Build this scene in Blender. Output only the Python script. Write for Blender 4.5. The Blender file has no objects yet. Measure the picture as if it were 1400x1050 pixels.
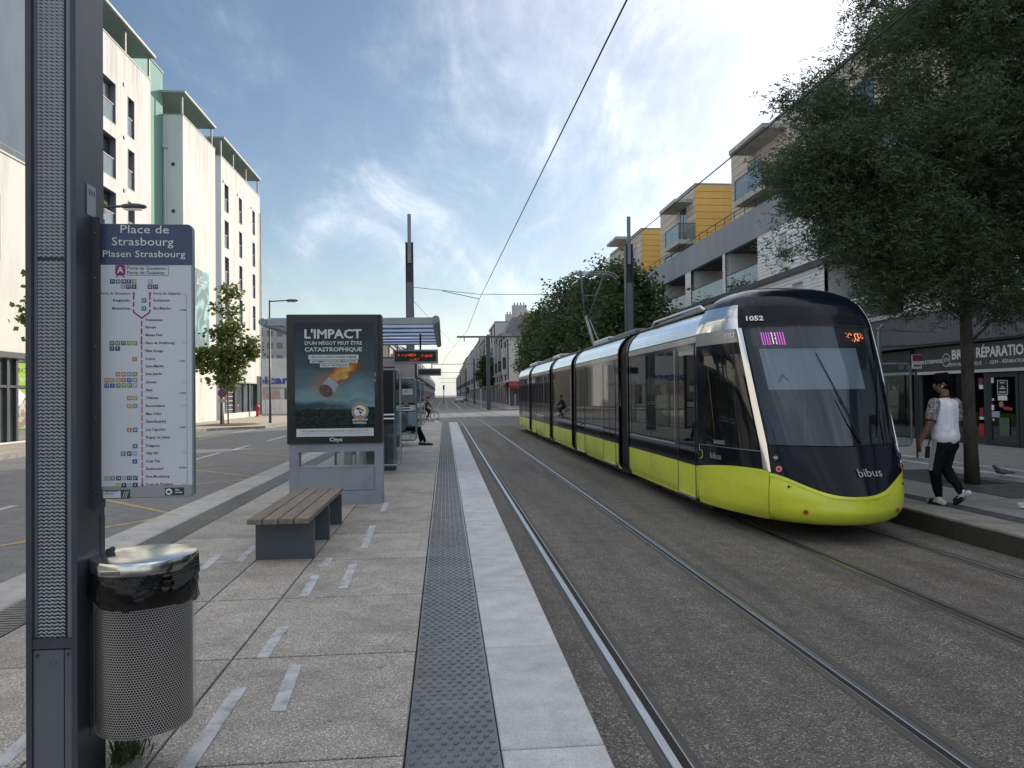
import bpy, bmesh, math, random
import numpy as np
from mathutils import Vector, Matrix
random.seed(7)
SC = bpy.context.scene
COL = SC.collection
R = math.radians

# ------------------------------------------------------------------ camera
cam_d = bpy.data.cameras.new('camera'); cam = bpy.data.objects.new('camera', cam_d); COL.objects.link(cam)
_yaw, _pitch, _roll = R(5.26), R(0.8), 0.011
_f = Vector((math.sin(_yaw)*math.cos(_pitch), math.cos(_yaw)*math.cos(_pitch), math.sin(_pitch)))
_r0 = Vector((math.cos(_yaw), -math.sin(_yaw), 0)); _u0 = _r0.cross(_f)
_r = _r0*math.cos(_roll) - _u0*math.sin(_roll); _u = _u0*math.cos(_roll) + _r0*math.sin(_roll)
cam.matrix_world = Matrix(((_r.x, _u.x, -_f.x, 0), (_r.y, _u.y, -_f.y, 0), (_r.z, _u.z, -_f.z, 1.6), (0, 0, 0, 1)))
cam_d.sensor_width = 36.0; cam_d.lens = 36.0*1000/1400
cam_d.clip_start = 0.05; cam_d.clip_end = 6000
SC.camera = cam
SC.render.resolution_x, SC.render.resolution_y = 1024, 768

# ------------------------------------------------------------------ light
SUN_AZ, SUN_EL = R(40), R(20)          # azimuth from +Y towards +X
SUN_DIR = Vector((math.sin(SUN_AZ)*math.cos(SUN_EL), math.cos(SUN_AZ)*math.cos(SUN_EL), math.sin(SUN_EL)))
sun_d = bpy.data.lights.new('sun', 'SUN'); sun_d.energy = 3.0; sun_d.angle = R(0.5); sun_d.color = (1.0, 0.91, 0.80)
sun = bpy.data.objects.new('sun', sun_d); COL.objects.link(sun)
sun.rotation_euler = (-SUN_DIR).to_track_quat('-Z', 'Y').to_euler()
sun.location = (60, 70, 60)
SC.view_settings.view_transform = 'Standard'; SC.view_settings.look = 'None'
SC.view_settings.gamma = 1.0; SC.view_settings.use_curve_mapping = False
SC.view_settings.exposure = 0.66

world = bpy.data.worlds.new('World'); SC.world = world; world.use_nodes = True
VR, VS, CB, WS, WSC = R(70), 8.8, 19.0, 17.2, 1.1  # CB raises cloud brightness so the unseen sky lights the shade
def build_world():
    nt = world.node_tree; nt.nodes.clear(); N = nt.nodes.new; L = nt.links.new
    out = N('ShaderNodeOutputWorld'); bg = N('ShaderNodeBackground'); bg.inputs['Strength'].default_value = 0.075
    sky = N('ShaderNodeTexSky'); sky.sky_type = 'NISHITA'; sky.sun_disc = False
    sky.sun_elevation = SUN_EL; sky.sun_rotation = SUN_AZ
    sky.altitude = 50; sky.air_density = 1.0; sky.dust_density = 0.3; sky.ozone_density = 1.2
    tc = N('ShaderNodeTexCoord'); sep = N('ShaderNodeSeparateXYZ'); L(tc.outputs['Generated'], sep.inputs[0])
    def m(op, a, b=None, c=None):
        n = N('ShaderNodeMath'); n.operation = op
        for i, v in enumerate((a, b, c)):
            if v is None: continue
            if isinstance(v, (int, float)): n.inputs[i].default_value = v
            else: L(v, n.inputs[i])
        return n.outputs[0]
    zz = m('MAXIMUM', sep.outputs[2], 0.0); den = m('ADD', zz, 0.16)
    cx = m('DIVIDE', sep.outputs[0], den); cy = m('DIVIDE', sep.outputs[1], den)
    def cloud(rot, sx, sy, scale, detail, dist, lo, hi, seed, rough=0.58):
        cmb = N('ShaderNodeCombineXYZ'); L(cx, cmb.inputs[0]); L(cy, cmb.inputs[1]); cmb.inputs[2].default_value = seed
        mp = N('ShaderNodeMapping'); mp.inputs['Rotation'].default_value = (0, 0, rot); mp.inputs['Scale'].default_value = (sx, sy, 1)
        L(cmb.outputs[0], mp.inputs[0])
        nz = N('ShaderNodeTexNoise'); nz.inputs['Scale'].default_value = scale; nz.inputs['Detail'].default_value = detail
        nz.inputs['Roughness'].default_value = rough; nz.inputs['Distortion'].default_value = dist
        L(mp.outputs[0], nz.inputs['Vector'])
        r = N('ShaderNodeMapRange'); r.interpolation_type = 'SMOOTHSTEP'; r.inputs[1].default_value = lo; r.inputs[2].default_value = hi
        L(nz.outputs['Fac'], r.inputs[0]); return r.outputs[0]
    # overbright cloud added to light the shade, seeded clear of view; streaky wisps
    fill_veil = cloud(VR, 1.0, 0.62, 0.42, 7, 0.6, 0.46, 0.68, VS, 0.5)
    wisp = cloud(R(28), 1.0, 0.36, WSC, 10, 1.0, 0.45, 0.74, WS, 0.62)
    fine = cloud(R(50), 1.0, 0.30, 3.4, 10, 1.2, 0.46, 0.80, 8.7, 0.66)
    dot = N('ShaderNodeVectorMath'); dot.operation = 'DOT_PRODUCT'; L(tc.outputs['Generated'], dot.inputs[0]); dot.inputs[1].default_value = SUN_DIR
    near = m('MAXIMUM', dot.outputs['Value'], 0.0)
    n6 = m('POWER', near, 9.0); n30 = m('POWER', near, 30.0)
    thick = m('MULTIPLY', fill_veil, m('ADD', 0.42, m('ADD', m('MULTIPLY', wisp, 0.45), m('MULTIPLY', fine, 0.25))))
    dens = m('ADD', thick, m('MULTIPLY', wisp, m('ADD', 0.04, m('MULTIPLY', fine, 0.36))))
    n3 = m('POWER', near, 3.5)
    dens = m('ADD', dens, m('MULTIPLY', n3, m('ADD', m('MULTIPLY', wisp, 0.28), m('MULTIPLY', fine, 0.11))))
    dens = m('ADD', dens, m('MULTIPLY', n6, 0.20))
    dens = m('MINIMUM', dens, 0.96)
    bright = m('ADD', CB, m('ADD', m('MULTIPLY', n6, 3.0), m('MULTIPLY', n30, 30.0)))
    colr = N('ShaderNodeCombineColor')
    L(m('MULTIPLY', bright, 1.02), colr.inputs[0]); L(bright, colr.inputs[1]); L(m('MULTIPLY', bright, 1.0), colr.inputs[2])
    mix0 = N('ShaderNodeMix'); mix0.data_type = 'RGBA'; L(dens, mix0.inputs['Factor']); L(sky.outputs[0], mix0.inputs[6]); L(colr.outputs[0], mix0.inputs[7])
    # the pale band of low haze above the horizon
    hz = m('MULTIPLY', m('POWER', m('SUBTRACT', 1.0, m('MINIMUM', zz, 1.0)), 10.0), 0.95)
    hcol = N('ShaderNodeRGB'); hcol.outputs[0].default_value = (6.6, 6.9, 6.75, 1)
    mix = N('ShaderNodeMix'); mix.data_type = 'RGBA'; L(hz, mix.inputs['Factor']); L(mix0.outputs[2], mix.inputs[6]); L(hcol.outputs[0], mix.inputs[7])
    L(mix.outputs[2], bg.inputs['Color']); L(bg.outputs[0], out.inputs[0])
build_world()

# ------------------------------------------------------------------ helpers
CH = {}
def par(o, p):
    if p: o.parent = p; CH.setdefault(p.name, []).append(o)
WM = {}                                  # world matrices of the things (set by hand, no depsgraph needed)
def wm(o): return WM.get(o.name, Matrix()) if o else Matrix()

class MB:
    def __init__(s): s.v = []; s.f = []; s.m = []; s.cur = 0
    def add(s, vs, fs):
        o = len(s.v); s.v += [tuple(p) for p in vs]
        for f in fs: s.f.append(tuple(i+o for i in f)); s.m.append(s.cur)
        return s
    def quad(s, a, b, c, d): return s.add((a, b, c, d), ((0, 1, 2, 3),))
    def poly(s, pts): return s.add(pts, (tuple(range(len(pts))),))
    def box(s, x0, x1, y0, y1, z0, z1):
        vs = [(x, y, z) for z in (z0, z1) for y in (y0, y1) for x in (x0, x1)]
        return s.add(vs, ((0, 2, 3, 1), (4, 5, 7, 6), (0, 1, 5, 4), (2, 6, 7, 3), (0, 4, 6, 2), (1, 3, 7, 5)))
    def cbox(s, x0, x1, y0, y1, z0, z1, c=0.006):
        # box whose top edges are chamfered
        a = [(x0, y0, z0), (x1, y0, z0), (x1, y1, z0), (x0, y1, z0)]
        b = [(x0, y0, z1-c), (x1, y0, z1-c), (x1, y1, z1-c), (x0, y1, z1-c)]
        t = [(x0+c, y0+c, z1), (x1-c, y0+c, z1), (x1-c, y1-c, z1), (x0+c, y1-c, z1)]
        fs = [(8, 9, 10, 11)]
        for i in range(4):
            j = (i+1) % 4; fs += [(i, j, 4+j, 4+i), (4+i, 4+j, 8+j, 8+i)]
        return s.add(a+b+t, fs)
    def beam(s, p0, p1, w, h, up=(0, 0, 1)):
        p0, p1 = Vector(p0), Vector(p1); d = (p1-p0).normalized(); up = Vector(up)
        if abs(d.dot(up)) > .98: up = Vector((0, 1, 0))
        sx = d.cross(up).normalized()*w/2; sy = sx.cross(d).normalized()*h/2
        vs = [p+a+b for p in (p0, p1) for a, b in ((-sx, -sy), (sx, -sy), (sx, sy), (-sx, sy))]
        return s.add(vs, ((0, 3, 2, 1), (4, 5, 6, 7), (0, 1, 5, 4), (1, 2, 6, 5), (2, 3, 7, 6), (3, 0, 4, 7)))
    def tube(s, pts, r, n=8, cap=True):
        pts = [Vector(p) for p in pts]; rs = r if isinstance(r, (list, tuple)) else [r]*len(pts)
        rings = []; o = len(s.v); prev = None
        for i, p in enumerate(pts):
            d = (pts[min(i+1, len(pts)-1)] - pts[max(i-1, 0)]).normalized()
            if prev is None:
                up = Vector((0, 0, 1)) if abs(d.z) < .95 else Vector((0, 1, 0)); a = d.cross(up).normalized()
            else:
                a = (prev - d*prev.dot(d)).normalized()
            prev = a; b = d.cross(a)
            for k in range(n):
                t = 2*math.pi*k/n; s.v.append(tuple(p + (a*math.cos(t) + b*math.sin(t))*rs[i]))
        for i in range(len(pts)-1):
            for k in range(n):
                q = (k+1) % n; s.f.append((o+i*n+k, o+i*n+q, o+(i+1)*n+q, o+(i+1)*n+k)); s.m.append(s.cur)
        if cap:
            s.f.append(tuple(o+k for k in reversed(range(n)))); s.m.append(s.cur)
            e = o+(len(pts)-1)*n; s.f.append(tuple(e+k for k in range(n))); s.m.append(s.cur)
        return s
    def lathe(s, prof, c=(0, 0, 0), n=24, a0=0, a1=2*math.pi):
        full = abs(a1-a0-2*math.pi) < 1e-6; o = len(s.v); cnt = n if full else n+1
        for (r, z) in prof:
            for k in range(cnt):
                t = a0+(a1-a0)*k/n; s.v.append((c[0]+r*math.cos(t), c[1]+r*math.sin(t), c[2]+z))
        for i in range(len(prof)-1):
            for k in range(n):
                q = (k+1) % cnt; s.f.append((o+i*cnt+k, o+i*cnt+q, o+(i+1)*cnt+q, o+(i+1)*cnt+k)); s.m.append(s.cur)
        return s
    def ball(s, c, r, n=10, sc=(1, 1, 1)):
        k = n//2; prof = [(max(1e-4, math.sin(math.pi*i/k))*r, -math.cos(math.pi*i/k)*r) for i in range(k+1)]
        o = len(s.v); s.lathe(prof, (0, 0, 0), n)
        for i in range(o, len(s.v)):
            p = s.v[i]; s.v[i] = (c[0]+p[0]*sc[0], c[1]+p[1]*sc[1], c[2]+p[2]*sc[2])
        return s
    def caps(s, p0, p1, r0, r1, n=12, side=None, flat=1.0):
        """capsule with hemispherical ends; cross-section squashed by `flat` across `side`"""
        p0, p1 = Vector(p0), Vector(p1); d = (p1-p0); L = d.length; d = d.normalized() if L > 1e-6 else Vector((0, 0, 1))
        a = Vector(side) if side else (Vector((1, 0, 0)) if abs(d.x) < .9 else Vector((0, 1, 0)))
        a = (a - d*a.dot(d)).normalized(); b = d.cross(a)
        st = [(-math.cos(t)*r0, math.sin(t)*r0, 0) for t in np.linspace(0.15, math.pi/2, 4)] + [(math.sin(t)*r1, math.cos(t)*r1, 1) for t in np.linspace(0, math.pi/2-.15, 4)]
        o = len(s.v)
        for (l, rr, e) in st:
            c = (p1 if e else p0)+d*l
            for k in range(n):
                t = 2*math.pi*k/n; s.v.append(tuple(c+a*math.cos(t)*rr+b*math.sin(t)*rr*flat))
        for i in range(len(st)-1):
            for k in range(n):
                q = (k+1) % n; s.f.append((o+i*n+k, o+i*n+q, o+(i+1)*n+q, o+(i+1)*n+k)); s.m.append(s.cur)
        s.f.append(tuple(o+k for k in reversed(range(n)))); s.m.append(s.cur)
        e = o+(len(st)-1)*n; s.f.append(tuple(e+k for k in range(n))); s.m.append(s.cur)
        return s
    def grid(s, rows):
        o = len(s.v); w = len(rows[0])
        for r in rows: s.v += [tuple(p) for p in r]
        for i in range(len(rows)-1):
            for k in range(w-1):
                s.f.append((o+i*w+k, o+i*w+k+1, o+(i+1)*w+k+1, o+(i+1)*w+k)); s.m.append(s.cur)
        return s
    def prism(s, pts, z0, z1):
        n = len(pts); vs = [(p[0], p[1], z0) for p in pts]+[(p[0], p[1], z1) for p in pts]
        return s.add(vs, [tuple(reversed(range(n))), tuple(range(n, 2*n))]+[(i, (i+1) % n, n+(i+1) % n, n+i) for i in range(n)])
    def wall(s, x0, x1, z0, z1, holes, depth=.2, y=0.0):
        """front wall facing -y at y, with rectangular holes (xa,xb,za,zb) and their reveals"""
        xs = sorted({x0, x1} | {h[0] for h in holes} | {h[1] for h in holes}); zs = sorted({z0, z1} | {h[2] for h in holes} | {h[3] for h in holes})
        xs = [x for x in xs if x0 <= x <= x1]; zs = [z for z in zs if z0 <= z <= z1]
        for i in range(len(xs)-1):
            k = 0
            while k < len(zs)-1:
                def solid(k): 
                    mx, mz = (xs[i]+xs[i+1])/2, (zs[k]+zs[k+1])/2
                    return not any(h[0] < mx < h[1] and h[2] < mz < h[3] for h in holes)
                if solid(k):
                    e = k
                    while e+1 < len(zs)-1 and solid(e+1): e += 1
                    s.quad((xs[i], y, zs[k]), (xs[i+1], y, zs[k]), (xs[i+1], y, zs[e+1]), (xs[i], y, zs[e+1])); k = e+1
                else: k += 1
        for a, b, c, d in holes:
            s.quad((a, y, c), (a, y+depth, c), (a, y+depth, d), (a, y, d)); s.quad((b, y, c), (b, y, d), (b, y+depth, d), (b, y+depth, c))
            s.quad((a, y, c), (b, y, c), (b, y+depth, c), (a, y+depth, c)); s.quad((a, y, d), (a, y+depth, d), (b, y+depth, d), (b, y, d))
        return s
    def mesh(s, name, M=None):
        me = bpy.data.meshes.new(name)
        vs = [tuple(M @ Vector(p)) for p in s.v] if M is not None else s.v
        me.from_pydata(vs, [], s.f); me.update(); return me
    def build(s, name, mat, parent=None, smooth=False, at=None, rz=0.0, kind=None, fix=False, angle=None):
        """verts are in world space unless `at` is given (then they are local to an object at that world place)"""
        PI = wm(parent).inverted()
        if at is None:
            c = Vector((0, 0, 0))
            if s.v:
                a = np.array(s.v); c = Vector(((a[:, 0].min()+a[:, 0].max())/2, (a[:, 1].min()+a[:, 1].max())/2, a[:, 2].min()))
            M = PI @ Matrix.Translation(c); base = wm(parent) ; me = s.mesh(name, M.inverted() @ PI)
        else:
            M = PI @ Matrix.Translation(Vector(at)) @ Matrix.Rotation(rz, 4, 'Z'); me = s.mesh(name)
        for mm in (mat if isinstance(mat, (list, tuple)) else [mat]): me.materials.append(mm)
        if isinstance(mat, (list, tuple)): me.polygons.foreach_set('material_index', s.m)
        if fix:
            b = bmesh.new(); b.from_mesh(me); bmesh.ops.remove_doubles(b, verts=b.verts, dist=1e-5); bmesh.ops.recalc_face_normals(b, faces=b.faces); b.to_mesh(me); b.free()
        if smooth:
            me.polygons.foreach_set('use_smooth', [True]*len(me.polygons))
            if angle is not None: me.set_sharp_from_angle(angle=R(angle))
        o = bpy.data.objects.new(name, me); COL.objects.link(o)
        o.matrix_basis = M
        par(o, parent)
        WM[o.name] = wm(parent) @ M
        if kind: o['kind'] = kind
        return o

def tag(o, label=None, cat=None, group=None, kind=None):
    if label: o['label'] = label
    if cat: o['category'] = cat
    if group: o['group'] = group
    if kind: o['kind'] = kind
    return o
def thing(name, label, cat, loc=(0, 0, 0), rz=0.0, group=None):
    o = bpy.data.objects.new(name, None); COL.objects.link(o); o.empty_display_size = .2
    o.location = loc; o.rotation_euler = (0, 0, rz)
    WM[o.name] = Matrix.Translation(Vector(loc)) @ Matrix.Rotation(rz, 4, 'Z')
    return tag(o, label, cat, group)
def kids(o): return list(CH.get(o.name, []))
def copy_obj(o, parent, M=None):
    c = o.copy(); COL.objects.link(c); par(c, parent)
    if M is not None: c.matrix_basis = M
    WM[c.name] = wm(parent) @ c.matrix_basis
    return c
def copy_tree(o, parent=None, M=None):
    c = copy_obj(o, parent, M)
    for k in kids(o): copy_tree(k, c)
    return c
def mesh_np(name, V, F, mat, parent=None, smooth=False, at=None, kind=None):
    """fast mesh from numpy arrays; F is (n,4) or (n,3); V world space"""
    me = bpy.data.meshes.new(name); V = np.asarray(V, dtype=np.float32); F = np.asarray(F, dtype=np.int32); k = F.shape[1]
    if at is not None: V = V-np.asarray(at, dtype=np.float32)
    elif parent is not None:
        Mi = np.array(wm(parent).inverted()); V = (V @ Mi[:3, :3].T + Mi[:3, 3]).astype(np.float32)
    me.vertices.add(len(V)); me.vertices.foreach_set('co', V.ravel()); me.loops.add(F.size); me.loops.foreach_set('vertex_index', F.ravel())
    me.polygons.add(len(F)); me.polygons.foreach_set('loop_start', np.arange(0, F.size, k, dtype=np.int32)); me.polygons.foreach_set('loop_total', np.full(len(F), k, dtype=np.int32))
    if smooth: me.polygons.foreach_set('use_smooth', np.ones(len(F), dtype=bool))
    me.materials.append(mat); me.update(); me.validate()
    o = bpy.data.objects.new(name, me); COL.objects.link(o)
    if parent:
        par(o, parent)
        if at is not None: o.matrix_basis = wm(parent).inverted() @ Matrix.Translation(Vector(at))
    elif at is not None: o.location = at
    if kind: o['kind'] = kind
    return o
def text(s, size, M, mat, parent=None, name='lettering', bold=0.0, align='CENTER', ext=0.001, res=2, sx=1.0, spacing=1.0, lines=1.0, width=None):
    """one line (or several) of flat lettering; M is a world matrix whose X runs along the text and Y up"""
    cu = bpy.data.curves.new('t', 'FONT'); cu.body = s; cu.size = size; cu.align_x = align; cu.align_y = 'CENTER'
    cu.extrude = ext; cu.offset = bold; cu.resolution_u = res; cu.space_character = spacing; cu.space_line = lines
    to = bpy.data.objects.new('t', cu); COL.objects.link(to)
    me = bpy.data.meshes.new_from_object(to.evaluated_get(bpy.context.evaluated_depsgraph_get()))
    bpy.data.objects.remove(to); bpy.data.curves.remove(cu)
    if width:
        xs = [v.co.x for v in me.vertices]; sx = width/max(1e-6, max(xs)-min(xs))
    if sx != 1.0:
        for v in me.vertices: v.co.x *= sx
    me.materials.clear(); me.materials.append(mat)
    o = bpy.data.objects.new(name, me); COL.objects.link(o); me.name = name
    o.matrix_basis = wm(parent).inverted() @ M
    par(o, parent)
    return o
def join_texts(items, mat, parent, name):
    """many small texts as one mesh part; items = (string, size, world matrix, bold, align)"""
    V = []; F = []
    for (s, size, M, bold, align) in items:
        cu = bpy.data.curves.new('t', 'FONT'); cu.body = s; cu.size = size; cu.align_x = align; cu.align_y = 'CENTER'; cu.extrude = .0; cu.offset = bold; cu.resolution_u = 1
        to = bpy.data.objects.new('t', cu); COL.objects.link(to)
        me = bpy.data.meshes.new_from_object(to.evaluated_get(bpy.context.evaluated_depsgraph_get()))
        o = len(V); V += [tuple(M @ v.co) for v in me.vertices]; F += [tuple(i+o for i in p.vertices) for p in me.polygons]
        bpy.data.objects.remove(to); bpy.data.curves.remove(cu); bpy.data.meshes.remove(me)
    b = MB(); b.v = V; b.f = F; b.m = [0]*len(F)
    return b.build(name, mat, parent, kind='stuff')
def facing(loc, nrm, up=(0, 0, 1)):
    """world matrix with Z along nrm (towards the reader), Y up"""
    z = Vector(nrm).normalized(); y = Vector(up); y = (y-z*y.dot(z)).normalized(); x = y.cross(z)
    return Matrix(((x.x, y.x, z.x, loc[0]), (x.y, y.y, z.y, loc[1]), (x.z, y.z, z.z, loc[2]), (0, 0, 0, 1)))

# ------------------------------------------------------------------ materials
def _new(name):
    m = bpy.data.materials.new(name); m.use_nodes = True; nt = m.node_tree
    return m, nt, nt.nodes['Principled BSDF'], nt.nodes.new, nt.links.new
def pm(name, c, c2=None, scale=8.0, rough=.6, metal=0.0, bump=0.0, bscale=60.0, coat=0.0, spec=.5, detail=5, stretch=(1, 1, 1), coords='Object', rvar=0.0, tint=0.0, trans=None, dirt=None, dscale=1.5, damt=.5):
    """noise-varied paint/stone/metal. c..c2 the two colours, dirt a third one in large stains"""
    m, nt, b, N, L = _new(name)
    tc = N('ShaderNodeTexCoord') if coords != 'World' else N('ShaderNodeNewGeometry')
    src = tc.outputs[coords] if coords != 'World' else tc.outputs['Position']
    mp = N('ShaderNodeMapping'); mp.inputs['Scale'].default_value = stretch; L(src, mp.inputs[0])
    def noise(s, d=detail, r=.6):
        n = N('ShaderNodeTexNoise'); n.inputs['Scale'].default_value = s; n.inputs['Detail'].default_value = d; n.inputs['Roughness'].default_value = r; L(mp.outputs[0], n.inputs['Vector']); return n
    def rgb(v): return (v[0], v[1], v[2], 1)
    nz = noise(scale)
    mr = N('ShaderNodeMapRange'); mr.inputs[1].default_value = .35; mr.inputs[2].default_value = .65; L(nz.outputs['Fac'], mr.inputs[0])
    c2 = c2 or tuple(x*.88 for x in c)
    mx = N('ShaderNodeMix'); mx.data_type = 'RGBA'; mx.inputs[6].default_value = rgb(c); mx.inputs[7].default_value = rgb(c2); L(mr.outputs[0], mx.inputs['Factor'])
    col = mx.outputs[2]
    if dirt:
        dz = noise(dscale, 8, .65); dr = N('ShaderNodeMapRange'); dr.inputs[1].default_value = .48; dr.inputs[2].default_value = .75; dr.inputs[4].default_value = damt; L(dz.outputs['Fac'], dr.inputs[0])
        dm = N('ShaderNodeMix'); dm.data_type = 'RGBA'; L(dr.outputs[0], dm.inputs['Factor']); L(col, dm.inputs[6]); dm.inputs[7].default_value = rgb(dirt); col = dm.outputs[2]
    if tint:
        oi = N('ShaderNodeObjectInfo'); tr = N('ShaderNodeMapRange'); tr.inputs[3].default_value = 1-tint; tr.inputs[4].default_value = 1+tint; L(oi.outputs['Random'], tr.inputs[0])
        vm = N('ShaderNodeVectorMath'); vm.operation = 'SCALE'; L(col, vm.inputs[0]); L(tr.outputs[0], vm.inputs['Scale']); col = vm.outputs[0]
    L(col, b.inputs['Base Color']); b.inputs['Metallic'].default_value = metal; b.inputs['Roughness'].default_value = rough
    b.inputs['Specular IOR Level'].default_value = spec; b.inputs['Coat Weight'].default_value = coat; b.inputs['Coat Roughness'].default_value = .04
    if rvar:
        rr = N('ShaderNodeMapRange'); rr.inputs[3].default_value = rough-rvar; rr.inputs[4].default_value = rough+rvar; L(nz.outputs['Fac'], rr.inputs[0]); L(rr.outputs[0], b.inputs['Roughness'])
    if bump:
        bz = noise(bscale, 4); bp = N('ShaderNodeBump'); bp.inputs['Strength'].default_value = bump; bp.inputs['Distance'].default_value = .01; L(bz.outputs['Fac'], bp.inputs['Height']); L(bp.outputs[0], b.inputs['Normal'])
    return m
def aggregate(name, dark, mid, light, sscale=160.0, frac=.62, stain=(.10, .10, .10), tint=.06, bump=.35, rough=.75, stain_amt=.5, sstr=(1, 1, 1), gum=0.0, spec=.35):
    """exposed-aggregate concrete / coarse asphalt: small stones of different greys, with worn patches"""
    m, nt, b, N, L = _new(name)
    g = N('ShaderNodeNewGeometry'); P = g.outputs['Position']
    vo = N('ShaderNodeTexVoronoi'); vo.inputs['Scale'].default_value = sscale; L(P, vo.inputs['Vector'])
    sp = N('ShaderNodeSeparateColor'); L(vo.outputs['Color'], sp.inputs[0])
    cr = N('ShaderNodeValToRGB'); L(sp.outputs[0], cr.inputs[0]); e = cr.color_ramp.elements
    e[0].position = 0.0; e[0].color = (*dark, 1); e[1].position = 1.0; e[1].color = (*light, 1)
    k = e.new(frac*.55); k.color = (*mid, 1); k = e.new(frac+.2); k.color = tuple(a*1.15 for a in mid)+(1,)
    nz = N('ShaderNodeTexNoise'); nz.inputs['Scale'].default_value = 1.3; nz.inputs['Detail'].default_value = 9; nz.inputs['Roughness'].default_value = .66
    smp = N('ShaderNodeMapping'); smp.inputs['Scale'].default_value = sstr; L(P, smp.inputs[0]); L(smp.outputs[0], nz.inputs['Vector'])
    mr = N('ShaderNodeMapRange'); mr.inputs[1].default_value = .46; mr.inputs[2].default_value = .72; mr.inputs[4].default_value = stain_amt; L(nz.outputs['Fac'], mr.inputs[0])
    mx = N('ShaderNodeMix'); mx.data_type = 'RGBA'; L(mr.outputs[0], mx.inputs['Factor']); L(cr.outputs[0], mx.inputs[6]); mx.inputs[7].default_value = (*stain, 1)
    n2 = N('ShaderNodeTexNoise'); n2.inputs['Scale'].default_value = 5; n2.inputs['Detail'].default_value = 7; L(P, n2.inputs['Vector'])
    m2 = N('ShaderNodeMapRange'); m2.inputs[1].default_value = .3; m2.inputs[2].default_value = .7; m2.inputs[3].default_value = .84; m2.inputs[4].default_value = 1.14; L(n2.outputs['Fac'], m2.inputs[0])
    vm = N('ShaderNodeVectorMath'); vm.operation = 'SCALE'; L(mx.outputs[2], vm.inputs[0]); L(m2.outputs[0], vm.inputs['Scale'])
    oi = N('ShaderNodeObjectInfo'); tr = N('ShaderNodeMapRange'); tr.inputs[3].default_value = 1-tint; tr.inputs[4].default_value = 1+tint; L(oi.outputs['Random'], tr.inputs[0])
    v2 = N('ShaderNodeVectorMath'); v2.operation = 'SCALE'; L(vm.outputs[0], v2.inputs[0]); L(tr.outputs[0], v2.inputs['Scale'])
    col = v2.outputs[0]
    if gum:      # trodden chewing gum and drips
        gv = N('ShaderNodeTexVoronoi'); gv.inputs['Scale'].default_value = 3.4; L(P, gv.inputs['Vector']); gs = N('ShaderNodeSeparateColor'); L(gv.outputs['Color'], gs.inputs[0])
        gr = N('ShaderNodeMath'); gr.operation = 'MULTIPLY'; L(gs.outputs[1], gr.inputs[0]); gr.inputs[1].default_value = .085
        gl = N('ShaderNodeMath'); gl.operation = 'LESS_THAN'; L(gv.outputs['Distance'], gl.inputs[0]); L(gr.outputs[0], gl.inputs[1])
        gm = N('ShaderNodeMath'); gm.operation = 'MULTIPLY'; L(gl.outputs[0], gm.inputs[0]); gm.inputs[1].default_value = gum
        gx = N('ShaderNodeMix'); gx.data_type = 'RGBA'; L(gm.outputs[0], gx.inputs['Factor']); L(col, gx.inputs[6]); gx.inputs[7].default_value = (.06, .058, .055, 1); col = gx.outputs[2]
    L(col, b.inputs['Base Color']); b.inputs['Roughness'].default_value = rough; b.inputs['Specular IOR Level'].default_value = spec
    bp = N('ShaderNodeBump'); bp.inputs['Strength'].default_value = bump; bp.inputs['Distance'].default_value = .004; L(vo.outputs['Distance'], bp.inputs['Height']); bp.invert = True; L(bp.outputs[0], b.inputs['Normal'])
    return m
def streaks(m, ztop, depth, c, amt=.7):
    """rain streaks running down from a coping at ztop"""
    nt = m.node_tree; b = nt.nodes['Principled BSDF']; N = nt.nodes.new; L = nt.links.new; src = b.inputs['Base Color'].links[0].from_socket
    g = N('ShaderNodeNewGeometry'); mp = N('ShaderNodeMapping'); mp.inputs['Scale'].default_value = (2.2, 2.2, .06); L(g.outputs['Position'], mp.inputs[0])
    nz = N('ShaderNodeTexNoise'); nz.inputs['Scale'].default_value = 1.5; nz.inputs['Detail'].default_value = 7; nz.inputs['Roughness'].default_value = .7; L(mp.outputs[0], nz.inputs[0])
    a = N('ShaderNodeMapRange'); a.inputs[1].default_value = .46; a.inputs[2].default_value = .68; L(nz.outputs['Fac'], a.inputs[0])
    s = N('ShaderNodeSeparateXYZ'); L(g.outputs['Position'], s.inputs[0]); h = N('ShaderNodeMapRange'); h.inputs[1].default_value = ztop-depth; h.inputs[2].default_value = ztop; L(s.outputs[2], h.inputs[0])
    p = N('ShaderNodeMath'); p.operation = 'MULTIPLY'; L(a.outputs[0], p.inputs[0]); L(h.outputs[0], p.inputs[1]); q = N('ShaderNodeMath'); q.operation = 'MULTIPLY'; L(p.outputs[0], q.inputs[0]); q.inputs[1].default_value = amt
    mx = N('ShaderNodeMix'); mx.data_type = 'RGBA'; L(q.outputs[0], mx.inputs['Factor']); L(src, mx.inputs[6]); mx.inputs[7].default_value = (*c, 1); L(mx.outputs[2], b.inputs['Base Color']); return m
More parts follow.
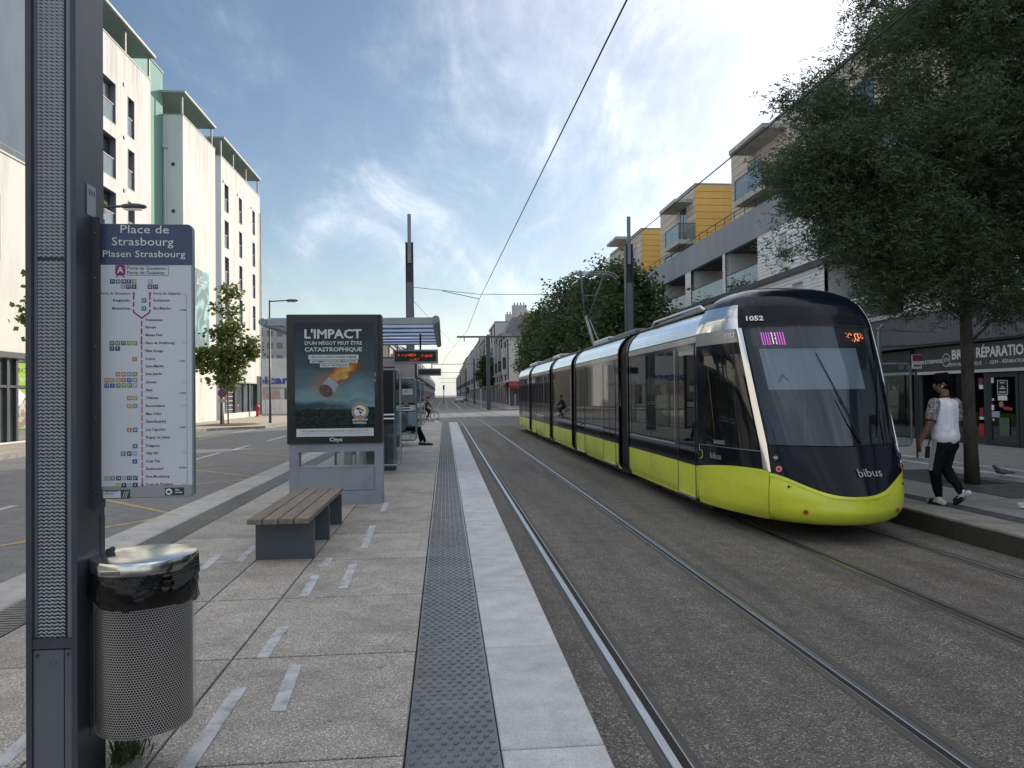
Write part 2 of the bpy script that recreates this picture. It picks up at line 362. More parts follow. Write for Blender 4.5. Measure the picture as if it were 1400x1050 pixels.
def glass(name, tint, mixg=.12, rough=.02, refl=(1, 1, 1), base=(.02, .024, .028), solid=.0, gain=.9):
    """window glass: tinted see-through plus sharp reflection that grows at grazing angles"""
    m, nt, b, N, L = _new(name); nt.nodes.remove(b); out = nt.nodes['Material Output']
    t = N('ShaderNodeBsdfTransparent'); t.inputs[0].default_value = (*tint, 1)
    d = N('ShaderNodeBsdfDiffuse'); d.inputs[0].default_value = (*base, 1)
    ms = N('ShaderNodeMixShader'); ms.inputs[0].default_value = solid; L(t.outputs[0], ms.inputs[1]); L(d.outputs[0], ms.inputs[2])
    g = N('ShaderNodeBsdfGlossy'); g.inputs['Roughness'].default_value = rough; g.inputs['Color'].default_value = (*refl, 1)
    fr = N('ShaderNodeFresnel'); fr.inputs[0].default_value = 1.5
    # both faces of a thin pane reflect like its outside
    geo = N('ShaderNodeNewGeometry'); lw = N('ShaderNodeLayerWeight'); lw.inputs[0].default_value = .35
    ad = N('ShaderNodeMath'); ad.operation = 'MULTIPLY_ADD'; ad.use_clamp = True; L(lw.outputs['Fresnel'], ad.inputs[0]); ad.inputs[1].default_value = gain; ad.inputs[2].default_value = mixg
    mg = N('ShaderNodeMixShader'); L(ad.outputs[0], mg.inputs[0]); L(ms.outputs[0], mg.inputs[1]); L(g.outputs[0], mg.inputs[2]); L(mg.outputs[0], out.inputs[0])
    return m
def emit(name, c, s=1.0):
    m, nt, b, N, L = _new(name); b.inputs['Base Color'].default_value = (*[x*.2 for x in c], 1); b.inputs['Emission Color'].default_value = (*c, 1); b.inputs['Emission Strength'].default_value = s; return m
# ================================================================== GROUND AND SETTING
TZ = -0.26           # top of rail / track bed
RZ = -0.20           # left carriageway
M_slab = aggregate('exposed_aggregate', (.12, .113, .102), (.33, .308, .275), (.84, .80, .74), 180, .60, (.17, .158, .145), .10, .4, .62, .6, gum=.55, spec=.5)
M_granite = aggregate('granite', (.30, .31, .325), (.48, .49, .51), (.62, .63, .64), 300, .5, (.36, .37, .385), .05, .12, .6, .35)
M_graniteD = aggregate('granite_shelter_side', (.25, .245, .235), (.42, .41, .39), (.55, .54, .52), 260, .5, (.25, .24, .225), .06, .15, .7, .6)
M_tact = pm('tactile_resin', (.10, .102, .108), (.145, .147, .155), 9, .26, bump=.15, bscale=250, coords='World', tint=.10, dirt=(.06, .06, .066), dscale=2.2, damt=.7)
M_trackbed = aggregate('coarse_trackbed', (.045, .042, .038), (.145, .134, .12), (.48, .445, .40), 125, .64, (.075, .068, .06), .04, .5, .8, .75, sstr=(1.6, .12, 1), gum=.4)
M_asphalt = aggregate('asphalt', (.11, .11, .109), (.185, .184, .182), (.32, .316, .308), 150, .6, (.145, .144, .141), .03, .25, .82, .6)
M_road = aggregate('far_asphalt', (.09, .089, .087), (.16, .157, .153), (.26, .255, .25), 120, .6, (.12, .117, .114), .03, .2, .82, .5)
M_pave = aggregate('pavement_sand', (.30, .26, .21), (.42, .37, .30), (.52, .47, .39), 120, .6, (.30, .26, .21), .04, .2, .85, .6)
M_paveR = aggregate('pavement_grey', (.17, .167, .164), (.28, .277, .272), (.42, .415, .41), 150, .6, (.19, .187, .183), .05, .2, .8, .6)
M_bed = pm('joint_bed', (.035, .033, .03), (.05, .048, .045), 20, .95, coords='World')
M_conc = pm('kerb_concrete', (.24, .23, .21), (.32, .31, .29), 5, .8, bump=.3, bscale=90, coords='World', dirt=(.11, .105, .095), dscale=2.6, damt=.8)
M_rail = pm('rail_steel', (.55, .55, .56), (.42, .42, .43), 14, .34, 1.0, stretch=(6, .25, 6), coords='World', rvar=.1)
M_railside = pm('rail_dark_steel', (.075, .07, .066), (.12, .11, .10), 9, .45, .6, coords='World', stretch=(3, .3, 3))
M_seal = pm('rail_seal_mastic', (.075, .071, .066), (.11, .105, .097), 9, .85, coords='World', stretch=(3, .3, 3))
M_groove = pm('groove_dirt', (.018, .017, .016), None, 10, .8, coords='World')
M_white = pm('road_paint_white', (.62, .62, .60), (.44, .44, .43), 12, .7, coords='World', dirt=(.16, .16, .16), dscale=5, damt=.75)
M_yellow = pm('road_paint_yellow', (.52, .40, .14), (.36, .28, .12), 10, .7, coords='World', dirt=(.13, .12, .10), dscale=5, damt=.8)
M_tape = pm('worn_tape', (.55, .56, .58), (.43, .44, .46), 7, .6, coords='World', bump=.2, bscale=80, dirt=(.15, .15, .155), dscale=7, damt=.85)

def sheet(name, x0, x1, y0, y1, z, m, n=(1, 1)):
    b = MB()
    b.grid([[(x0+(x1-x0)*i/n[0], y0+(y1-y0)*j/n[1], z) for i in range(n[0]+1)] for j in range(n[1]+1)])
    o = b.build(name, m); o['kind'] = 'structure'; return o
g = sheet('ground', -1800, 1800, -600, 2600, -.46, M_road)
sheet('track_bed', .715, 6.245, -12, 43.2, TZ, M_trackbed)
b = MB(); b.quad((-13.2, -12, RZ), (-3.9, -12, RZ), (-3.9, 43.2, RZ), (-13.2, 43.2, RZ)); b.build('carriageway', M_asphalt, kind='structure')
sheet('junction_road', -34, 20, 43.2, 97, TZ-.004, M_asphalt)
sheet('avenue', -7.0, 8.5, 97, 620, TZ-.004, M_road, (1, 6))

# rails: straight beside the platforms, then the alignment shifts left across the junction
def shift(y):
    t = min(1, max(0, (y-46)/60.0)); return -2.25*t*t*(3-2*t)
for k, (x, s) in enumerate(((1.13, 1), (2.565, -1), (4.20, 1), (5.635, -1))):
    t = thing('rail', ['grooved steel rail nearest the platform edge', 'grooved steel rail second from the left platform', 'grooved steel rail under the left side of the tram', 'grooved steel rail under the right side of the tram'][k], 'rail', (x, 0, TZ), group='tram rails')
    ys = [-10, 10, 30, 43]+list(np.linspace(46, 106, 25))+[130, 180, 260, 400, 600]
    def strip(prof, nm, m):
        b = MB(); b.grid([[(x+shift(y)+s*px, y, TZ+pz) for px, pz in prof] for y in ys]); return b.build(nm, m, t, smooth=False)
    strip([(-.085, .003), (-.034, .004)], 'rail_seal', M_seal)
    strip([(-.034, -.002), (-.033, .006), (-.026, .0085)], 'rail_shoulder', M_railside)
    strip([(-.026, .0085), (-.014, .0105), (.020, .0095), (.026, .006)], 'rail_head', M_rail); strip([(.026, .006), (.029, -.002)], 'rail_shoulder', M_railside)
    strip([(.029, .0035), (.068, .0035)], 'groove', M_groove)
    strip([(.068, .001), (.069, .008), (.079, .007), (.080, .001)], 'guard_lip', M_rail)
    strip([(.080, .003), (.128, .003)], 'rail_seal', M_seal)

# ---------------------------------------------------------------- left platform
PY = [3.31+1.33*k for k in range(-5, 31)]          # transverse joints
PY = [y for y in PY if y < 43.2]+[43.2]
plat = MB().box(-3.89, .715, -12, 43.2, -.45, -.03).build('platform', M_bed); plat['kind'] = 'structure'
_mc = {}
def piece(name, x0, x1, y0, y1, m, par, h=.032, gap=.007, c=.004, z=0.0):
    w, l = x1-x0-gap, y1-y0-gap*1.5; key = (name, round(w, 3), round(l, 3), m.name, h)
    loc = ((x0+x1)/2, (y0+y1)/2, z-h)
    if key in _mc: 
        o = copy_obj(_mc[key], par, wm(par).inverted() @ Matrix.Translation(Vector(loc))); return o
    o = MB().cbox(-w/2, w/2, -l/2, l/2, 0, h, c).build(name, m, par, at=loc); _mc[key] = o; return o
for i in range(len(PY)-1):
    a, e = PY[i], PY[i+1]
    if e < 2.2: continue
    for x0, x1 in ((-3.0, -1.86), (-1.86, -1.31), (-1.31, -.19)):
        o = piece('paving_slab', x0, x1, a, e, M_slab, plat, gap=.013)
        o.location.z += random.uniform(-.0012, .0012)
    o = piece('kerb_stone', .235, .715, a, e, M_granite, plat, h=.2, gap=.008, c=.006)
    o.location.z += random.uniform(-.001, .001)
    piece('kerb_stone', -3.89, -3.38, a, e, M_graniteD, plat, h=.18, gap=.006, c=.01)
# tactile tiles with rows of staggered studs
def tactile(x0, w, l, y0, segs):
    b = MB().cbox(-w/2, w/2, -l/2, l/2, 0, .03, .002)
    nx, ny = 7, 8; px, py = (w-.03)/nx, l/ny
    for j in range(ny):
        for i in range(nx):
            cx = -w/2+.015+px*(i+.27+(.46 if j % 2 else 0)); cy = -l/2+py*(j+.5)
            b.lathe([(.0145, .0), (.0132, .0038), (.009, .0064), (.0001, .0072)], (cx, cy, .03), segs)
    return b.build('tactile_tile', M_tact, plat, at=(x0, y0, -.03), fix=False)
L_T = 1.33/3; tt = None
t_hi = tactile(.0225, .42, L_T-.004, 3.31-L_T/2, 8); t_lo = None
y = 3.31+L_T/2; k = 0
while y < 43.1:
    src = t_hi
    if y > 9:
        if t_lo is None: t_lo = tactile(.0225, .42, L_T-.004, y, 5); y += L_T; continue
        src = t_lo
    copy_obj(src, plat, wm(plat).inverted() @ Matrix.Translation(Vector((.0225, y, -.03+random.uniform(-.001, .001))))); y += L_T; k += 1
copy_obj(t_hi, plat, wm(plat).inverted() @ Matrix.Translation(Vector((.0225, 3.31-1.5*L_T, -.03))))
copy_obj(t_hi, plat, wm(plat).inverted() @ Matrix.Translation(Vector((.0225, 3.31-2.5*L_T, -.03))))
# darker ribbed strip along the road side
b0 = MB().cbox(-.18, .18, -.66, .66, 0, .03, .002)
for i in range(22):
    yy = -.63+i*.06; b0.box(-.165, .165, yy-.012, yy+.012, .03, .034)
rib0 = None
for i in range(len(PY)-1):
    a, e = PY[i], PY[i+1]
    if e < 2.2 or e-a < 1.2: continue
    if rib0 is None: rib0 = b0.build('ribbed_tile', M_tact, plat, at=(-3.19, (a+e)/2, -.03))
    else: copy_obj(rib0, plat, wm(plat).inverted() @ Matrix.Translation(Vector((-3.19, (a+e)/2, -.03))))
# worn queue-marking tape left on the slabs
def tape(xc, y0, y1, w=.075, dx=0.0):
    MB().prism([(xc-w/2, y0), (xc+w/2, y0+random.uniform(-.01, .03)), (xc+w/2+dx, y1), (xc-w/2+dx, y1+random.uniform(-.03, .01))], .0, .0032).build('worn_tape', M_tape, plat)
for xc, y0, y1, dx in ((-1.125, 2.35, 4.17, -.01), (-1.13, 4.63, 5.25, 0), (-.86, 3.84, 4.48, -.04), (-.86, 6.2, 7.1, -.02), (-.86, 7.8, 9.15, -.04), (-.865, 10.26, 11.1, -.02), (-2.26, 7.03, 7.72, -.04), (-2.01, 7.38, 8.1, -.04), (-1.96, 3.4, 3.74, -.02), (-1.14, 6.0, 6.7, -.02), (-1.15, 7.0, 7.4, 0), (-2.26, 5.0, 5.7, 0)):
    tape(xc, y0, y1, dx=dx)
# the paved tip beyond the platform and a white nose marking
MB().box(-1.9, .1, 43.2, 45.0, -.4, -.12).build('platform_ramp', M_conc, kind='structure')

# ---------------------------------------------------------------- road markings on the left carriageway
def line_mark(p0, p1, w, m, z=RZ+.004, name='road_marking'):
    p0, p1 = Vector((*p0, 0)), Vector((*p1, 0)); d = (p1-p0).normalized(); n = Vector((-d.y, d.x, 0))*w/2
    return [(p0-n+Vector((0, 0, z))), (p0+n+Vector((0, 0, z))), (p1+n+Vector((0, 0, z))), (p1-n+Vector((0, 0, z)))]
b = MB()
for y0, y1 in ((2, 6.5), (8.4, 13.2), (15, 17.6), (19.0, 24.6), (25.9, 28.2), (30.4, 34.6), (38, 41)):
    b.poly(list(reversed(line_mark((-7.2, y0), (-7.3, y1), .13, M_white))))
b.poly(list(reversed(line_mark((-10.35, 20), (-10.6, 42), .10, M_white))))
b.poly(list(reversed(line_mark((-13.0, 14), (-13.0, 22), .12, M_white))))
b.build('lane_marking', M_white, kind='structure')
b = MB()
zz = [(-4.35, 4.6), (-6.3, 8.4)]
for p0, p1 in (((-6.5, 14.1), (-4.3, 11.9)), ((-6.5, 7.95), (-4.3, 11.4)), ((-6.4, 19.0), (-4.35, 17.05)), ((-6.5, 14.5), (-4.35, 16.45)), ((-6.4, 19.67), (-4.4, 21.7)), ((-6.65, 24.6), (-4.5, 22.6)), ((-6.6, 25.2), (-4.5, 27.3)), ((-6.5, 7.6), (-4.3, 5.6))):
    b.poly(list(reversed(line_mark(p0, p1, .10, M_yellow))))
b.build('stop_zigzag_marking', M_yellow, kind='structure')

# ---------------------------------------------------------------- left pavement (sunlit), with a kerb
def outline_block(name, pts, z0, z1, m):
    o = MB().prism(pts, z0, z1).build(name, m); o['kind'] = 'structure'; return o
outline_block('pavement', [(-13.35, -12), (-13.35, 38.4), (-12.9, 40.6), (-11.9, 42.0), (-10.4, 43.0), (-10.4, 58), (-12.5, 66), (-40, 66), (-40, -12)][::-1], -.4, -.07, M_pave)
kerb = [(-13.35, -12), (-13.35, 38.4), (-12.9, 40.6), (-11.9, 42.0), (-10.4, 43.0), (-10.4, 58)]
b = MB()
for p, q in zip(kerb[:-1], kerb[1:]): b.beam((p[0]+.08, p[1], -.2), (q[0]+.08, q[1], -.2), .15, .27)
b.build('pavement_kerb', M_conc, kind='structure')
outline_block('corner_pavement', [(-40, 76), (-9.5, 76), (-7.3, 82), (-7.0, 97), (-7.0, 300), (-40, 300)], -.4, -.09, M_pave)
# ---------------------------------------------------------------- right platform and pavement
rp = MB().box(6.245, 15.6, -14, 43.2, -.45, -.03).build('right_platform', M_bed); rp['kind'] = 'structure'
for i in range(len(PY)-1):
    a, e = PY[i], PY[i+1]
    if e < 3: continue
    piece('kerb_stone', 6.245, 6.80, a, e, M_conc, rp, h=.27, gap=.004, c=.008)
    if e < 30:
        for x0, x1 in ((7.1, 8.2), (9.75, 10.2)): piece('paving_slab', x0, x1, a, e, M_paveR, rp)
        if not (9.4 < (a+e)/2 < 14.2): piece('paving_slab', 8.2, 9.75, a, e, M_paveR, rp)
        b2 = None
b0 = MB().cbox(-.145, .145, -.66, .66, 0, .03, .002)
for i in range(22): b0.box(-.13, .13, -.63+i*.06-.014, -.63+i*.06+.014, .03, .036)
r0 = None
for i in range(len(PY)-1):
    a, e = PY[i], PY[i+1]
    if e < 3 or e-a < 1.2 or e > 34: continue
    if r0 is None: r0 = b0.build('ribbed_tile', M_tact, rp, at=(6.95, (a+e)/2, -.03))
    else: copy_obj(r0, rp, wm(rp).inverted() @ Matrix.Translation(Vector((6.95, (a+e)/2, -.03))))
MB().box(10.45, 15.55, -14, 43.2, -.03, -.004).build('footway_asphalt', M_paveR, rp)
MB().box(10.2, 10.43, -14, 43.2, -.03, .012).build('pale_kerb_band', M_granite, rp)
MB().box(11.0, 11.18, -14, 43.2, -.0035, .012).build('pale_kerb_band', M_granite, rp)
# tree pit surround of dark slats
tg = thing('tree_grate', 'dark slatted tree grate around the trunk on the right platform', 'tree grate', (8.95, 11.8, 0))
MB().box(8.2, 9.75, 9.95, 13.9, -.03, -.012).build('grate_bed', M_groove, tg)
for i in range(26):
    yy = 10.0+i*.15
    if abs(yy-11.8) < .45:
        MB().box(8.21, 8.5, yy, yy+.11, -.012, .004).build('slat', M_tact, tg); MB().box(9.4, 9.74, yy, yy+.11, -.012, .004).build('slat', M_tact, tg)
    else: MB().box(8.21, 9.74, yy, yy+.11, -.012, .004).build('slat', M_tact, tg)
outline_block('right_far_pavement', [(7.1, 84), (30, 84), (30, 620), (8.4, 620), (7.4, 160), (7.1, 100)], -.4, -.10, M_paveR)
outline_block('left_avenue_pavement', [(-7.0, 300), (-40, 300), (-40, 620), (-6.2, 620)][::-1], -.4, -.12, M_paveR)
# markings in the junction and avenue
b = MB()
for p0, p1, w in (((-.9, 56), (-.15, 46.5), .22), ((-3.4, 98), (-3.9, 240), .16), ((2.1, 96), (2.1, 240), .14), ((5.0, 88), (5.6, 240), .14), ((-.9, 58), (-6.5, 84), .2), ((-1.6, 86), (5.0, 84), .3), ((-1.0, 80), (6.6, 78), .5)):
    b.poly(list(reversed(line_mark(p0, p1, w, M_white, TZ+.002))))
b.build('junction_marking', M_white, kind='structure')
MB().box(-.35, .05, 45.2, 46.4, -.4, -.15).build('kerb_nose', M_white, kind='structure')
# ================================================================== LEFT PLATFORM FURNITURE
M_mast = pm('mast_paint', (.050, .056, .072), (.062, .068, .085), 6, .42, bump=.05, bscale=300, dirt=(.09, .092, .095), dscale=3, damt=.35)
M_mastlight = pm('mast_inner_strip', (.22, .245, .29), (.18, .20, .24), 5, .4, .3)
M_alu = pm('expanded_aluminium', (.74, .77, .82), (.66, .69, .74), 20, .45, .0)
M_panel = pm('mast_panel', (.15, .165, .195), (.125, .14, .17), 4, .42, .2, dirt=(.08, .085, .095), dscale=2.5, damt=.5)
M_dark = pm('dark_metal', (.028, .031, .038), (.035, .038, .046), 6, .45)
M_black = pm('black_plastic', (.012, .012, .014), (.018, .018, .02), 9, .35)
M_steel = pm('brushed_steel', (.56, .56, .55), (.48, .48, .47), 18, .26, 1.0, stretch=(1, 9, 1), rvar=.08)
M_stainless = pm('worn_stainless', (.84, .83, .80), (.72, .71, .68), 9, .17, 1.0, bump=.03, bscale=12, dirt=(.30, .26, .21), dscale=5, damt=.55)
M_bag = pm('bin_liner', (.006, .006, .007), (.008, .008, .009), 5, .20, spec=.4, bump=1.0, bscale=17, detail=3)
M_grey = pm('grey_furniture', (.27, .30, .35), (.25, .28, .325), 4, .42, dirt=(.10, .105, .12), dscale=2, damt=.4)
M_greyD = pm('bench_leg_steel', (.055, .075, .10), (.065, .085, .11), 4, .45, dirt=(.07, .075, .08), dscale=3, damt=.4)
M_wood = pm('weathered_wood', (.27, .235, .20), (.15, .13, .11), 5, .8, stretch=(9, .7, 9), coords='Object', bump=.45, bscale=26, tint=.12, dirt=(.085, .075, .065), dscale=4, damt=.7)
M_navy = pm('sign_navy', (.030, .048, .125), (.034, .053, .135), 3, .3, coat=.3)
M_signw = pm('sign_white', (.68, .72, .79), (.65, .69, .76), 3, .32, coat=.2)
M_signg = pm('sign_grey_foot', (.33, .36, .39), (.31, .34, .37), 3, .4)
def flat(name, c, r=.4): return pm(name, c, tuple(x*.94 for x in c), 6, r)
M_pw = flat('print_white', (.86, .87, .88)); M_pk = flat('print_black', (.025, .028, .04)); M_mag = flat('print_magenta', (.28, .02, .13)); M_pink = flat('print_pale_magenta', (.42, .20, .33))
M_print = {k: flat('print_'+k, c) for k, c in dict(navy=(.02, .035, .12), green=(.05, .26, .14), maroon=(.26, .04, .08), blue=(.06, .11, .36), lime=(.25, .36, .07), pale=(.34, .42, .56), salmon=(.46, .22, .15), lavender=(.28, .26, .46), yellow=(.44, .38, .12), orange=(.52, .25, .09), forest=(.035, .16, .08), purple=(.33, .22, .42), grey=(.18, .2, .24), darkgreen=(.03, .07, .055)).items()}
M_glassS = glass('shelter_glass', (.80, .87, .86), .05)
M_frame = pm('frame_tube', (.30, .33, .37), (.26, .29, .33), 4, .35, .5)

def translucent(name, c):
    m, nt, b, N, L = _new(name); t = N('ShaderNodeBsdfTranslucent'); t.inputs[0].default_value = (*c, 1); nz = N('ShaderNodeTexNoise'); nz.inputs['Scale'].default_value = 3; nz.inputs['Detail'].default_value = 6
    tc = N('ShaderNodeTexCoord'); L(tc.outputs['Object'], nz.inputs[0]); mx = N('ShaderNodeMix'); mx.data_type = 'RGBA'; L(nz.outputs['Fac'], mx.inputs['Factor']); mx.inputs[6].default_value = (*[x*.7 for x in c], 1); mx.inputs[7].default_value = (*c, 1); L(mx.outputs[2], t.inputs[0])
    b.inputs['Base Color'].default_value = (*[x*.4 for x in c], 1); ms = N('ShaderNodeMixShader'); ms.inputs[0].default_value = .9; L(b.outputs[0], ms.inputs[1]); L(t.outputs[0], ms.inputs[2]); L(ms.outputs[0], nt.nodes['Material Output'].inputs[0]); return m
def rect(mb, x0, x1, z0, z1, y): return mb.quad((x0, y, z0), (x1, y, z0), (x1, y, z1), (x0, y, z1))

# ---- the tram-stop mast whose foot stands at the left edge
def mast(x, y, label, fore=False):
    t = thing('catenary_mast', label, 'mast', (x, y, 0), group='grey catenary masts')
    X0, X1, Y0, Y1 = x-.0975, x+.0975, y-.12, y+.12
    H = 6.1
    # two side plates and a back plate form a channel
    MB().cbox(X0, X0+.022, Y0, Y1, 0, H, .004).build('side_plate', M_mast, t)
    MB().cbox(X1-.022, X1, Y0, Y1, 0, H, .004).build('side_plate', M_mast, t)
    MB().box(X0+.023, X1-.023, Y1-.02, Y1, 0, H-.002).build('back_plate', M_mast, t)
    MB().box(X0+.0225, X1-.0225, Y0+.052, Y0+.07, .62, 5.3).build('inner_plate', M_dark, t)
    MB().box(X0+.0225, X0+.034, Y0+.02, Y0+.05, .64, 5.3).build('light_strip', M_mastlight, t)
    MB().box(X1-.042, X1-.0225, Y0+.012, Y0+.05, .64, 5.3).build('light_strip', M_mastlight, t)
    gx0, gx1 = X0+.036, X1-.056
    if fore:
        b = MB(); z = .645; n = 10; k = 0
        while z < 3.9:
            if not (2.165 < z < 2.178):
                up = []; lo = []
                for i in range(n+1):
                    px = gx0+(gx1-gx0)*i/n; w = .0026*(1 if i % 2 else -1)
                    up.append((px, Y0+.018, z+w+.0042)); lo.append((px, Y0+.0255, z+w-.0042))
                b.grid([lo, up]); b.grid([up, [(p[0], p[1]+.004, p[2]+.0004) for p in up]])
            z += .0148; k += 1
        b.build('grille', M_alu, t, kind='stuff')
        MB().box(gx0-.002, gx1+.004, Y0+.03, Y0+.034, .642, 3.9).build('grille_backing', M_dark, t)
        MB().box(gx0, gx1, Y0+.019, Y0+.035, 3.9, 5.3).build('grille', M_alu, t)
        MB().box(X0+.0225, X1-.0225, Y0+.004, Y0+.05, .60, .638).build('cross_bar', M_mast, t)
        pn = MB().cbox(X0+.024, X1-.056, Y0+.008, Y0+.02, 0, .594, .003).build('access_panel', M_panel, t)
        MB().cbox(X1-.053, X1-.024, Y0+.011, Y0+.02, 0, .594, .003).build('access_panel', M_panel, t)
        MB().tube([(X0+.040, Y0+.0085, .575), (X0+.040, Y0+.002, .575)], .0055, 8).build('screw', M_dark, pn)
        MB().tube([(X1-.040, Y0+.0115, .575), (X1-.040, Y0+.004, .575)], .0045, 8).build('screw', M_dark, pn)
        MB().poly([(X0+.065, Y0+.004, .538), (X0+.108, Y0+.004, .538), (X0+.108, Y0+.004, .548)]).tube([(X0+.107, Y0+.007, .542), (X0+.107, Y0+.001, .542)], .0055, 8).build('latch', M_steel, pn)
        # cover plate on the right flank, with the sign's dark clamp and a small plate above it
        MB().box(X1, X1+.003, Y0+.20, Y1-.002, .0, 1.1).build('flank_cover', M_mast, t)
        p = MB().cbox(X1+.001, X1+.004, Y0+.085, Y0+.16, 2.37, 2.50, .001).build('number_plate', M_signg, t)
        b = MB()
        for i in range(3): b.box(X1+.004, X1+.0046, Y0+.10+i*.02, Y0+.11+i*.02, 2.455, 2.48)
        b.build('marking', M_mast, p)
    else:
        MB().box(gx0, gx1+.01, Y0+.015, Y0+.035, .62, 5.3).build('grille', M_alu, t)
        MB().box(X0+.0225, X1-.0225, Y0+.008, Y0+.03, 0, .6).build('access_panel', M_panel, t)
    return t
MASTX = -1.577
mast(MASTX, 3.22, 'dark grey steel mast with pale grille front at the left edge, holding the route sign', True)

# ---- line map sign clamped to the mast
sg = thing('route_sign', 'blue and white tram route sign headed Place de Strasbourg', 'sign', (-1.475, 3.25, 1.16))
K_ = .9615
def fx(x): return x*K_
def fz(z): return 1.6+(z-1.6)*K_
def SX(px, py): return fx(-1.52+(px-133-(py-308)*.0134)*.00309)
def SZ(py): return fz(2.37-(py-308)*.003244)
YS = 3.236
def rounded(x0, x1, z0, z1, r0, r1):
    pts = [(x0, z0), (x1-r0, z0)]+[(x1-r0+r0*math.sin(t), z0+r0-r0*math.cos(t)) for t in np.linspace(.3, 1.57, 5)]
    pts += [(x1-r1+r1*math.cos(t), z1-r1+r1*math.sin(t)) for t in np.linspace(0, 1.57, 6)]+[(x0, z1)]
    return pts
def plate(x0, x1, z0, z1, y0, y1, r0=.0, r1=.0):
    x0, x1, z0, z1 = fx(x0), fx(x1), fz(z0), fz(z1); b = MB(); p = rounded(x0, x1, z0, z1, max(r0, 1e-4), max(r1, 1e-4)); n = len(p)
    b.add([(a, y0, c) for a, c in p]+[(a, y1, c) for a, c in p], [tuple(range(n)), tuple(reversed(range(n, 2*n)))]+[(i, n+i, n+(i+1) % n, (i+1) % n) for i in range(n)]); return b
plate(-1.505, -1.112, 1.16, 2.372, YS, YS+.028, .02, .022).build('board', M_frame, sg)
plate(-1.503, -1.114, 2.19, 2.37, YS-.002, YS-.0003, 0, .021).build('header_panel', M_navy, sg)
plate(-1.503, -1.118, 1.215, 2.1895, YS-.002, YS-.0003).build('map_panel', M_signw, sg)
plate(-1.499, -1.118, 1.164, 1.2148, YS-.002, YS-.0003, .02).build('foot_panel', M_signg, sg)
cl = MB().cbox(-1.479, -1.444, YS-.010, YS+.035, 1.14, 2.37, .003).build('clamp', M_mast, sg)
for z in (1.21, 1.52, 1.82, 2.11, 2.30): MB().tube([(-1.463, YS-.010, z), (-1.463, YS-.015, z)], .005, 8).build('screw', M_steel, cl)
def st(s, px, py, size, m=M_pw, align='CENTER', width=None, bold=0.0, par=sg): return text(s, size, facing((SX(px, py), YS-.0032, SZ(py)), (0, -1, 0)), m, par, bold=bold, align=align, width=width, ext=.0002)
st('Place de', 199, 315.5, .050, width=.198); st('Strasbourg', 196.5, 332.2, .050, width=.252); st('Plasen Strasbourg', 198.5, 349, .040, width=.336)
def A(x, y): return (120+x/5.25, 300+y/5.25)
def B(x, y): return (120+x/5.25, 490+y/5.25)
def sq(mb, p, w=.0195, h=.0185): x, z = SX(*p), SZ(p[1]); rect(mb, x-w/2, x+w/2, z-h/2, z+h/2, YS-.0028)
# line symbol
b = MB(); x, z = SX(*A(243, 372)), SZ(A(0, 372)[1]); b.poly([(x+.021*math.cos(t)*(1 if abs(math.cos(t)) > .9 else .98), YS-.0028, z+.024*math.sin(t)) for t in np.linspace(0, 2*math.pi, 24, endpoint=False)])
rect(b, x-.020, x+.020, z-.021, z+.021, YS-.0027); rect(b, x-.016, x+.016, z+.027, z+.031, YS-.0027); b.quad((x-.02, YS-.0027, z-.031), (x-.014, YS-.0027, z-.031), (x-.004, YS-.0027, z-.02), (x-.01, YS-.0027, z-.02)); b.quad((x+.014, YS-.0027, z-.031), (x+.02, YS-.0027, z-.031), (x+.01, YS-.0027, z-.02), (x+.004, YS-.0027, z-.02))
b.build('line_symbol', M_mag, sg)
st('A', *A(243, 372), .036, M_pw, bold=.0007)
b = MB(); x0, x1, z0, z1 = SX(*A(285, 410)), SX(*A(592, 410)), SZ(A(0, 410)[1]), SZ(A(0, 337)[1])
for q in ((x0, x1, z0, z0+.0015), (x0, x1, z1-.0015, z1), (x1-.0015, x1, z0, z1)): rect(b, *q, YS-.0026)
b.build('line_frame', M_pk, sg)
st('Porte de Gouesnou', *A(290, 357), .0205, M_pk, 'LEFT', .160); st('Porte de Guipavas', *A(290, 390), .0205, M_pk, 'LEFT', .152)
sqs = {}
def S(c, *ps): sqs.setdefault(c, []).extend(ps)
S('navy', A(188, 453), A(303, 490), A(343, 490), A(458, 490), A(498, 490), A(188, 932), A(229, 932), B(245, 857), B(323, 857), B(365, 857), B(284, 907), B(365, 907), B(319, 683))
S('green', A(228, 453), A(415, 588), A(415, 645), A(229, 893), B(236, 198), B(318, 198)); S('forest', A(188, 893), A(270, 893)); S('lime', A(343, 453), A(352, 893), A(311, 893), B(276, 198), B(356, 118))
S('maroon', A(268, 453)); S('blue', A(305, 453), B(315, 160), B(154, 198), B(194, 198), B(361, 515), B(361, 632), B(276, 683), B(361, 740)); S('pale', A(460, 453), A(264, 490), B(358, 198), B(361, 683), B(284, 857), B(325, 907))
S('orange', A(352, 1008)); S('salmon', B(233, 118), B(274, 118), B(154, 160), B(274, 160), B(317, 288), B(319, 515)); S('yellow', B(194, 160), B(236, 160), B(358, 288), B(317, 345), B(163, 857), B(243, 907)); S('lavender', B(315, 118), B(356, 160), B(203, 857)); S('purple', B(358, 345))
nums = []
for c, ps in sqs.items():
    for p in ps: b = MB(); sq(b, p); b.build('bus_line_square', M_print[c], sg)
    for i, p in enumerate(ps): nums.append((str(random.randint(1, 29)), .013, facing((SX(*p), YS-.0034, SZ(p[1])), (0, -1, 0)), .0003, 'CENTER'))
join_texts(nums, M_pw, sg, 'lettering')
b = MB()
def seg(p, q, w=.0062):
    p0, p1 = Vector((SX(*p), YS-.0026, SZ(p[1]))), Vector((SX(*q), YS-.0026, SZ(q[1]))); d = (p1-p0).normalized(); n = Vector((d.z, 0, -d.x))*w/2
    b.quad(p0-n, p0+n, p1+n, p1-n)
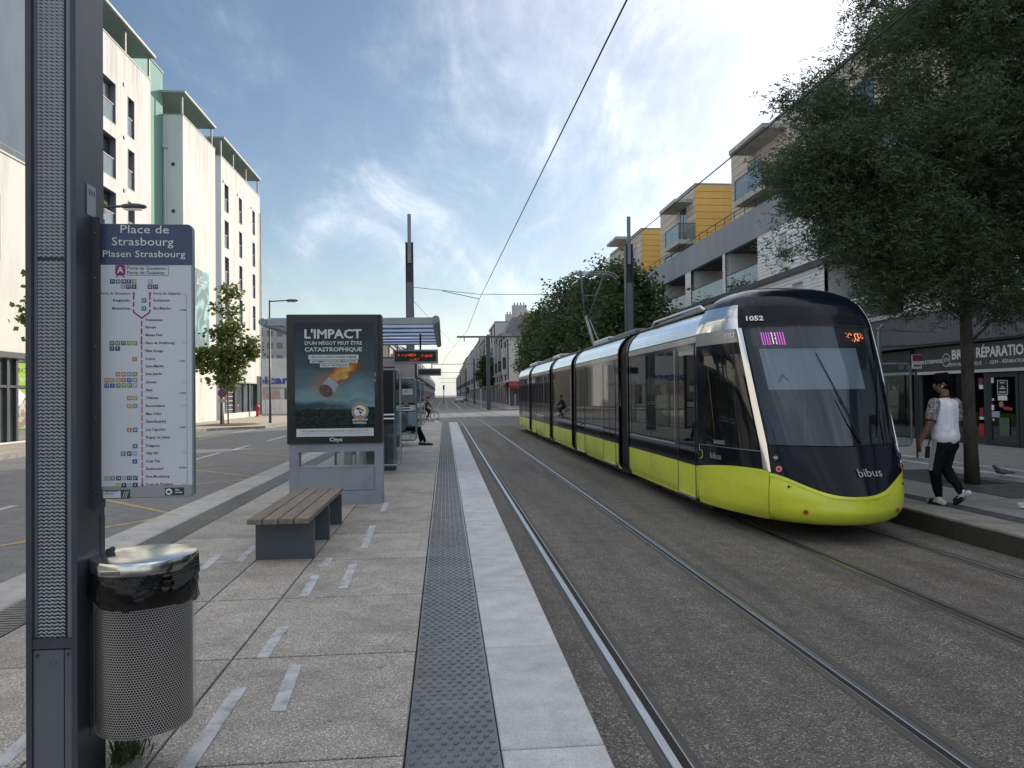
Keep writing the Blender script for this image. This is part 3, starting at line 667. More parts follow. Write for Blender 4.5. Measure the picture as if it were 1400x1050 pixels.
for x in (341, 458):
    for y0, y1 in ((540, 582), (598, 636), (652, 672)): seg(A(x, y0), A(x, y1))
seg(A(341, 672), A(401, 716)); seg(A(458, 672), A(399, 716))
for y0, y1 in ((735, 774), (788, 830), (844, 885)): seg(A(400, y0), A(401, y1))
b.build('route_line', M_mag, sg)
b = MB(); ys = [900, 950, 1007, 1062, 1116, 1176, 1232, 1288, 1345, 1402, 1457, 1515, 1571, 1630, 1683, 1740, 1795, 1850, 1905]
ys = [900, 950, 1007]+[997.5+v for v in (62, 116, 176, 232, 288, 345, 402, 457, 515, 571, 630, 683, 740, 795, 850, 903)]
for y0, y1 in zip(ys[:-1], ys[1:]): seg(A(401+(y0-900)*.0145, y0+6), A(401+(y1-900)*.0145, y1-6), .0066)
b.build('route_line', M_pink, sg)
b = MB()
for p in (A(341, 538), A(458, 538), A(401, 893), (120+416/5.25, 490+907/5.25)):
    x, z = SX(*p), SZ(p[1]); b.poly([(x+.0058*math.cos(t), YS-.0032, z+.0058*math.sin(t)) for t in np.linspace(0, 6.2832, 12, endpoint=False)])
x = SX(*A(722, 540)); z0, z1 = SZ(B(0, 907)[1]), SZ(A(0, 542)[1]); rect(b, x-.0008, x+.0008, z0, z1, YS-.0026)
for y in (542, 893, 1175, 1342, 1680, 1905): zz_ = SZ(A(0, y)[1]); rect(b, x-.022, x, zz_-.0007, zz_+.0007, YS-.0027)
b.build('time_scale', M_print['grey'], sg)
its = []
def nm(s, p, size=.0150, al='LEFT'): its.append((s, size, facing((SX(*p), YS-.0034, SZ(p[1])), (0, -1, 0)), .00028, al))
for s, y in (('Pontanezen', 728), ('Europe', 780), ('Menez Paul', 836), ('Place de Strasbourg', 893), ('Pilier Rouge', 950), ('Octroi', 1007)): nm(s, A(428, y))
for s, y in (('Saint Martin', 62), ('Jean Jaurès', 116), ('Liberté', 176), ('Siam', 232), ('Château', 288), ('Recouvrance', 345), ('Mac Orlan', 402), ('Saint-Exupéry', 457), ('Les Capucins', 515), ('Dupuy de Lôme', 571), ('Polygone', 630), ('Valy Hir', 683), ('Coat Tan', 740), ('Kerbernard', 795), ('Fort Montbarey', 850)): nm(s, B(432+y*.012, y))
for s, y in (('Kergaradec', 588), ('Mesmerrien', 645)): nm(s, A(316, y), al='RIGHT')
for s, y in (('Kerlaurent', 588), ('Eau Blanche', 645)): nm(s, A(483, y))
for s, y in (('10 min', 656), ('5 min', 1023)): nm(s, A(672, y), .011)
for s, y in (('5 min', 255), ('2 min', 500), ('30 min', 790)): nm(s, B(680, y), .011)
join_texts(its, M_pk, sg, 'lettering')
its = []; nm('Porte de Gouesnou', A(316, 538), al='RIGHT'); nm('Porte de Guipavas', A(483, 538)); nm('Porte de Plouzané', B(442, 905)); join_texts(its, M_mag, sg, 'lettering')
b = MB(); rect(b, SX(*B(132, 970)), SX(*B(330, 970)), SZ(B(0, 1003)[1]), SZ(B(0, 940)[1]), YS-.0024); b.build('info_box', M_print['darkgreen'], sg); b = MB(); rect(b, SX(*B(578, 960)), SX(*B(718, 960)), SZ(B(0, 988)[1]), SZ(B(0, 932)[1]), YS-.0024); b.build('info_box', M_print['darkgreen'], sg)
b = MB(); rect(b, SX(*B(137, 970)), SX(*B(262, 970)), SZ(B(0, 997)[1]), SZ(B(0, 946)[1]), YS-.003); b.build('info_box', M_signw, sg)
b = MB()
x, z = SX(*B(608, 960)), SZ(B(0, 960)[1]); b.poly([(x+.0135*math.cos(t), YS-.003, z+.0135*math.sin(t)) for t in np.linspace(0, 6.2832, 16, endpoint=False)])
for dx in (0, 14, 26): seg(B(275+dx, 996), B(290+dx, 950), .002)
b.build('emblem', M_pw, sg)
b = MB(); b.poly([(x-.009, YS-.0034, z-.003), (x+.002, YS-.0034, z-.008), (x+.009, YS-.0034, z+.004), (x+.001, YS-.0034, z+.003), (x-.003, YS-.0034, z+.008)]); b.build('emblem', M_print['darkgreen'], sg)
its = []
for i, (s, y) in enumerate((('Stationnement', 950), ('P+R tram', 966))): nm(s, B(150, y), .0085)
join_texts(its, M_mag, sg, 'lettering')
its = []; nm('Site', B(652, 948), .012); nm('surveillé', B(652, 966), .009); join_texts(its, M_pw, sg, 'lettering')

# ---- waste bin hung on the mast
bx, by, br = -1.282, 3.27, .196
bn = thing('litter_bin', 'perforated stainless litter bin with black bag and flat steel lid', 'bin', (bx, by, .17))
def perforated():
    m, nt, b, N, L = _new('perforated_steel')
    uv = N('ShaderNodeTexCoord'); sp = N('ShaderNodeSeparateXYZ'); L(uv.outputs['Object'], sp.inputs[0])
    def mt(op, a, c=None):
        n = N('ShaderNodeMath'); n.operation = op
        for i, v in enumerate((a, c)):
            if v is None: continue
            if isinstance(v, (int, float)): n.inputs[i].default_value = v
            else: L(v, n.inputs[i])
        return n.outputs[0]
    ang = mt('ARCTAN2', sp.outputs[1], sp.outputs[0]); u = mt('MULTIPLY', ang, 112/(2*math.pi)); v = mt('MULTIPLY', sp.outputs[2], 1/.0098)
    def cell(du, dv):
        a = mt('SUBTRACT', mt('FRACT', mt('ADD', u, du)), .5); c = mt('SUBTRACT', mt('FRACT', mt('ADD', mt('MULTIPLY', v, .5), dv)), .5)
        c2 = mt('MULTIPLY', c, 1.75); return mt('SQRT', mt('ADD', mt('MULTIPLY', a, a), mt('MULTIPLY', c2, c2)))
    d = mt('MINIMUM', cell(0, 0), cell(.5, .5)); hole = mt('LESS_THAN', d, .44)
    # plain band where the sheet is welded near the foot
    b.inputs['Base Color'].default_value = (.80, .79, .775, 1); b.inputs['Metallic'].default_value = .75; b.inputs['Roughness'].default_value = .34
    t = N('ShaderNodeBsdfTransparent'); ms = N('ShaderNodeMixShader'); L(hole, ms.inputs[0]); L(b.outputs[0], ms.inputs[1]); L(t.outputs[0], ms.inputs[2])
    L(ms.outputs[0], nt.nodes['Material Output'].inputs[0]); return m
M_perf = perforated()
MB().lathe([(br-.03, .052), (br-.008, .056), (br, .072), (br, .76)], (0, 0, 0), 48).build('basket', M_perf, bn, True, at=(bx, by, .17))
MB().lathe([(br-.012, .06), (br-.012, .70)], (0, 0, 0), 32).lathe([(.001, .06), (br-.012, .06)], (0, 0, 0), 32).build('inner_bag', M_dark, bn, at=(bx, by, .17))
rng = np.random.RandomState(4)
rows = []
for k, (z, r) in enumerate(((.572, br+.002), (.59, br+.012), (.62, br+.014), (.65, br+.016), (.68, br+.010), (.71, br+.008), (.735, br+.002))):
    row = []
    for i in range(65):
        a = 2*math.pi*i/64; j = .004*math.sin(5*a+k*1.3)+.003*math.sin(11*a-k*2.1)+.0025*math.sin(23*a+k)
        sag = (-.018*math.sin(a+.9)-.012*math.sin(3*a)) if k < 2 else 0
        row.append((math.cos(a)*(r+j), math.sin(a)*(r+j), z+sag+.006*math.sin(4*a+k)))
    rows.append(row)
bag = MB().grid(rows).build('bag', M_bag, bn, True, at=(bx, by, .17))
b = MB(); kx, ky = bx+br*.74, by-br*.72; kz = .17
for i in range(13):
    a = rng.rand()*6.28; b.caps((kx+rng.randn()*.012, ky+rng.randn()*.012, kz+.675+rng.randn()*.012), (kx+math.cos(a)*.04, ky+rng.randn()*.02, kz+.675+math.sin(a)*.04), .024, .008, 8, flat=.45)
b.grid([[(kx, ky-.005, kz+.70), (kx+.04, ky-.03, kz+.72), (kx+.075, ky-.02, kz+.745), (kx+.125, ky-.01, kz+.795)], [(kx+.005, ky-.022, kz+.66), (kx+.045, ky-.045, kz+.655), (kx+.08, ky-.035, kz+.675), (kx+.13, ky-.012, kz+.72)]])
b.build('bag_knot', M_bag, bn, True, fix=True)
lid = MB().lathe([(br+.012, .715), (br+.013, .755), (br+.008, .766), (br-.01, .770), (br*.5, .777), (.0005, .780)], (0, 0, 0), 48).build('lid', M_stainless, bn, True, at=(bx, by, .17), angle=40)
MB().cbox(bx-.09, bx-.02, by-br-.019, by-br-.005, .894, .912, .002).build('handle', M_steel, lid)
MB().cbox(bx-.15, bx-.125, by-.03, by, .943, .965, .003).lathe([(.012, 0), (.009, .014), (.0005, .017)], (bx-.13, by-.01, .955), 8).build('lock', M_dark, lid)
MB().beam((bx-br+.004, by, .45), (bx-br-.008, by, .45), .12, .5).build('bracket', M_mast, bn)

# grass at the mast foot
gt = []; 
V = []; F = []
for i in range(140):
    x, y = -1.45+abs(rng.randn())*.05-.02, 3.42+rng.randn()*.05; a = rng.rand()*6.28; h = .05+rng.rand()*.09; lean = .05+.1*rng.rand(); w = .003
    o = len(V); dx, dy = math.cos(a), math.sin(a)
    V += [(x-dy*w, y+dx*w, 0), (x+dy*w, y-dx*w, 0), (x+dx*lean*.5+dy*w, y+dy*lean*.5-dx*w, h*.8), (x+dx*lean*.5-dy*w, y+dy*lean*.5+dx*w, h*.8), (x+dx*lean, y+dy*lean, h)]
    F += [(o, o+1, o+2, o+3), (o+3, o+2, o+4, o+4)]
M_grass = pm('weed_green', (.045, .085, .025), (.07, .10, .035), 9, .6)
b = MB(); b.v = V; b.f = [f if f[2] != f[3] else f[:3] for f in F]; b.m = [0]*len(F); gobj = b.build('grass_tuft', M_grass, kind='stuff')

# ---- timber bench
bc = thing('timber_bench', 'weathered four slat timber bench on dark steel legs before the poster panel', 'bench', (-1.58, 8.4, 0))
for i in range(4):
    x0 = -1.885+i*.1475
    s = MB().cbox(-.067, .067, -1.19, 1.19, 0, .05, .006).build('slat', M_wood, bc, at=(x0+.067, 8.36, .385))
    for yy in (-.95, 0, .98):
        MB().lathe([(.007, 0), (.006, .003), (.0003, .0035)], (x0+.067, 8.36+yy, .435), 8).build('screw', M_dark, s)
for y in (7.42, 8.36, 9.34):
    MB().cbox(-1.86, -1.30, y-.03, y+.03, 0, .372, .004).build('leg', M_greyD, bc)
MB().box(-1.80, -1.70, 7.46, 9.3, .345, .384).build('rail', M_greyD, bc); MB().box(-1.46, -1.36, 7.46, 9.3, .345, .384).build('rail', M_greyD, bc)

# ---- poster panel
ap = thing('poster_panel', 'freestanding grey advertising panel with black framed cigarette fire poster', 'advertising panel', (-1.61, 11.1, 0))
MB().cbox(-2.31, -.93, 11.0, 11.26, .90, 2.81, .006).build('display_box', M_black, ap)
b = MB(); b.box(-2.29, -2.15, 11.03, 11.23, 0, .90).box(-1.05, -.925, 11.03, 11.23, 0, .90).box(-2.15, -1.05, 11.03, 11.23, .775, .90).box(-2.15, -1.05, 11.03, 11.23, 0, .56); b.build('base', M_grey, ap)
MB().cbox(-2.14, -1.06, 11.012, 11.03, .21, .535, .004).build('base_cover', M_grey, ap); MB().cbox(-2.16, -.935, 11.01, 11.03, .0, .195, .004).build('base_cover', M_grey, ap); MB().box(-2.152, -1.048, 11.015, 11.03, .54, .558).build('sill', M_frame, ap)
def poster_mat():
    m, nt, b, N, L = _new('poster_print'); tc = N('ShaderNodeTexCoord'); sp = N('ShaderNodeSeparateXYZ'); L(tc.outputs['Object'], sp.inputs[0])
    def ramp(v, stops):
        c = N('ShaderNodeValToRGB'); e = c.color_ramp.elements; e[0].position, e[0].color = stops[0][0], (*stops[0][1], 1); e[1].position, e[1].color = stops[-1][0], (*stops[-1][1], 1)
        for p, q in stops[1:-1]: k = e.new(p); k.color = (*q, 1)
        L(v, c.inputs[0]); return c.outputs[0]
    def mt(op, a, c=None):
        n = N('ShaderNodeMath'); n.operation = op
        for i, v in enumerate((a, c)):
            if v is None: continue
            if isinstance(v, (int, float)): n.inputs[i].default_value = v
            else: L(v, n.inputs[i])
        return n.outputs[0]
    def noise(s, st=(1, 1, 1), d=6):
        mp = N('ShaderNodeMapping'); mp.inputs['Scale'].default_value = st; L(tc.outputs['Object'], mp.inputs[0]); n = N('ShaderNodeTexNoise'); n.inputs['Scale'].default_value = s; n.inputs['Detail'].default_value = d; L(mp.outputs[0], n.inputs[0]); return n.outputs['Fac']
    x, z = sp.outputs[0], sp.outputs[2]; cl = noise(2.2, (1, 1, 2.6), 9)
    zn = mt('ADD', mt('DIVIDE', z, 1.69), mt('MULTIPLY', mt('SUBTRACT', cl, .5), .35))
    sky = ramp(zn, ((.0, (.03, .028, .026)), (.15, (.02, .03, .034)), (.25, (.06, .11, .13)), (.33, (.26, .40, .44)), (.45, (.15, .24, .28)), (.62, (.065, .11, .135)), (1.0, (.03, .042, .055))))
    # burning trail towards the upper right
    u = mt('ADD', mt('MULTIPLY', mt('ADD', x, .10), .80), mt('MULTIPLY', mt('SUBTRACT', z, .80), .60)); v = mt('ADD', mt('MULTIPLY', mt('ADD', x, .10), -.60), mt('MULTIPLY', mt('SUBTRACT', z, .80), .80))
    fl = noise(9, (1, 1, 1.6), 7); vv = mt('ADD', v, mt('MULTIPLY', mt('SUBTRACT', fl, .5), .16)); wid = mt('ADD', .10, mt('MULTIPLY', mt('MAXIMUM', u, 0.0), .16))
    mask = mt('MULTIPLY', mt('MAXIMUM', mt('SUBTRACT', 1.0, mt('POWER', mt('DIVIDE', vv, wid), 2.0)), 0.0), mt('MAXIMUM', mt('SUBTRACT', 1.0, mt('POWER', mt('DIVIDE', mt('SUBTRACT', u, .20), .40), 2.0)), 0.0))
    heat = mt('MULTIPLY', mask, mt('ADD', .35, mt('MULTIPLY', fl, 1.1)))
    fire = ramp(heat, ((0, (.10, .02, .008)), (.35, (.35, .07, .015)), (.65, (.60, .24, .04)), (1.0, (.80, .58, .22))))
    mx = N('ShaderNodeMix'); mx.data_type = 'RGBA'; L(mt('MINIMUM', mt('MULTIPLY', heat, 2.0), 1.0), mx.inputs['Factor']); L(sky, mx.inputs[6]); L(fire, mx.inputs[7])
    r2 = mt('SQRT', mt('ADD', mt('POWER', mt('ADD', x, .135), 2.0), mt('POWER', mt('SUBTRACT', z, .765), 2.0))); glow = mt('POWER', mt('MAXIMUM', mt('SUBTRACT', 1.0, mt('DIVIDE', r2, .30)), 0.0), 1.6)
    m2 = N('ShaderNodeMix'); m2.data_type = 'RGBA'; L(mt('MULTIPLY', glow, .9), m2.inputs['Factor']); L(mx.outputs[2], m2.inputs[6]); m2.inputs[7].default_value = (.55, .24, .13, 1)
    # wooded hills and roofs along the foot
    hl = noise(14, (1, 1, 2.0), 8); hz = mt('ADD', mt('SUBTRACT', .42, z), mt('MULTIPLY', mt('SUBTRACT', noise(3.0, (1, 1, .01), 4), .5), .22)); hm = mt('MINIMUM', mt('MAXIMUM', mt('MULTIPLY', hz, 60.0), 0.0), 1.0)
    hills = ramp(hl, ((.3, (.014, .02, .018)), (.5, (.03, .042, .038)), (.62, (.06, .058, .05)), (.75, (.12, .10, .085))))
    m3 = N('ShaderNodeMix'); m3.data_type = 'RGBA'; L(hm, m3.inputs['Factor']); L(m2.outputs[2], m3.inputs[6]); L(hills, m3.inputs[7])
    L(m3.outputs[2], b.inputs['Base Color']); b.inputs['Roughness'].default_value = .5; b.inputs['Specular IOR Level'].default_value = .0; return m
M_poster = poster_mat()
px0, px1, pz0, pz1 = -2.19, -1.035, 1.0, 2.69
po = MB().box(px0+1.6125, px1+1.6125, 0, .004, 0, pz1-pz0).build('poster', M_poster, ap, at=(-1.6125, 10.994, pz0))
YP = 10.993
def AX(px): return -2.19+(px-403.5)*.01052
def AZ(py): return 2.685-(py-441)*.01076
def at_(s, px, py, size, w=None, m=M_pw, bold=0.0, al='CENTER'): return text(s, size, facing((AX(px), YP-.003, AZ(py)), (0, -1, 0)), m, po, bold=bold, align=al, width=w, ext=.0003)
def adm(mb, x0, x1, y0, y1, d=.0015): return rect(mb, AX(x0), AX(x1), AZ(y1), AZ(y0), YP-d)
at_("L'IMPACT", 455.8, 457, .185, .83, bold=.005); at_("D'UN MÉGOT PEUT ÊTRE", 456.5, 469.2, .07, .83, bold=.0012); at_('CATASTROPHIQUE', 456.5, 477.8, .085, .83, bold=.002)
b = MB(); adm(b, 422.3, 491.4, 485, 491.2); adm(b, 424.2, 490, 491.8, 496.4); adm(b, 438, 477.5, 497, 502.2); adm(b, 405, 511.5, 586, 597); b.build('caption_box', M_pw, po)
at_('9 FEUX SUR 10 SONT D\u2019ORIGINE HUMAINE,', 456.8, 488.2, .048, .68, M_pk, .001); at_('NOTAMMENT DUS À DES MÉGOTS JETÉS', 457, 494.2, .045, .64, M_pk, .001); at_('SUR LA VOIE PUBLIQUE', 457.8, 499.7, .045, .37, M_pk, .001)
at_('Pour protéger nos forêts, l\u2019usage des cendriers : l\u2019appel du 112 au 3939', 458, 589.3, .034, .95, M_pk); at_('Les bons gestes à adopter pour éviter les départs de feu de forêt et de végétation en période de sécheresse', 458, 592.5, .018, .98, M_print['grey'])
# cigarette end
c0 = Vector((AX(446), YP-.002, AZ(534.5))); ax = Vector((.62, 0, .78)); nx = Vector((.78, 0, -.62))
b = MB(); b.quad(c0-nx*.105, c0+nx*.105, c0+ax*.19+nx*.095, c0+ax*.19-nx*.095); b.build('cigarette_paper', flat('cigarette_paper', (.42, .45, .52)), po)
b = MB(); b.poly([tuple(c0+nx*.108*math.cos(t)+ax*.085*math.sin(t)+Vector((0, -.001, 0))) for t in np.linspace(0, 6.2832, 22, endpoint=False)]); b.build('ember', pm('ember', (.025, .016, .014), (.22, .11, .08), 28, .6), po)
# round badge
def disc(px, py, r, m, d): 
    b = MB(); c = (AX(px), AZ(py)); b.poly([(c[0]+r*math.cos(t), YP-d, c[1]+r*math.sin(t)) for t in np.linspace(0, 6.2832, 32, endpoint=False)]); return b.build('badge', m, po)
disc(492.8, 562.8, .124, M_print['pale'], .001); disc(492.8, 562.8, .112, M_print['orange'], .0016); disc(492.8, 562.8, .088, M_pw, .0022)
b = MB(); cx, cz = AX(492.8), AZ(562.8)
b.poly([(cx-.065, YP-.003, cz+.045), (cx-.02, YP-.003, cz+.055), (cx+.05, YP-.003, cz+.015), (cx+.045, YP-.003, cz-.005), (cx+.0, YP-.003, cz+.022), (cx-.04, YP-.003, cz+.018)]); b.poly([(cx-.02, YP-.003, cz+.015), (cx+.03, YP-.003, cz-.02), (cx+.005, YP-.003, cz-.05), (cx-.01, YP-.003, cz-.02)]); b.build('badge_emblem', M_pk, po)
b = MB(); rect(b, cx-.035, cx+.035, cz-.085, cz-.06, YP-.003); b.build('badge_emblem', M_print['orange'], po)
at_('#Mégotjeté', 492.8, 574.3, .045, .225, bold=.0015); at_('OùilFaut', 492, 578.6, .045, .20, bold=.0015)
at_('Cityz', 459, 601.5, .075, .19, bold=.002)
b = MB(); rect(b, AX(513.6), AX(514.8), AZ(522), AZ(519), YP-.0005+.005); rect(b, AX(513.5), AX(515), AZ(515), AZ(510), YP+.0045); b.build('frame_mark', M_print['pale'], po)
MB().box(-2.30, -.94, 10.984, 10.988, .91, 2.80).build('front_glass', glass('poster_glass', (.93, .95, .95), .0, gain=.14), ap)

# ---- shelter
sh = thing('tram_shelter', 'tram stop shelter with blue glazed ribbed roof and clear glass screens', 'shelter', (-1.6, 19, 0))
M_roofgl = translucent('roof_glazing', (.72, .80, .95))
def zr(x): return 3.06+.01*(x+1.8)
for i in range(8):
    y = 14.6+i*1.05
    b = MB(); b.beam((-3.5, y, zr(-3.5)+(0 if i == 0 else .055)), (-.15, y, zr(-.15)+(0 if i == 0 else .055)), .12, .13 if i == 0 else .05); b.build('roof_beam', M_frame if i == 0 else M_grey, sh)
    if i < 7: MB().box(-3.45, -.2, y+.07, y+.98, zr(-1.8)+.07, zr(-1.8)+.085).build('roof_panel', M_roofgl, sh)
MB().tube([(-.16, 14.5, 3.10), (-.16, 22.0, 3.10)], .075, 10).build('roof_edge', M_grey, sh); MB().tube([(-3.5, 14.5, 3.05), (-3.5, 22.0, 3.05)], .075, 10).build('roof_edge', M_grey, sh)
MB().tube([(-3.45, 14.6, 3.02), (-2.6, 14.6, 2.75)], .05, 8).build('roof_strut', M_grey, sh)
for y in (15.6, 21.0): MB().cbox(-2.1, -1.95, y-.08, y+.08, 0, 2.99).build('post', M_grey, sh)
def screen(x0, x1, y, z0, z1):
    p = [(x0, z0), (x1-.1, z0)]+[(x1-.1+.1*math.sin(t), z0+.1-.1*math.cos(t)) for t in np.linspace(.3, 1.57, 4)]+[(x1-.1+.1*math.cos(t), z1-.1+.1*math.sin(t)) for t in np.linspace(0, 1.4, 4)]+[(x0, z1)]
    f = MB().tube([(a, y, c) for a, c in p]+[(x0, y, z0)], .024, 8).build('screen_frame', M_frame, sh, True)
    MB().box(x0+.02, x1-.02, y-.005, y+.005, z0+.02, z1-.02).build('screen_pane', M_glassS, f)
    return f
for y, z1 in ((15.0, 2.13), (23.2, 2.13), (30.0, 2.2), (35.5, 2.2)):
    f = screen(-2.2 if y < 20 else -1.95, -.9 if y < 30 else -.98, y, .19, z1)
    b = MB(); rect(b, -1.9, -1.02, 1.12, 1.15, y-.008); rect(b, -1.9, -1.02, 1.20, 1.23, y-.008); b.build('safety_stripe', M_pw, f)
# back wall of the shelter: panes between posts
for i in range(3): MB().box(-2.03, -2.02, 15.7+i*1.78, 17.4+i*1.78, .3, 2.4).build('back_pane', M_glassS, sh)
MB().cbox(-1.95, -1.42, 16.4, 21.4, .43, .47, .005).build('seat', M_grey, sh)
for y in (16.8, 18.9, 21.0): MB().box(-1.8, -1.6, y-.03, y+.03, 0, .428).build('seat_leg', M_greyD, sh)
tm = thing('ticket_machine', 'tall dark ticket machine behind the shelter glass screen', 'ticket machine', (-1.45, 16.0, 0))
MB().cbox(-1.9, -1.06, 15.8, 16.2, 0, 2.22, .02).build('cabinet', M_dark, tm); b = MB(); b.box(-1.52, -1.40, 15.79, 15.798, 1.35, 1.55).build('screen', M_print['pale'], tm); MB().box(-1.10, -1.055, 15.785, 15.81, .15, 2.15).build('trim', M_frame, tm)
MB().cbox(-1.58, -1.35, 15.785, 15.799, .85, 1.15, .003).build('keypad', M_grey, tm)
mp = thing('map_board', 'tall glazed information board with a palm poster beside the seated person', 'information board', (-1.5, 25.0, 0))
MB().cbox(-2.15, -.93, 24.9, 25.05, .35, 2.9, .01).build('board_case', M_dark, mp)
M_board = pm('board_print', (.25, .24, .25), (.34, .28, .29), 2.0, .2, coat=.4, dirt=(.42, .44, .48), dscale=1.4, damt=.6)
MB().box(-2.08, -1.0, 24.89, 24.899, 1.35, 2.85).build('poster', M_board, mp); MB().box(-2.08, -.98, 24.89, 24.899, .40, 1.05).build('poster', M_print['pale'], mp); MB().box(-2.08, -1.0, 24.885, 24.899, 1.09, 1.27).build('poster', M_pw, mp)
b = MB()
for i in range(11):
    a = -.3+i*.37; x, z = -1.45, 1.85; q = Vector((math.cos(a), 0, math.sin(a)*.8)); n = Vector((-q.z, 0, q.x))*.045; p = Vector((x, 24.886, z))
    b.poly([p, p+q*.18+n, p+q*.42, p+q*.18-n])
b.build('palm_reflection', M_print['darkgreen'], mp)  # reflected palm painted on the board as flat dark leaves
nt_ = MB().box(-1.42, -1.08, 24.878, 24.884, 1.62, 1.82).build('notice', M_pw, mp); text('Gl', .14, facing((-1.3, 24.876, 1.74), (0, -1, 0)), M_print['green'], nt_)
# LED departure board hung from the roof, and a second one further along
M_led = emit('led_orange', (1.0, .10, .02), 1.5)
def led(y, label, zc=2.49, full=True):
    t = thing('departure_board', label, 'display', (-.65, y, zc-.17), group='hanging departure boards')
    MB().cbox(-1.165, -.145, y-.08, y+.08, zc-.16, zc+.16, .01).build('case', M_frame, t); MB().box(-1.13, -.185, y-.084, y-.0805, zc-.115, zc+.12).build('screen', M_black, t)
    MB().tube([(-.55, y, zc+.16), (-.55, y, 3.02)], .022, 8).build('hanger', M_dark, t)
    if full:
        b = MB()
        def dots(x0, x1, z, rows, dens):
            x = x0
            while x < x1:
                for r in range(rows):
                    if rng.rand() < dens*.75: b.quad((x, y-.0845, z-r*.011), (x+.007, y-.0845, z-r*.011), (x+.007, y-.0845, z-r*.011+.006), (x, y-.0845, z-r*.011+.006))
                x += .011
        for x0, x1, z, d in ((-1.06, -1.02, 2.545, .6), (-.98, -.86, 2.535, .45), (-.84, -.66, 2.545, .6), (-.52, -.44, 2.53, .4), (-.42, -.28, 2.53, .6), (-.80, -.58, 2.44, .25)): dots(x0, x1, z+zc-2.49, 5, d)
        b.build('led_dots', M_led, t, kind='stuff')
    return t
led(17.0, 'hanging departure board with orange dots under the near shelter roof'); led(32.0, 'second departure board seen thin beyond the shelter', 2.60, False)
# second shelter roof fragments and bollard behind the poster panel
bo = MB().lathe([(.085, 0), (.085, .78), (.07, .82), (.0005, .83)], (0, 0, 0), 16).build('bollard', M_frame, at=(-1.42, 12.6, 0), smooth=True, angle=40); tag(bo, 'pale cylindrical bollard seen through the slot of the poster panel', 'bollard')

# ---- other masts and the overhead line
M_wire = pm('wire', (.02, .02, .022), None, 5, .5)
def tall_mast(x, y, label):
    t = thing('catenary_mast', label, 'mast', (x, y, 0), group='grey catenary masts')
    w = .165
    MB().cbox(x-w, x-w+.03, y-.17, y+.17, 0, 8.05, .004).build('side_plate', M_mast, t); MB().cbox(x+w-.03, x+w, y-.17, y+.17, 0, 8.05, .004).build('side_plate', M_mast, t)
    MB().box(x-w+.031, x+w-.031, y-.13, y+.15, 0, 6.35).build('grille', M_alu if False else M_panel, t); MB().box(x-w+.031, x+w-.031, y-.05, y+.15, 6.35, 8.04).build('back_plate', M_black, t)
    MB().cbox(x-.075, x+.075, y-.14, y-.052, 7.15, 9.22, .01).build('light_tube', M_mastlight, t); return t
tall_mast(-1.42, 31, 'grey catenary mast rising behind the shelter roof, pale tube on top'); tall_mast(7.98, 31, 'grey catenary mast rising behind the tram, with a pale tube on top')
def wire(pts, r, label, nm='overhead_wire', grp='overhead tram wires'):
    o = MB().tube(pts, r, 6).build(nm, M_wire, smooth=True); tag(o, label, 'wire', grp); return o
wire([(1.95, -6, 5.62), (1.9, 6.9, 5.62), (1.5, 31, 5.66), (1.45, 46, 5.62), (.2, 75, 5.6), (-.4, 105, 5.6), (-.4, 300, 5.6)], .011, 'black contact wire crossing the sky above the left track')
wire([(4.95, -6, 5.60), (4.9, 31, 5.64), (4.7, 50, 5.6), (3.4, 75, 5.6), (2.6, 105, 5.6), (2.6, 300, 5.6)], .011, 'black contact wire running along the roofs above the tram')
wire([(-1.25, 31, 6.15), (1.5, 31, 5.86), (4.9, 31, 5.86), (7.82, 31, 6.1)], .012, 'thin span wire between the two masts', grp='span wires')
wire([(-.05, 31, 6.0), (1.5, 31, 5.66)], .014, 'steady arm wire sloping to the contact wire', grp='span wires')
wire([(-1.25, 31, 5.55), (.8, 60, 5.65), (1.2, 75, 7.45)], .008, 'slack feeder wire from the shelter mast to the far T mast', grp='span wires')
wire([(7.82, 31, 5.9), (4.7, 75, 7.4), (-2, 100, 7.4)], .008, 'slack feeder wire from the right mast to the far T mast', grp='span wires')
# ================================================================== TRAM
M_lime = pm('tram_lime', (.72, .82, .06), (.69, .79, .055), 3, .30, coat=.3, dirt=(.40, .46, .07), dscale=2.2, damt=.4)
M_tblack = pm('tram_black', (.006, .008, .016), (.007, .009, .018), 3, .09, spec=.22)
M_tpanel = pm('tram_window_band', (.009, .010, .013), (.011, .012, .015), 3, .07, spec=.28)
M_tsilver = pm('tram_silver', (.86, .87, .89), (.80, .81, .83), 3, .16, 1.0, bump=.01, bscale=6)
M_tgrey = pm('tram_grey_strip', (.34, .35, .37), (.30, .31, .33), 4, .25, .6, coat=.3)
M_chrome = pm('tram_chrome', (.80, .81, .83), (.76, .77, .79), 3, .10, 1.0)
M_roofg = pm('tram_roof_grey', (.10, .105, .115), (.13, .135, .145), 4, .5)
M_rub = pm('rubber', (.010, .010, .011), (.014, .014, .015), 8, .5)
M_tglass = glass('tram_side_glass', (.26, .28, .29), .04, base=(.010, .011, .013), solid=.36, gain=.62)
M_wglass = glass('tram_windscreen', (.68, .74, .78), .05, base=(.02, .026, .04), solid=.10, gain=.5, refl=(.75, .85, 1.0))
M_cabin = pm('tram_interior', (.10, .105, .115), (.08, .085, .095), 3, .6)
M_cabfloor = pm('tram_floor', (.05, .05, .055), None, 5, .7)
M_seatf = pm('tram_seat', (.07, .09, .11), (.12, .15, .05), 4, .7)
M_blind = pm('sun_blind', (.42, .50, .55), (.40, .475, .525), 3, .8)
M_polelime = pm('grab_pole', (.40, .46, .10), None, 3, .4)
M_redl = pm('tail_red', (.45, .035, .015), (.40, .03, .012), 8, .25, coat=.6)
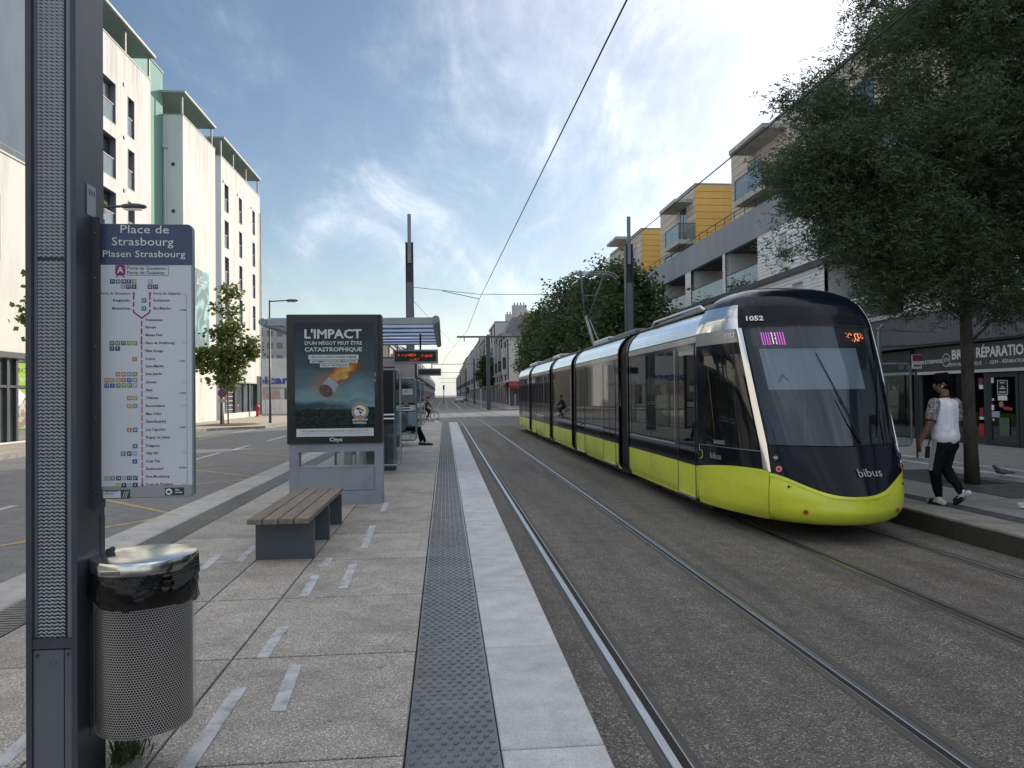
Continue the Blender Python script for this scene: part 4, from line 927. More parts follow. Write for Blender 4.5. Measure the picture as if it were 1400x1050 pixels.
M_lens = pm('lamp_lens', (.35, .37, .40), (.16, .17, .19), 30, .08, .6, coat=1)
M_redlens = emit('tail_lamp_ring', (.85, .25, .30), .35)
M_ledmag = emit('led_magenta', (.85, .10, .72), 1.3); M_ledwhite = emit('led_white', (1, .95, .9), 1.5); M_ledor = emit('led_amber', (1.0, .25, .06), 2.4)

TC = 4.92; TY = 23.55; HW = 1.2
tram = thing('tram', 'lime, black and chrome low floor tram numbered 1052 approaching on the right track', 'tram', (TC, TY, TZ))

# ---------------- nose surface: u 0 (body side) .. 1 (centre), z height
def lut(tab, z):
    zs = [t[0] for t in tab]
    if z <= zs[0]: return tab[0][1:]
    for a, b in zip(tab[:-1], tab[1:]):
        if z <= b[0]:
            t = (z-a[0])/(b[0]-a[0]); return tuple(p+(q-p)*t for p, q in zip(a[1:], b[1:]))
    return tab[-1][1:]
#        z     yc    yk    hwc   B
NOSE = [(-.03, 8.44, 9.02, .80, 1.14), (.02, 8.36, 8.93, .85, 1.17), (.12, 8.30, 8.86, .885, 1.195), (.32, 8.33, 8.84, .895, 1.2), (.45, 8.41, 8.84, .885, 1.2), (.6, 8.50, 8.86, .875, 1.2), (.93, 8.68, 8.96, .875, 1.2),
        (1.5, 8.94, 9.18, .90, 1.2), (2.0, 9.17, 9.37, .92, 1.2), (2.46, 9.39, 9.56, .93, 1.2), (2.62, 9.46, 9.63, .91, 1.15), (2.78, 9.56, 9.73, .865, 1.06), (2.92, 9.71, 9.88, .77, .93), (3.03, 9.92, 10.07, .61, .73), (3.10, 10.16, 10.27, .40, .48), (3.13, 10.42, 10.48, .18, .22)]
YB = 10.55
def cr(p0, p1, p2, p3, t):
    return tuple(.5*((2*b)+(-a+c)*t+(2*a-5*b+4*c-d)*t*t+(-a+3*b-3*c+d)*t*t*t) for a, b, c, d in zip(p0, p1, p2, p3))
def nose(u, z, off=0.0):
    yc, yk, hw, B = lut(NOSE, z)
    P = [(-B, YB+.6), (-B, YB), (-B+(B-hw)*.34, yk+(YB-yk)*.48), (-hw, yk), (-hw*.56, yk-(yk-yc)*.74), (0, yc), (hw*.56, yk-(yk-yc)*.74)]
    s = min(3.9999, max(0, abs(u)*4)); i = int(s); x, y = cr(P[i], P[i+1], P[i+2], P[i+3], s-i)
    if off:
        e = 1e-3; s2 = min(3.9999, s+e); j = int(s2); x2, y2 = cr(P[j], P[j+1], P[j+2], P[j+3], s2-j); dx, dy = x2-x, y2-y; l = math.hypot(dx, dy) or 1
        nx, ny = dy/l, -dx/l
        x, y = x+nx*off, y+ny*off
    return (x, y)
def NP(u, z, off=0.0):
    x, y = nose(u, z, off); sx = 1 if u <= 0 else -1
    # u<0: left side of the tram (negative local x), u>0: right side
    return (TC+(x if u < 0 else -x), y, z)
def npatch(name, mat, ua, ub, zlo, zhi, nu=16, nz=10, off=0.0, parent=None, thick=.02, smooth=True, us=None):
    """strip of the nose between u=ua..ub (signed) and heights zlo(u)..zhi(u)"""
    f0 = zlo if callable(zlo) else (lambda u: zlo); f1 = zhi if callable(zhi) else (lambda u: zhi); rows = []; inn = []
    for k in range(nz+1):
        row = []; ri = []
        for i in range(nu+1):
            w = ua+(ub-ua)*i/nu; u = w  # w in -1..1 across the nose with 0 at the centre
            d = 1-abs(w); s = -1 if w < 0 else 1
            z = f0(w)+(f1(w)-f0(w))*k/nz
            x, y = nose(d, z, off); row.append((TC+(x if w < 0 else -x), y, z))
            x, y = nose(d, z, off-thick); ri.append((TC+(x if w < 0 else -x), y, z))
        rows.append(row); inn.append(ri)
    b = MB().grid(rows)
    for a, c in ((rows[0], inn[0]), (rows[-1], inn[-1])): b.grid([a, c])
    b.grid([[r[0] for r in rows], [r[0] for r in inn]]); b.grid([[r[-1] for r in rows], [r[-1] for r in inn]])
    return b.build(name, mat, parent or tram, smooth, fix=True, angle=35)
# w: -1 body side left .. 0 centre .. +1 body side right ; A pillar at |w| = .5
def smooth01(t): t = min(1, max(0, t)); return t*t*(3-2*t)
def zlime(w):
    a = abs(w)
    if a > .5: return .52+.10*math.sin(math.pi*min(1, max(0, (1-a)/.5)*.62))   # wave on the flank
    return .335+.255*smooth01((a-.02)/.50)**1.25
WSB = lambda w: .93-.02*(1-abs(w)*2)
WST = lambda w: 2.46+.03*(1-(abs(w)/.5)**2)
PU0, PU1 = .487, .530
cab = []
cab.append(npatch('bumper', M_lime, -.497, .497, -.03, lambda w: zlime(w)-.008, 36, 10))
cab.append(npatch('flank_skirt', M_lime, -1, -.503, lambda w: -.03+.0*w, lambda w: zlime(w)-.006, 18, 8)); cab.append(npatch('flank_skirt', M_lime, .503, 1, -.03, lambda w: zlime(w)-.006, 18, 8))
cab.append(npatch('bumper_lip', M_lime, -.499, .499, lambda w: zlime(w)-.045, lambda w: zlime(w)-.008, 36, 2, off=.010))
mask = npatch('front_mask', M_tblack, -PU0, PU0, zlime, lambda w: WSB(w)-.012, 32, 8); cab.append(mask)
ws = npatch('windscreen', M_wglass, -PU0+.012, PU0-.012, WSB, lambda w: WST(w)-.012, 28, 16, thick=.004); cab.append(ws)
for s in (-1, 1):
    cab.append(npatch('windscreen_frame', M_tblack, s*(PU0-.012), s*PU0, WSB, WST, 2, 14, off=.004))
cab.append(npatch('dome', M_tblack, -.515, .515, lambda w: WST(w)-.004, 3.13, 32, 16))
cab.append(npatch('dome_seam', M_rub, -.53, .53, lambda w: WST(w)-.014, lambda w: WST(w)-.001, 32, 1, off=.006))
for s in (-1, 1):
    cab.append(npatch('chrome_pillar', M_chrome, s*PU0, s*PU1, lambda w: zlime(w)+.004, 2.46, 4, 22, off=.014))
    cab.append(npatch('chrome_hood', M_chrome, s*.517, s*1.0, 2.455, 2.80, 14, 8, off=.004))
    cab.append(npatch('hood_top', M_tblack, s*.515, s*1.0, 2.80, 3.13, 10, 7))
    cab.append(npatch('number_band', M_tgrey, s*.54, s*.99, 2.27, 2.45, 10, 2, off=.012))
    zl = lambda w: zlime(w); 
    cab.append(npatch('cab_panel', M_tblack, s*(PU1+.004), s*1.0, zl, .84, 12, 3))
    cab.append(npatch('cab_panel', M_tblack, s*(PU1+.004), s*1.0, 2.12, 2.45, 12, 3))
    cab.append(npatch('cab_panel', M_tblack, s*.90, s*1.0, .84, 2.12, 3, 8))
    cab.append(npatch('cab_panel', M_tblack, s*.70, s*.72, .84, 2.12, 1, 8))
    cab.append(npatch('cab_window', M_tglass, s*(PU1+.006), s*.70, .845, 2.115, 8, 6, thick=.004)); cab.append(npatch('cab_window', M_tglass, s*.72, s*.90, .845, 2.115, 8, 6, thick=.004))
    cab.append(npatch('window_handle', M_tgrey, s*.76, s*.84, .875, .93, 3, 1, off=.012))
    cab.append(npatch('waist_line', M_tgrey, s*(PU1+.006), s*.97, .835, .845, 10, 1, off=.008))
fr_ = MB(); fr_.grid([[(TC+x*k, y, 2.86+(z-2.86)*h) for x, z in ((-1.0, 2.80), (-.80, 2.94), (-.6, 3.03), (-.35, 3.10), (0, 3.125), (.35, 3.10), (.6, 3.03), (.8, 2.94), (1.0, 2.80))] for y, k, h in ((10.35, .99, .985), (10.7, .97, .9), (11.2, .95, .5), (11.6, .92, .08))]); cab.append(fr_.build('dome_fairing', M_tblack, tram, True))
# headlights in their recess
for s in (-1, 1):
    x = npatch('headlight', M_tblack, s*.405, s*.478, .56, .84, 6, 6, off=.005); cab.append(x)
    for (w, z, r, m) in ((.445, .765, .046, M_lens), (.435, .635, .047, M_redlens)):
        d = 1-w; cx, cy = nose(d, z, .012); cx = TC+(cx if s < 0 else -cx); n = Vector((s*.62, -.78, .10)).normalized(); M0 = facing((cx, cy, z), n)
        b = MB(); prof = [(r, -.03), (r, .006), (r*.82, .016), (r*.78, .004)]; bb = MB().lathe(prof, (0, 0, 0), 18); b.v = [tuple(M0 @ Vector(p)) for p in bb.v]; b.f = bb.f; b.m = bb.m; b.build('lamp_bezel', M_rub, x, True, angle=40)
        b = MB(); bb = MB().lathe([(r*.78, .004), (r*.4, .012), (.0005, .014)], (0, 0, 0), 18); b.v = [tuple(M0 @ Vector(p)) for p in bb.v]; b.f = bb.f; b.m = bb.m; b.build('lamp', m, x, True)
        if m is M_redlens:
            b = MB(); bb = MB().lathe([(r*.5, .013), (r*.3, .017), (.0005, .018)], (0, 0, 0), 14); b.v = [tuple(M0 @ Vector(p)) for p in bb.v]; b.f = bb.f; b.m = bb.m; b.build('lamp_core', flat('lamp_core', (.30, .04, .06)), x, True)
def stud(w, z, r, m, nm='reflector', out=.012):
    x, y = nose(1-abs(w), z, .004); x = TC+(x if w < 0 else -x); x2, y2 = nose(1-abs(w), z, .004+out); x2 = TC+(x2 if w < 0 else -x2)
    cab.append(MB().tube([(x, y, z), (x2, y2, z)], r, 14).build(nm, m, tram))
stud(-.30, .135, .030, M_redl); stud(.30, .135, .030, M_redl); stud(-.385, .43, .015, M_rub, 'sensor'); stud(.41, .43, .015, M_rub, 'sensor'); stud(.0, .10, .0, M_rub, 'sensor') if False else None
# front and fleet-number lettering
def onnose(s, w, z, size, m, width=None, bold=0.0, par=None, off=.006):
    x, y = nose(1-abs(w), z, off); x1, y1 = nose(1-abs(w)-.02 if w < 0 else 1-abs(w)+.0, z, off)
    e = .04; xa, ya, _ = wp(w-e, z, off); xb, yb, _ = wp(w+e, z, off); xu, yu, _ = wp(w, z+.05, off); p = Vector(wp(w, z, off)); X = Vector((xb-xa, yb-ya, 0)).normalized(); Yv = Vector((xu-p.x, yu-p.y, .05)); Yv = (Yv-X*Yv.dot(X)).normalized(); Z = X.cross(Yv)
    M = Matrix(((X.x, Yv.x, Z.x, p.x), (X.y, Yv.y, Z.y, p.y), (X.z, Yv.z, Z.z, p.z), (0, 0, 0, 1)))
    return text(s, size, M, m, par or tram, width=width, bold=bold, ext=.001)
def wp(w, z, off=0.0):
    x, y = nose(1-abs(w), z, off); return (TC+(x if w < 0 else -x), y, z)
M_tsilverl = pm('silver_lettering', (.50, .51, .53), None, 4, .3, .4)
onnose('bibus', .115, .59, .155, M_tsilverl, .34, par=mask, off=.014)
onnose('1052', -.385, 2.585, .105, M_pw, .225, .003, off=.016)
onnose('1052', -.60, 2.365, .095, M_pw, .19, .002, off=.018)
onnose('bibus', -.83, .70, .12, M_tsilverl, .30, off=.012)
# the ring-shaped mark beside the flank lettering
M5 = Matrix(); e = .03; X = Vector(wp(-.94+e, .7))-Vector(wp(-.94-e, .7)); X.normalize(); p5 = Vector(wp(-.955, .72, .014)); b = MB()
for i in range(9):
    t0, t1 = -1.9+i*.38, -1.9+(i+1)*.38
    q = [p5+X*(r*math.cos(t))+Vector((0, 0, r*math.sin(t)-.02)) for t, r in ((t0, .052), (t0, .07), (t1, .07), (t1, .052))]; b.poly(q)
b.quad(p5+X*-.045+Vector((0, 0, .03)), p5+X*-.03+Vector((0, 0, .03)), p5+X*-.03+Vector((0, 0, .12)), p5+X*-.045+Vector((0, 0, .12)))
b.build('emblem', pm('emblem_lime', (.55, .62, .08), None, 3, .4), tram)
# destination displays, seen through the top of the screen
def dots(mat, pts, par):
    b = MB()
    for (w, z, hw, hz) in pts:
        a0, a1 = wp(w-hw, z-hz, -.03), wp(w+hw, z-hz, -.03); c1, c0 = wp(w+hw, z+hz, -.03), wp(w-hw, z+hz, -.03); b.quad(a0, a1, c1, c0)
    return b.build('led_dots', mat, par)
ds = npatch('display', M_tblack, -.44, .44, 2.20, 2.45, 18, 3, off=-.035, thick=.01); cab.append(ds)
mg = []; wh = []; am = []
for c in range(9):
    if c == 4: continue
    for r in range(14): mg.append((-.345+c*.0172+(.012 if c > 4 else 0), 2.225+r*.0125, .0034, .0042))
for r in range(14):
    if r > 0: wh.append((-.272, 2.225+r*.0125, .003, .0042))
for r in (1, 3, 6, 7, 10, 12): wh.append((-.252, 2.225+r*.0125, .003, .0045))
for c, rows_ in enumerate(((8, 12), (7, 9, 10), (11, 12), (4, 10, 11), (2, 3), (4, 5, 6, 7, 8, 9, 10, 11), (3, 4, 5, 11, 12), (3, 4, 5, 6, 7, 8, 9, 10, 11, 12), (7, 11), (6, 8, 9, 12), (6, 7, 10))):
    for r in rows_: am.append((.235+c*.0135, 2.235+r*.0115, .0032, .0042))
dots(M_ledmag, mg, ds); dots(M_ledwhite, wh, ds); dots(M_ledor, am, ds)
# cab inside: dashboard, blind, rear wall, driver seat
b = MB(); b.box(TC-.80, TC+.80, 9.02, 9.5, .3, .88); dash = b.build('dashboard', M_rub, tram); cab.append(dash)
cab.append(npatch('sun_blind', M_blind, -.385, .30, 1.62, 2.17, 12, 3, off=-.07, thick=.004))
cab.append(MB().box(TC-1.1, TC+1.1, 11.2, 11.24, .1, 2.5).build('cab_rear_wall', M_cabin, tram)); cab.append(MB().box(TC-.82, TC+.82, 9.5, 11.2, .05, .1).build('cab_floor', M_cabfloor, tram))
b = MB(); b.box(TC-.28, TC+.28, 10.3, 10.75, .55, .68).box(TC-.26, TC+.26, 10.7, 10.82, .68, 1.45).box(TC-.14, TC+.14, 10.71, 10.8, 1.47, 1.68); cab.append(b.build('driver_seat', M_seatf, tram))
# things lying on the dashboard and wipers
b = MB(); b.cbox(TC-.12, TC+.28, 8.95, 9.15, .90, .945, .01); cab.append(b.build('wiper_cover', M_rub, tram))
def wiper(w0, z0, w1, z1, blade):
    a, c = Vector(wp(w0, z0, .03)), Vector(wp(w1, z1, .035)); b = MB(); b.tube([a, (a+c)/2+Vector((0, -.02, .01)), c], [.012, .008, .006], 6)
    p, q = Vector(wp(*blade[0], .02)), Vector(wp(*blade[1], .02)); b.beam(p, q, .007, .016); return b.build('wiper', M_rub, tram)
cab.append(wiper(.33, .93, .38, 1.62, ((.27, 1.02), (.42, 1.9)))); cab.append(wiper(.12, .95, .03, 1.5, ((.10, 1.18), (-.03, 2.1))))
cab.append(wiper(.36, .93, .44, 1.55, ((.40, 1.0), (.455, 1.7))))
# tail cab: the same parts turned round
CABM = Matrix.Translation((TC, TY, 0)) @ Matrix.Rotation(math.pi, 4, 'Z') @ Matrix.Translation((-TC, -TY, 0))
for o in cab:
    if o.name.split('.')[0] in ('display', 'wiper', 'driver_seat', 'sun_blind', 'sensor', 'lamp_core'): continue
    W = CABM @ wm(o); c = copy_obj(o, tram, wm(tram).inverted() @ W)
    for k in kids(o):
        if k.name.startswith('lamp'): copy_obj(k, c)

# ---------------- modules between the cabs
def prof_x(z):      # half width against height for the roof shoulder
    return lut([(0, 1.15), (.10, 1.2), (2.44, 1.2), (2.55, 1.175), (2.66, 1.12), (2.76, 1.03), (2.83, .92), (2.88, .75), (2.90, 0)], z)[0]
def pstrip(name, mat, y0, y1, zs, side, off=0.0, parent=None, ny=1, smooth=True):
    b = MB(); b.grid([[(TC+side*(prof_x(z)+off), y, z) for z in zs] for y in np.linspace(y0, y1, ny+1)]); return b.build(name, mat, parent or tram, smooth, angle=35)
ZR = [2.44, 2.50, 2.55, 2.61, 2.66, 2.71, 2.76, 2.80, 2.83, 2.86]
def side_loc(side, y):   # local frame for walls facing outwards
    return ((TC-HW, y, 0), -math.pi/2) if side < 0 else ((TC+HW, y, 0), math.pi/2)
def wallpart(name, mat, y0, y1, z0, z1, holes, side, depth=.03, parent=None, y=0.0):
    """outer wall piece between world y0..y1; holes given in world y"""
    b = MB(); loc, rz = side_loc(side, y0 if side > 0 else y1)
    tr = (lambda v: v-y0) if side > 0 else (lambda v: y1-v)
    hs = [(min(tr(h[0]), tr(h[1])), max(tr(h[0]), tr(h[1])), h[2], h[3]) for h in holes]
    b.wall(0, y1-y0, z0, z1, hs, depth, y)
    return b.build(name, mat, parent or tram, at=loc, rz=rz)
def pane(y0, y1, z0, z1, side, mat=None, nm='window_pane', parent=None, inset=.004, th=.004):
    b = MB(); x = TC+side*(HW-inset); b.box(min(x, x-side*th), max(x, x-side*th), y0, y1, z0, z1); return b.build(nm, mat or M_tglass, parent or tram)
def door(ya, yb, side, leaves=2):
    d = MB(); x = TC+side*(HW+.004); d.box(min(x, x-side*.03), max(x, x-side*.03), ya+.015, yb-.015, .02, .505)
    o = d.build('door', M_lime, tram)
    n = leaves; w = (yb-ya)/n
    for i in range(n):
        a, e = ya+i*w+.015, ya+(i+1)*w-.012
        wallpart('door_frame', M_tpanel, a, e, .512, 2.30, [(a+.05, e-.05, .62, 2.24)], side, .02, o, y=-.006)
        pane(a+.05, e-.05, .62, 2.24, side, parent=o, nm='door_glass', inset=-.002)
    b = MB(); b.box(min(x, x+side*.012), max(x, x+side*.012), ya+.02, yb-.02, .0, .035); b.build('door_step', M_tsilver, o)
    for p_ in (ya, yb-.014): MB().box(min(x, x+side*.004), max(x, x+side*.004), p_, p_+.014, .02, 2.3).build('door_seal', M_rub, o)
    return o
MODS = [(10.55, 14.62, [('w', 11.62, 13.02), ('w', 13.06, 14.40), ('d', 10.62, 11.45, 1)]),
        (15.42, 20.68, [('d', 15.75, 17.0, 2), ('w', 17.15, 18.2), ('w', 18.24, 19.15), ('d', 19.3, 20.5, 2)]),
        (21.25, 25.12, [('w', 21.5, 23.15), ('w', 23.19, 24.9)]),
        (25.72, 31.38, [('d', 26.0, 27.25, 2), ('w', 27.4, 28.5), ('w', 28.54, 29.6), ('d', 29.8, 31.1, 2)]),
        (32.05, 36.55, [('w', 32.3, 33.7), ('w', 33.74, 35.4), ('d', 35.6, 36.45, 1)])]
for mi, (y0, y1, items) in enumerate(MODS):
    for side in (-1, 1):
        holes = []
        for it in items:
            if it[0] == 'w':
                holes.append((it[1], it[2], .80, 2.28)); pane(it[1], it[2], .80, 2.28, side)
            else: holes.append((it[1], it[2], .515, 2.30)); door(it[1], it[2], side, it[3])
        wallpart('side_panel', M_tpanel, y0, y1, .515, 2.33, holes, side)
        # lime skirts between the doors
        ys = sorted([y0]+[v for it in items if it[0] == 'd' for v in it[1:3]]+[y1])
        for k in range(0, len(ys)-1, 2):
            if ys[k+1]-ys[k] > .05:
                ns = max(1, round((ys[k+1]-ys[k])/1.5)); ls = (ys[k+1]-ys[k])/ns
                for q_ in range(ns): pstrip('skirt', M_lime, ys[k]+q_*ls+.005, ys[k]+(q_+1)*ls-.005, [-.03, .0, .06, .12, .32, .508], side)
        pstrip('grey_strip', M_tgrey, y0, y1, [2.335, 2.43], side, .001); pstrip('gutter', M_rub, y0, y1, [2.43, 2.445], side, .004)
        n = max(2, round((y1-y0)/1.6)); ly = (y1-y0)/n
        for k in range(n): pstrip('roof_shoulder', M_tsilver, y0+k*ly+.004, y0+(k+1)*ly-.004, ZR, side)
        # silver window trim lines
        b = MB(); x = TC+side*(HW+.0035)
        wy = [it for it in items if it[0] == 'w']
        b.box(min(x, x-side*.003), max(x, x-side*.003), wy[0][1]-.02, wy[-1][2]+.02, .765, .782); b.box(min(x, x-side*.003), max(x, x-side*.003), wy[0][1]-.028, wy[0][1]-.012, .765, 2.28); b.build('window_trim', M_tsilver, tram)
    MB().box(TC-.93, TC+.93, y0, y1, 2.845, 2.875).build('roof', M_roofg, tram)
    MB().box(TC-1.15, TC+1.15, y0, y1, .0, .06).build('floor', M_cabfloor, tram); MB().box(TC-1.1, TC+1.1, y0, y1, 2.42, 2.44).build('ceiling', M_cabin, tram)
    b = MB()
    yy = y0+.6
    wins = [it for it in items if it[0] == 'w']
    for it in wins:
        yy = it[1]+.25
        while yy < it[2]-.2:
            for sx in (-.78, .78): b.box(TC+sx-.36, TC+sx+.36, yy-.2, yy+.2, .38, .50).box(TC+sx-.36, TC+sx+.36, yy+.18, yy+.26, .5, 1.15)
            yy += .85
    if wins: b.build('passenger_seats', M_seatf, tram, kind='stuff')
    b = MB()
    for it in items:
        for sx in (-.55, .55): b.tube([(TC+sx, it[1]+.1, .06), (TC+sx, it[1]+.1, 2.4)], .018, 6)
    b.build('grab_poles', M_polelime, tram, kind='stuff')
    # undercarriage
    MB().box(TC-.95, TC+.95, y0+.1, y1-.1, -.16, -.02).build('underframe', M_rub, tram)
# gangway bellows: dark, arched with the roofline, with a chrome-edged lip
gaps = [(MODS[i][1], MODS[i+1][0]) for i in range(len(MODS)-1)]
for (a, c) in gaps:
    prof = [(.04, 1.10), (.12, 1.155), (2.42, 1.155), (2.56, 1.12), (2.70, 1.04), (2.80, .93), (2.85, .78), (2.87, 0)]
    rows = []; n = 14
    for k in range(n+1):
        y = a+(c-a)*k/n; inn = .0 if k % 2 == 0 else .035
        rows.append([(TC-(hx-inn), y, z-(inn if z > 2.8 else 0)) for z, hx in prof]+[(TC+(hx-inn), y, z-(inn if z > 2.8 else 0)) for z, hx in reversed(prof)])
    MB().grid(rows).build('bellows', M_rub, tram)
    for y in (a, c):
        pr = [(0, 1.16), (.10, 1.205), (2.44, 1.205), (2.55, 1.18), (2.66, 1.125), (2.76, 1.035), (2.83, .925), (2.885, .75)]
        b = MB(); b.grid([[(TC-hx-d, yy, z+d*.6) for z, hx in pr] for yy, d in ((y-.03, .0), (y-.03, .012), (y+.03, .012), (y+.03, 0))]); b.build('gangway_lip', M_tblack, tram)
# roof equipment
for (y0, y1, x0, x1, h) in ((11.3, 14.2, -.70, .1, .12), (11.4, 14.0, .25, .75, .10), (15.9, 18.2, -.7, .75, .17), (18.5, 20.4, -.72, .7, .2), (26.4, 28.4, -.7, .7, .2), (28.8, 31.0, -.72, .72, .17), (32.6, 35.8, -.75, .75, .2)):
    MB().cbox(TC+x0, TC+x1, y0, y1, 2.87, 2.87+h, .05).build('roof_box', M_tgrey if h > .18 else M_roofg, tram)
for s in (-1, 1):
    b = MB(); b.tube([(TC+s*.93, 10.9, 2.86), (TC+s*.93, 11.1, 2.94), (TC+s*.93, 13.6, 2.94), (TC+s*.93, 13.8, 2.86)], .022, 8); b.build('roof_rail', M_chrome, tram, True)
M_pant = pm('pantograph_grey', (.24, .25, .27), (.19, .20, .22), 5, .45)
# pantograph on the middle module
pb = MB().cbox(TC-.55, TC+.55, 22.6, 24.3, 2.88, 2.98, .02).build('pantograph_base', M_rub, tram)
PT = MB()
knee = (TC+.0, 24.9, 4.25)
PT.tube([(TC-.12, 23.0, 3.02), (knee[0]-.04, knee[1], knee[2])], .05, 8); PT.tube([(TC+.15, 23.2, 3.02), (knee[0]+.09, knee[1], knee[2]-.1)], .022, 6)
for s in (-1, 1): PT.tube([(TC+s*.07, 24.9, 4.28), (TC+s*.38, 23.9, 5.52)], .028, 6)
PT.tube([(TC-.2, 24.35, 4.9), (TC+.2, 24.35, 4.9)], .014, 6); PT.tube([(TC-.38, 23.9, 5.52), (TC+.38, 23.9, 5.52)], .02, 6)
PT.build('pantograph_arm', M_pant, tram, True)
PT = MB()
for y in (23.72, 24.08): PT.tube([(TC-.86, y, 5.40), (TC-.72, y, 5.53), (TC-.5, y, 5.60), (TC+.5, y, 5.60), (TC+.72, y, 5.53), (TC+.86, y, 5.40)], .024, 6)
PT.box(TC-.42, TC-.36, 23.7, 24.1, 5.5, 5.6).box(TC+.36, TC+.42, 23.7, 24.1, 5.5, 5.6); PT.build('pantograph_head', M_pant, tram)
# wheels and rail guards under the skirt
for y in (12.2, 13.9, 22.2, 24.1, 33.2, 35.0):
    for s in (-1, 1):
        bb = MB().lathe([(.29, -.06), (.29, .06), (.22, .065), (.0005, .065)], (0, 0, 0), 20); b = MB(); b.f = bb.f; b.m = bb.m
        b.v = [(TC+s*.72+p[2], y+p[0], TZ+.29+p[1]) for p in bb.v]; b.build('wheel', M_rub, tram, True, angle=40)
# ================================================================== RIGHT SIDE: BUILDING, SHOPS, TREES
def ribbed(name, c, dark, pitch, axis=2, rough=.6, dirt=None, w=.16, metal=0.0):
    m, nt, b, N, L = _new(name); g = N('ShaderNodeNewGeometry'); sp = N('ShaderNodeSeparateXYZ'); L(g.outputs['Position'], sp.inputs[0])
    a = N('ShaderNodeMath'); a.operation = 'DIVIDE'; L(sp.outputs[axis], a.inputs[0]); a.inputs[1].default_value = pitch
    f = N('ShaderNodeMath'); f.operation = 'FRACT'; L(a.outputs[0], f.inputs[0])
    p = N('ShaderNodeMath'); p.operation = 'PINGPONG'; L(f.outputs[0], p.inputs[0]); p.inputs[1].default_value = .5
    mr = N('ShaderNodeMapRange'); mr.interpolation_type = 'SMOOTHSTEP'; mr.inputs[1].default_value = 0; mr.inputs[2].default_value = w; L(p.outputs[0], mr.inputs[0])
    mx = N('ShaderNodeMix'); mx.data_type = 'RGBA'; L(mr.outputs[0], mx.inputs['Factor']); mx.inputs[6].default_value = (*dark, 1); mx.inputs[7].default_value = (*c, 1)
    mp = N('ShaderNodeMapping'); mp.inputs['Scale'].default_value = (1, 1, .22); L(g.outputs['Position'], mp.inputs[0])
    nz = N('ShaderNodeTexNoise'); nz.inputs['Scale'].default_value = 1.4; nz.inputs['Detail'].default_value = 9; L(mp.outputs[0], nz.inputs[0])
    d = N('ShaderNodeMapRange'); d.inputs[1].default_value = .48; d.inputs[2].default_value = .74; d.inputs[4].default_value = .6; L(nz.outputs['Fac'], d.inputs[0])
    m2 = N('ShaderNodeMix'); m2.data_type = 'RGBA'; L(d.outputs[0], m2.inputs['Factor']); L(mx.outputs[2], m2.inputs[6]); m2.inputs[7].default_value = (*(dirt or tuple(x*.6 for x in c)), 1)
    L(m2.outputs[2], b.inputs['Base Color']); b.inputs['Roughness'].default_value = rough; b.inputs['Metallic'].default_value = metal
    bp = N('ShaderNodeBump'); bp.inputs['Strength'].default_value = .5; bp.inputs['Distance'].default_value = .02; L(mr.outputs[0], bp.inputs['Height']); L(bp.outputs[0], b.inputs['Normal']); return m
M_wrib = ribbed('white_ribbed_cladding', (.82, .83, .84), (.42, .43, .45), .16, dirt=(.58, .59, .59))
M_drib = ribbed('dark_ribbed_cladding', (.11, .118, .135), (.065, .07, .08), .14, axis=1, dirt=(.14, .148, .16))
M_dband = pm('dark_grey_parapet', (.24, .255, .30), (.27, .285, .325), 1.2, .6, coords='World', stretch=(1, 1, .2), dirt=(.33, .345, .375), dscale=1.2, damt=.6)
M_slabd = pm('dark_slab_edge', (.085, .085, .09), (.10, .10, .105), 2, .7, coords='World')
M_slabc = pm('balcony_concrete', (.52, .51, .48), (.43, .42, .40), 2, .8, coords='World', dirt=(.17, .16, .15), dscale=1.6, damt=.7)
M_plank = pm('grey_timber_cladding', (.60, .54, .46), (.52, .47, .40), 2, .75, stretch=(1, .6, 6), bump=.1, bscale=20, tint=.10, dirt=(.22, .20, .17), dscale=1.5, damt=.5)
M_orange = pm('orange_cladding', (.80, .48, .12), (.74, .43, .10), 1.5, .5, tint=.05, dirt=(.38, .22, .07), dscale=1.2, damt=.35)
M_loggia = pm('loggia_wall', (.72, .72, .72), (.65, .65, .65), 2, .8, coords='World')
M_pane = pm('window_glass', (.018, .022, .028), (.022, .026, .032), 2, .03, spec=.9, coat=1.0)
M_winf = pm('window_frame', (.06, .065, .075), None, 5, .5)
M_winw = pm('window_frame_white', (.55, .56, .57), None, 5, .5)
M_blindw = pm('roller_shutter', (.60, .61, .60), (.56, .57, .56), 8, .6, stretch=(1, 1, 14))
M_balg = glass('balustrade_glass', (.70, .76, .75), .06, base=(.3, .32, .32), solid=.12, gain=.6)
M_balw = pm('balustrade_white', (.62, .62, .61), (.56, .56, .55), 3, .6)
def wallX(X, s, y0, y1, z0, z1, holes, depth, name, mat, parent):
    b = MB().wall(y0, y1, z0, z1, holes, depth); b.v = [(X+s*p[1], p[0], p[2]) for p in b.v]; return b.build(name, mat, parent)
def bx(x0, x1, y0, y1, z0, z1, name, mat, parent): return MB().box(min(x0, x1), max(x0, x1), y0, y1, z0, z1).build(name, mat, parent)
RX = 15.4
rb = thing('apartment_building', 'long white and dark grey apartment building with shops below and orange sided attic blocks', 'building', (RX, 20, 0))
Y0, Y1 = -22, 72
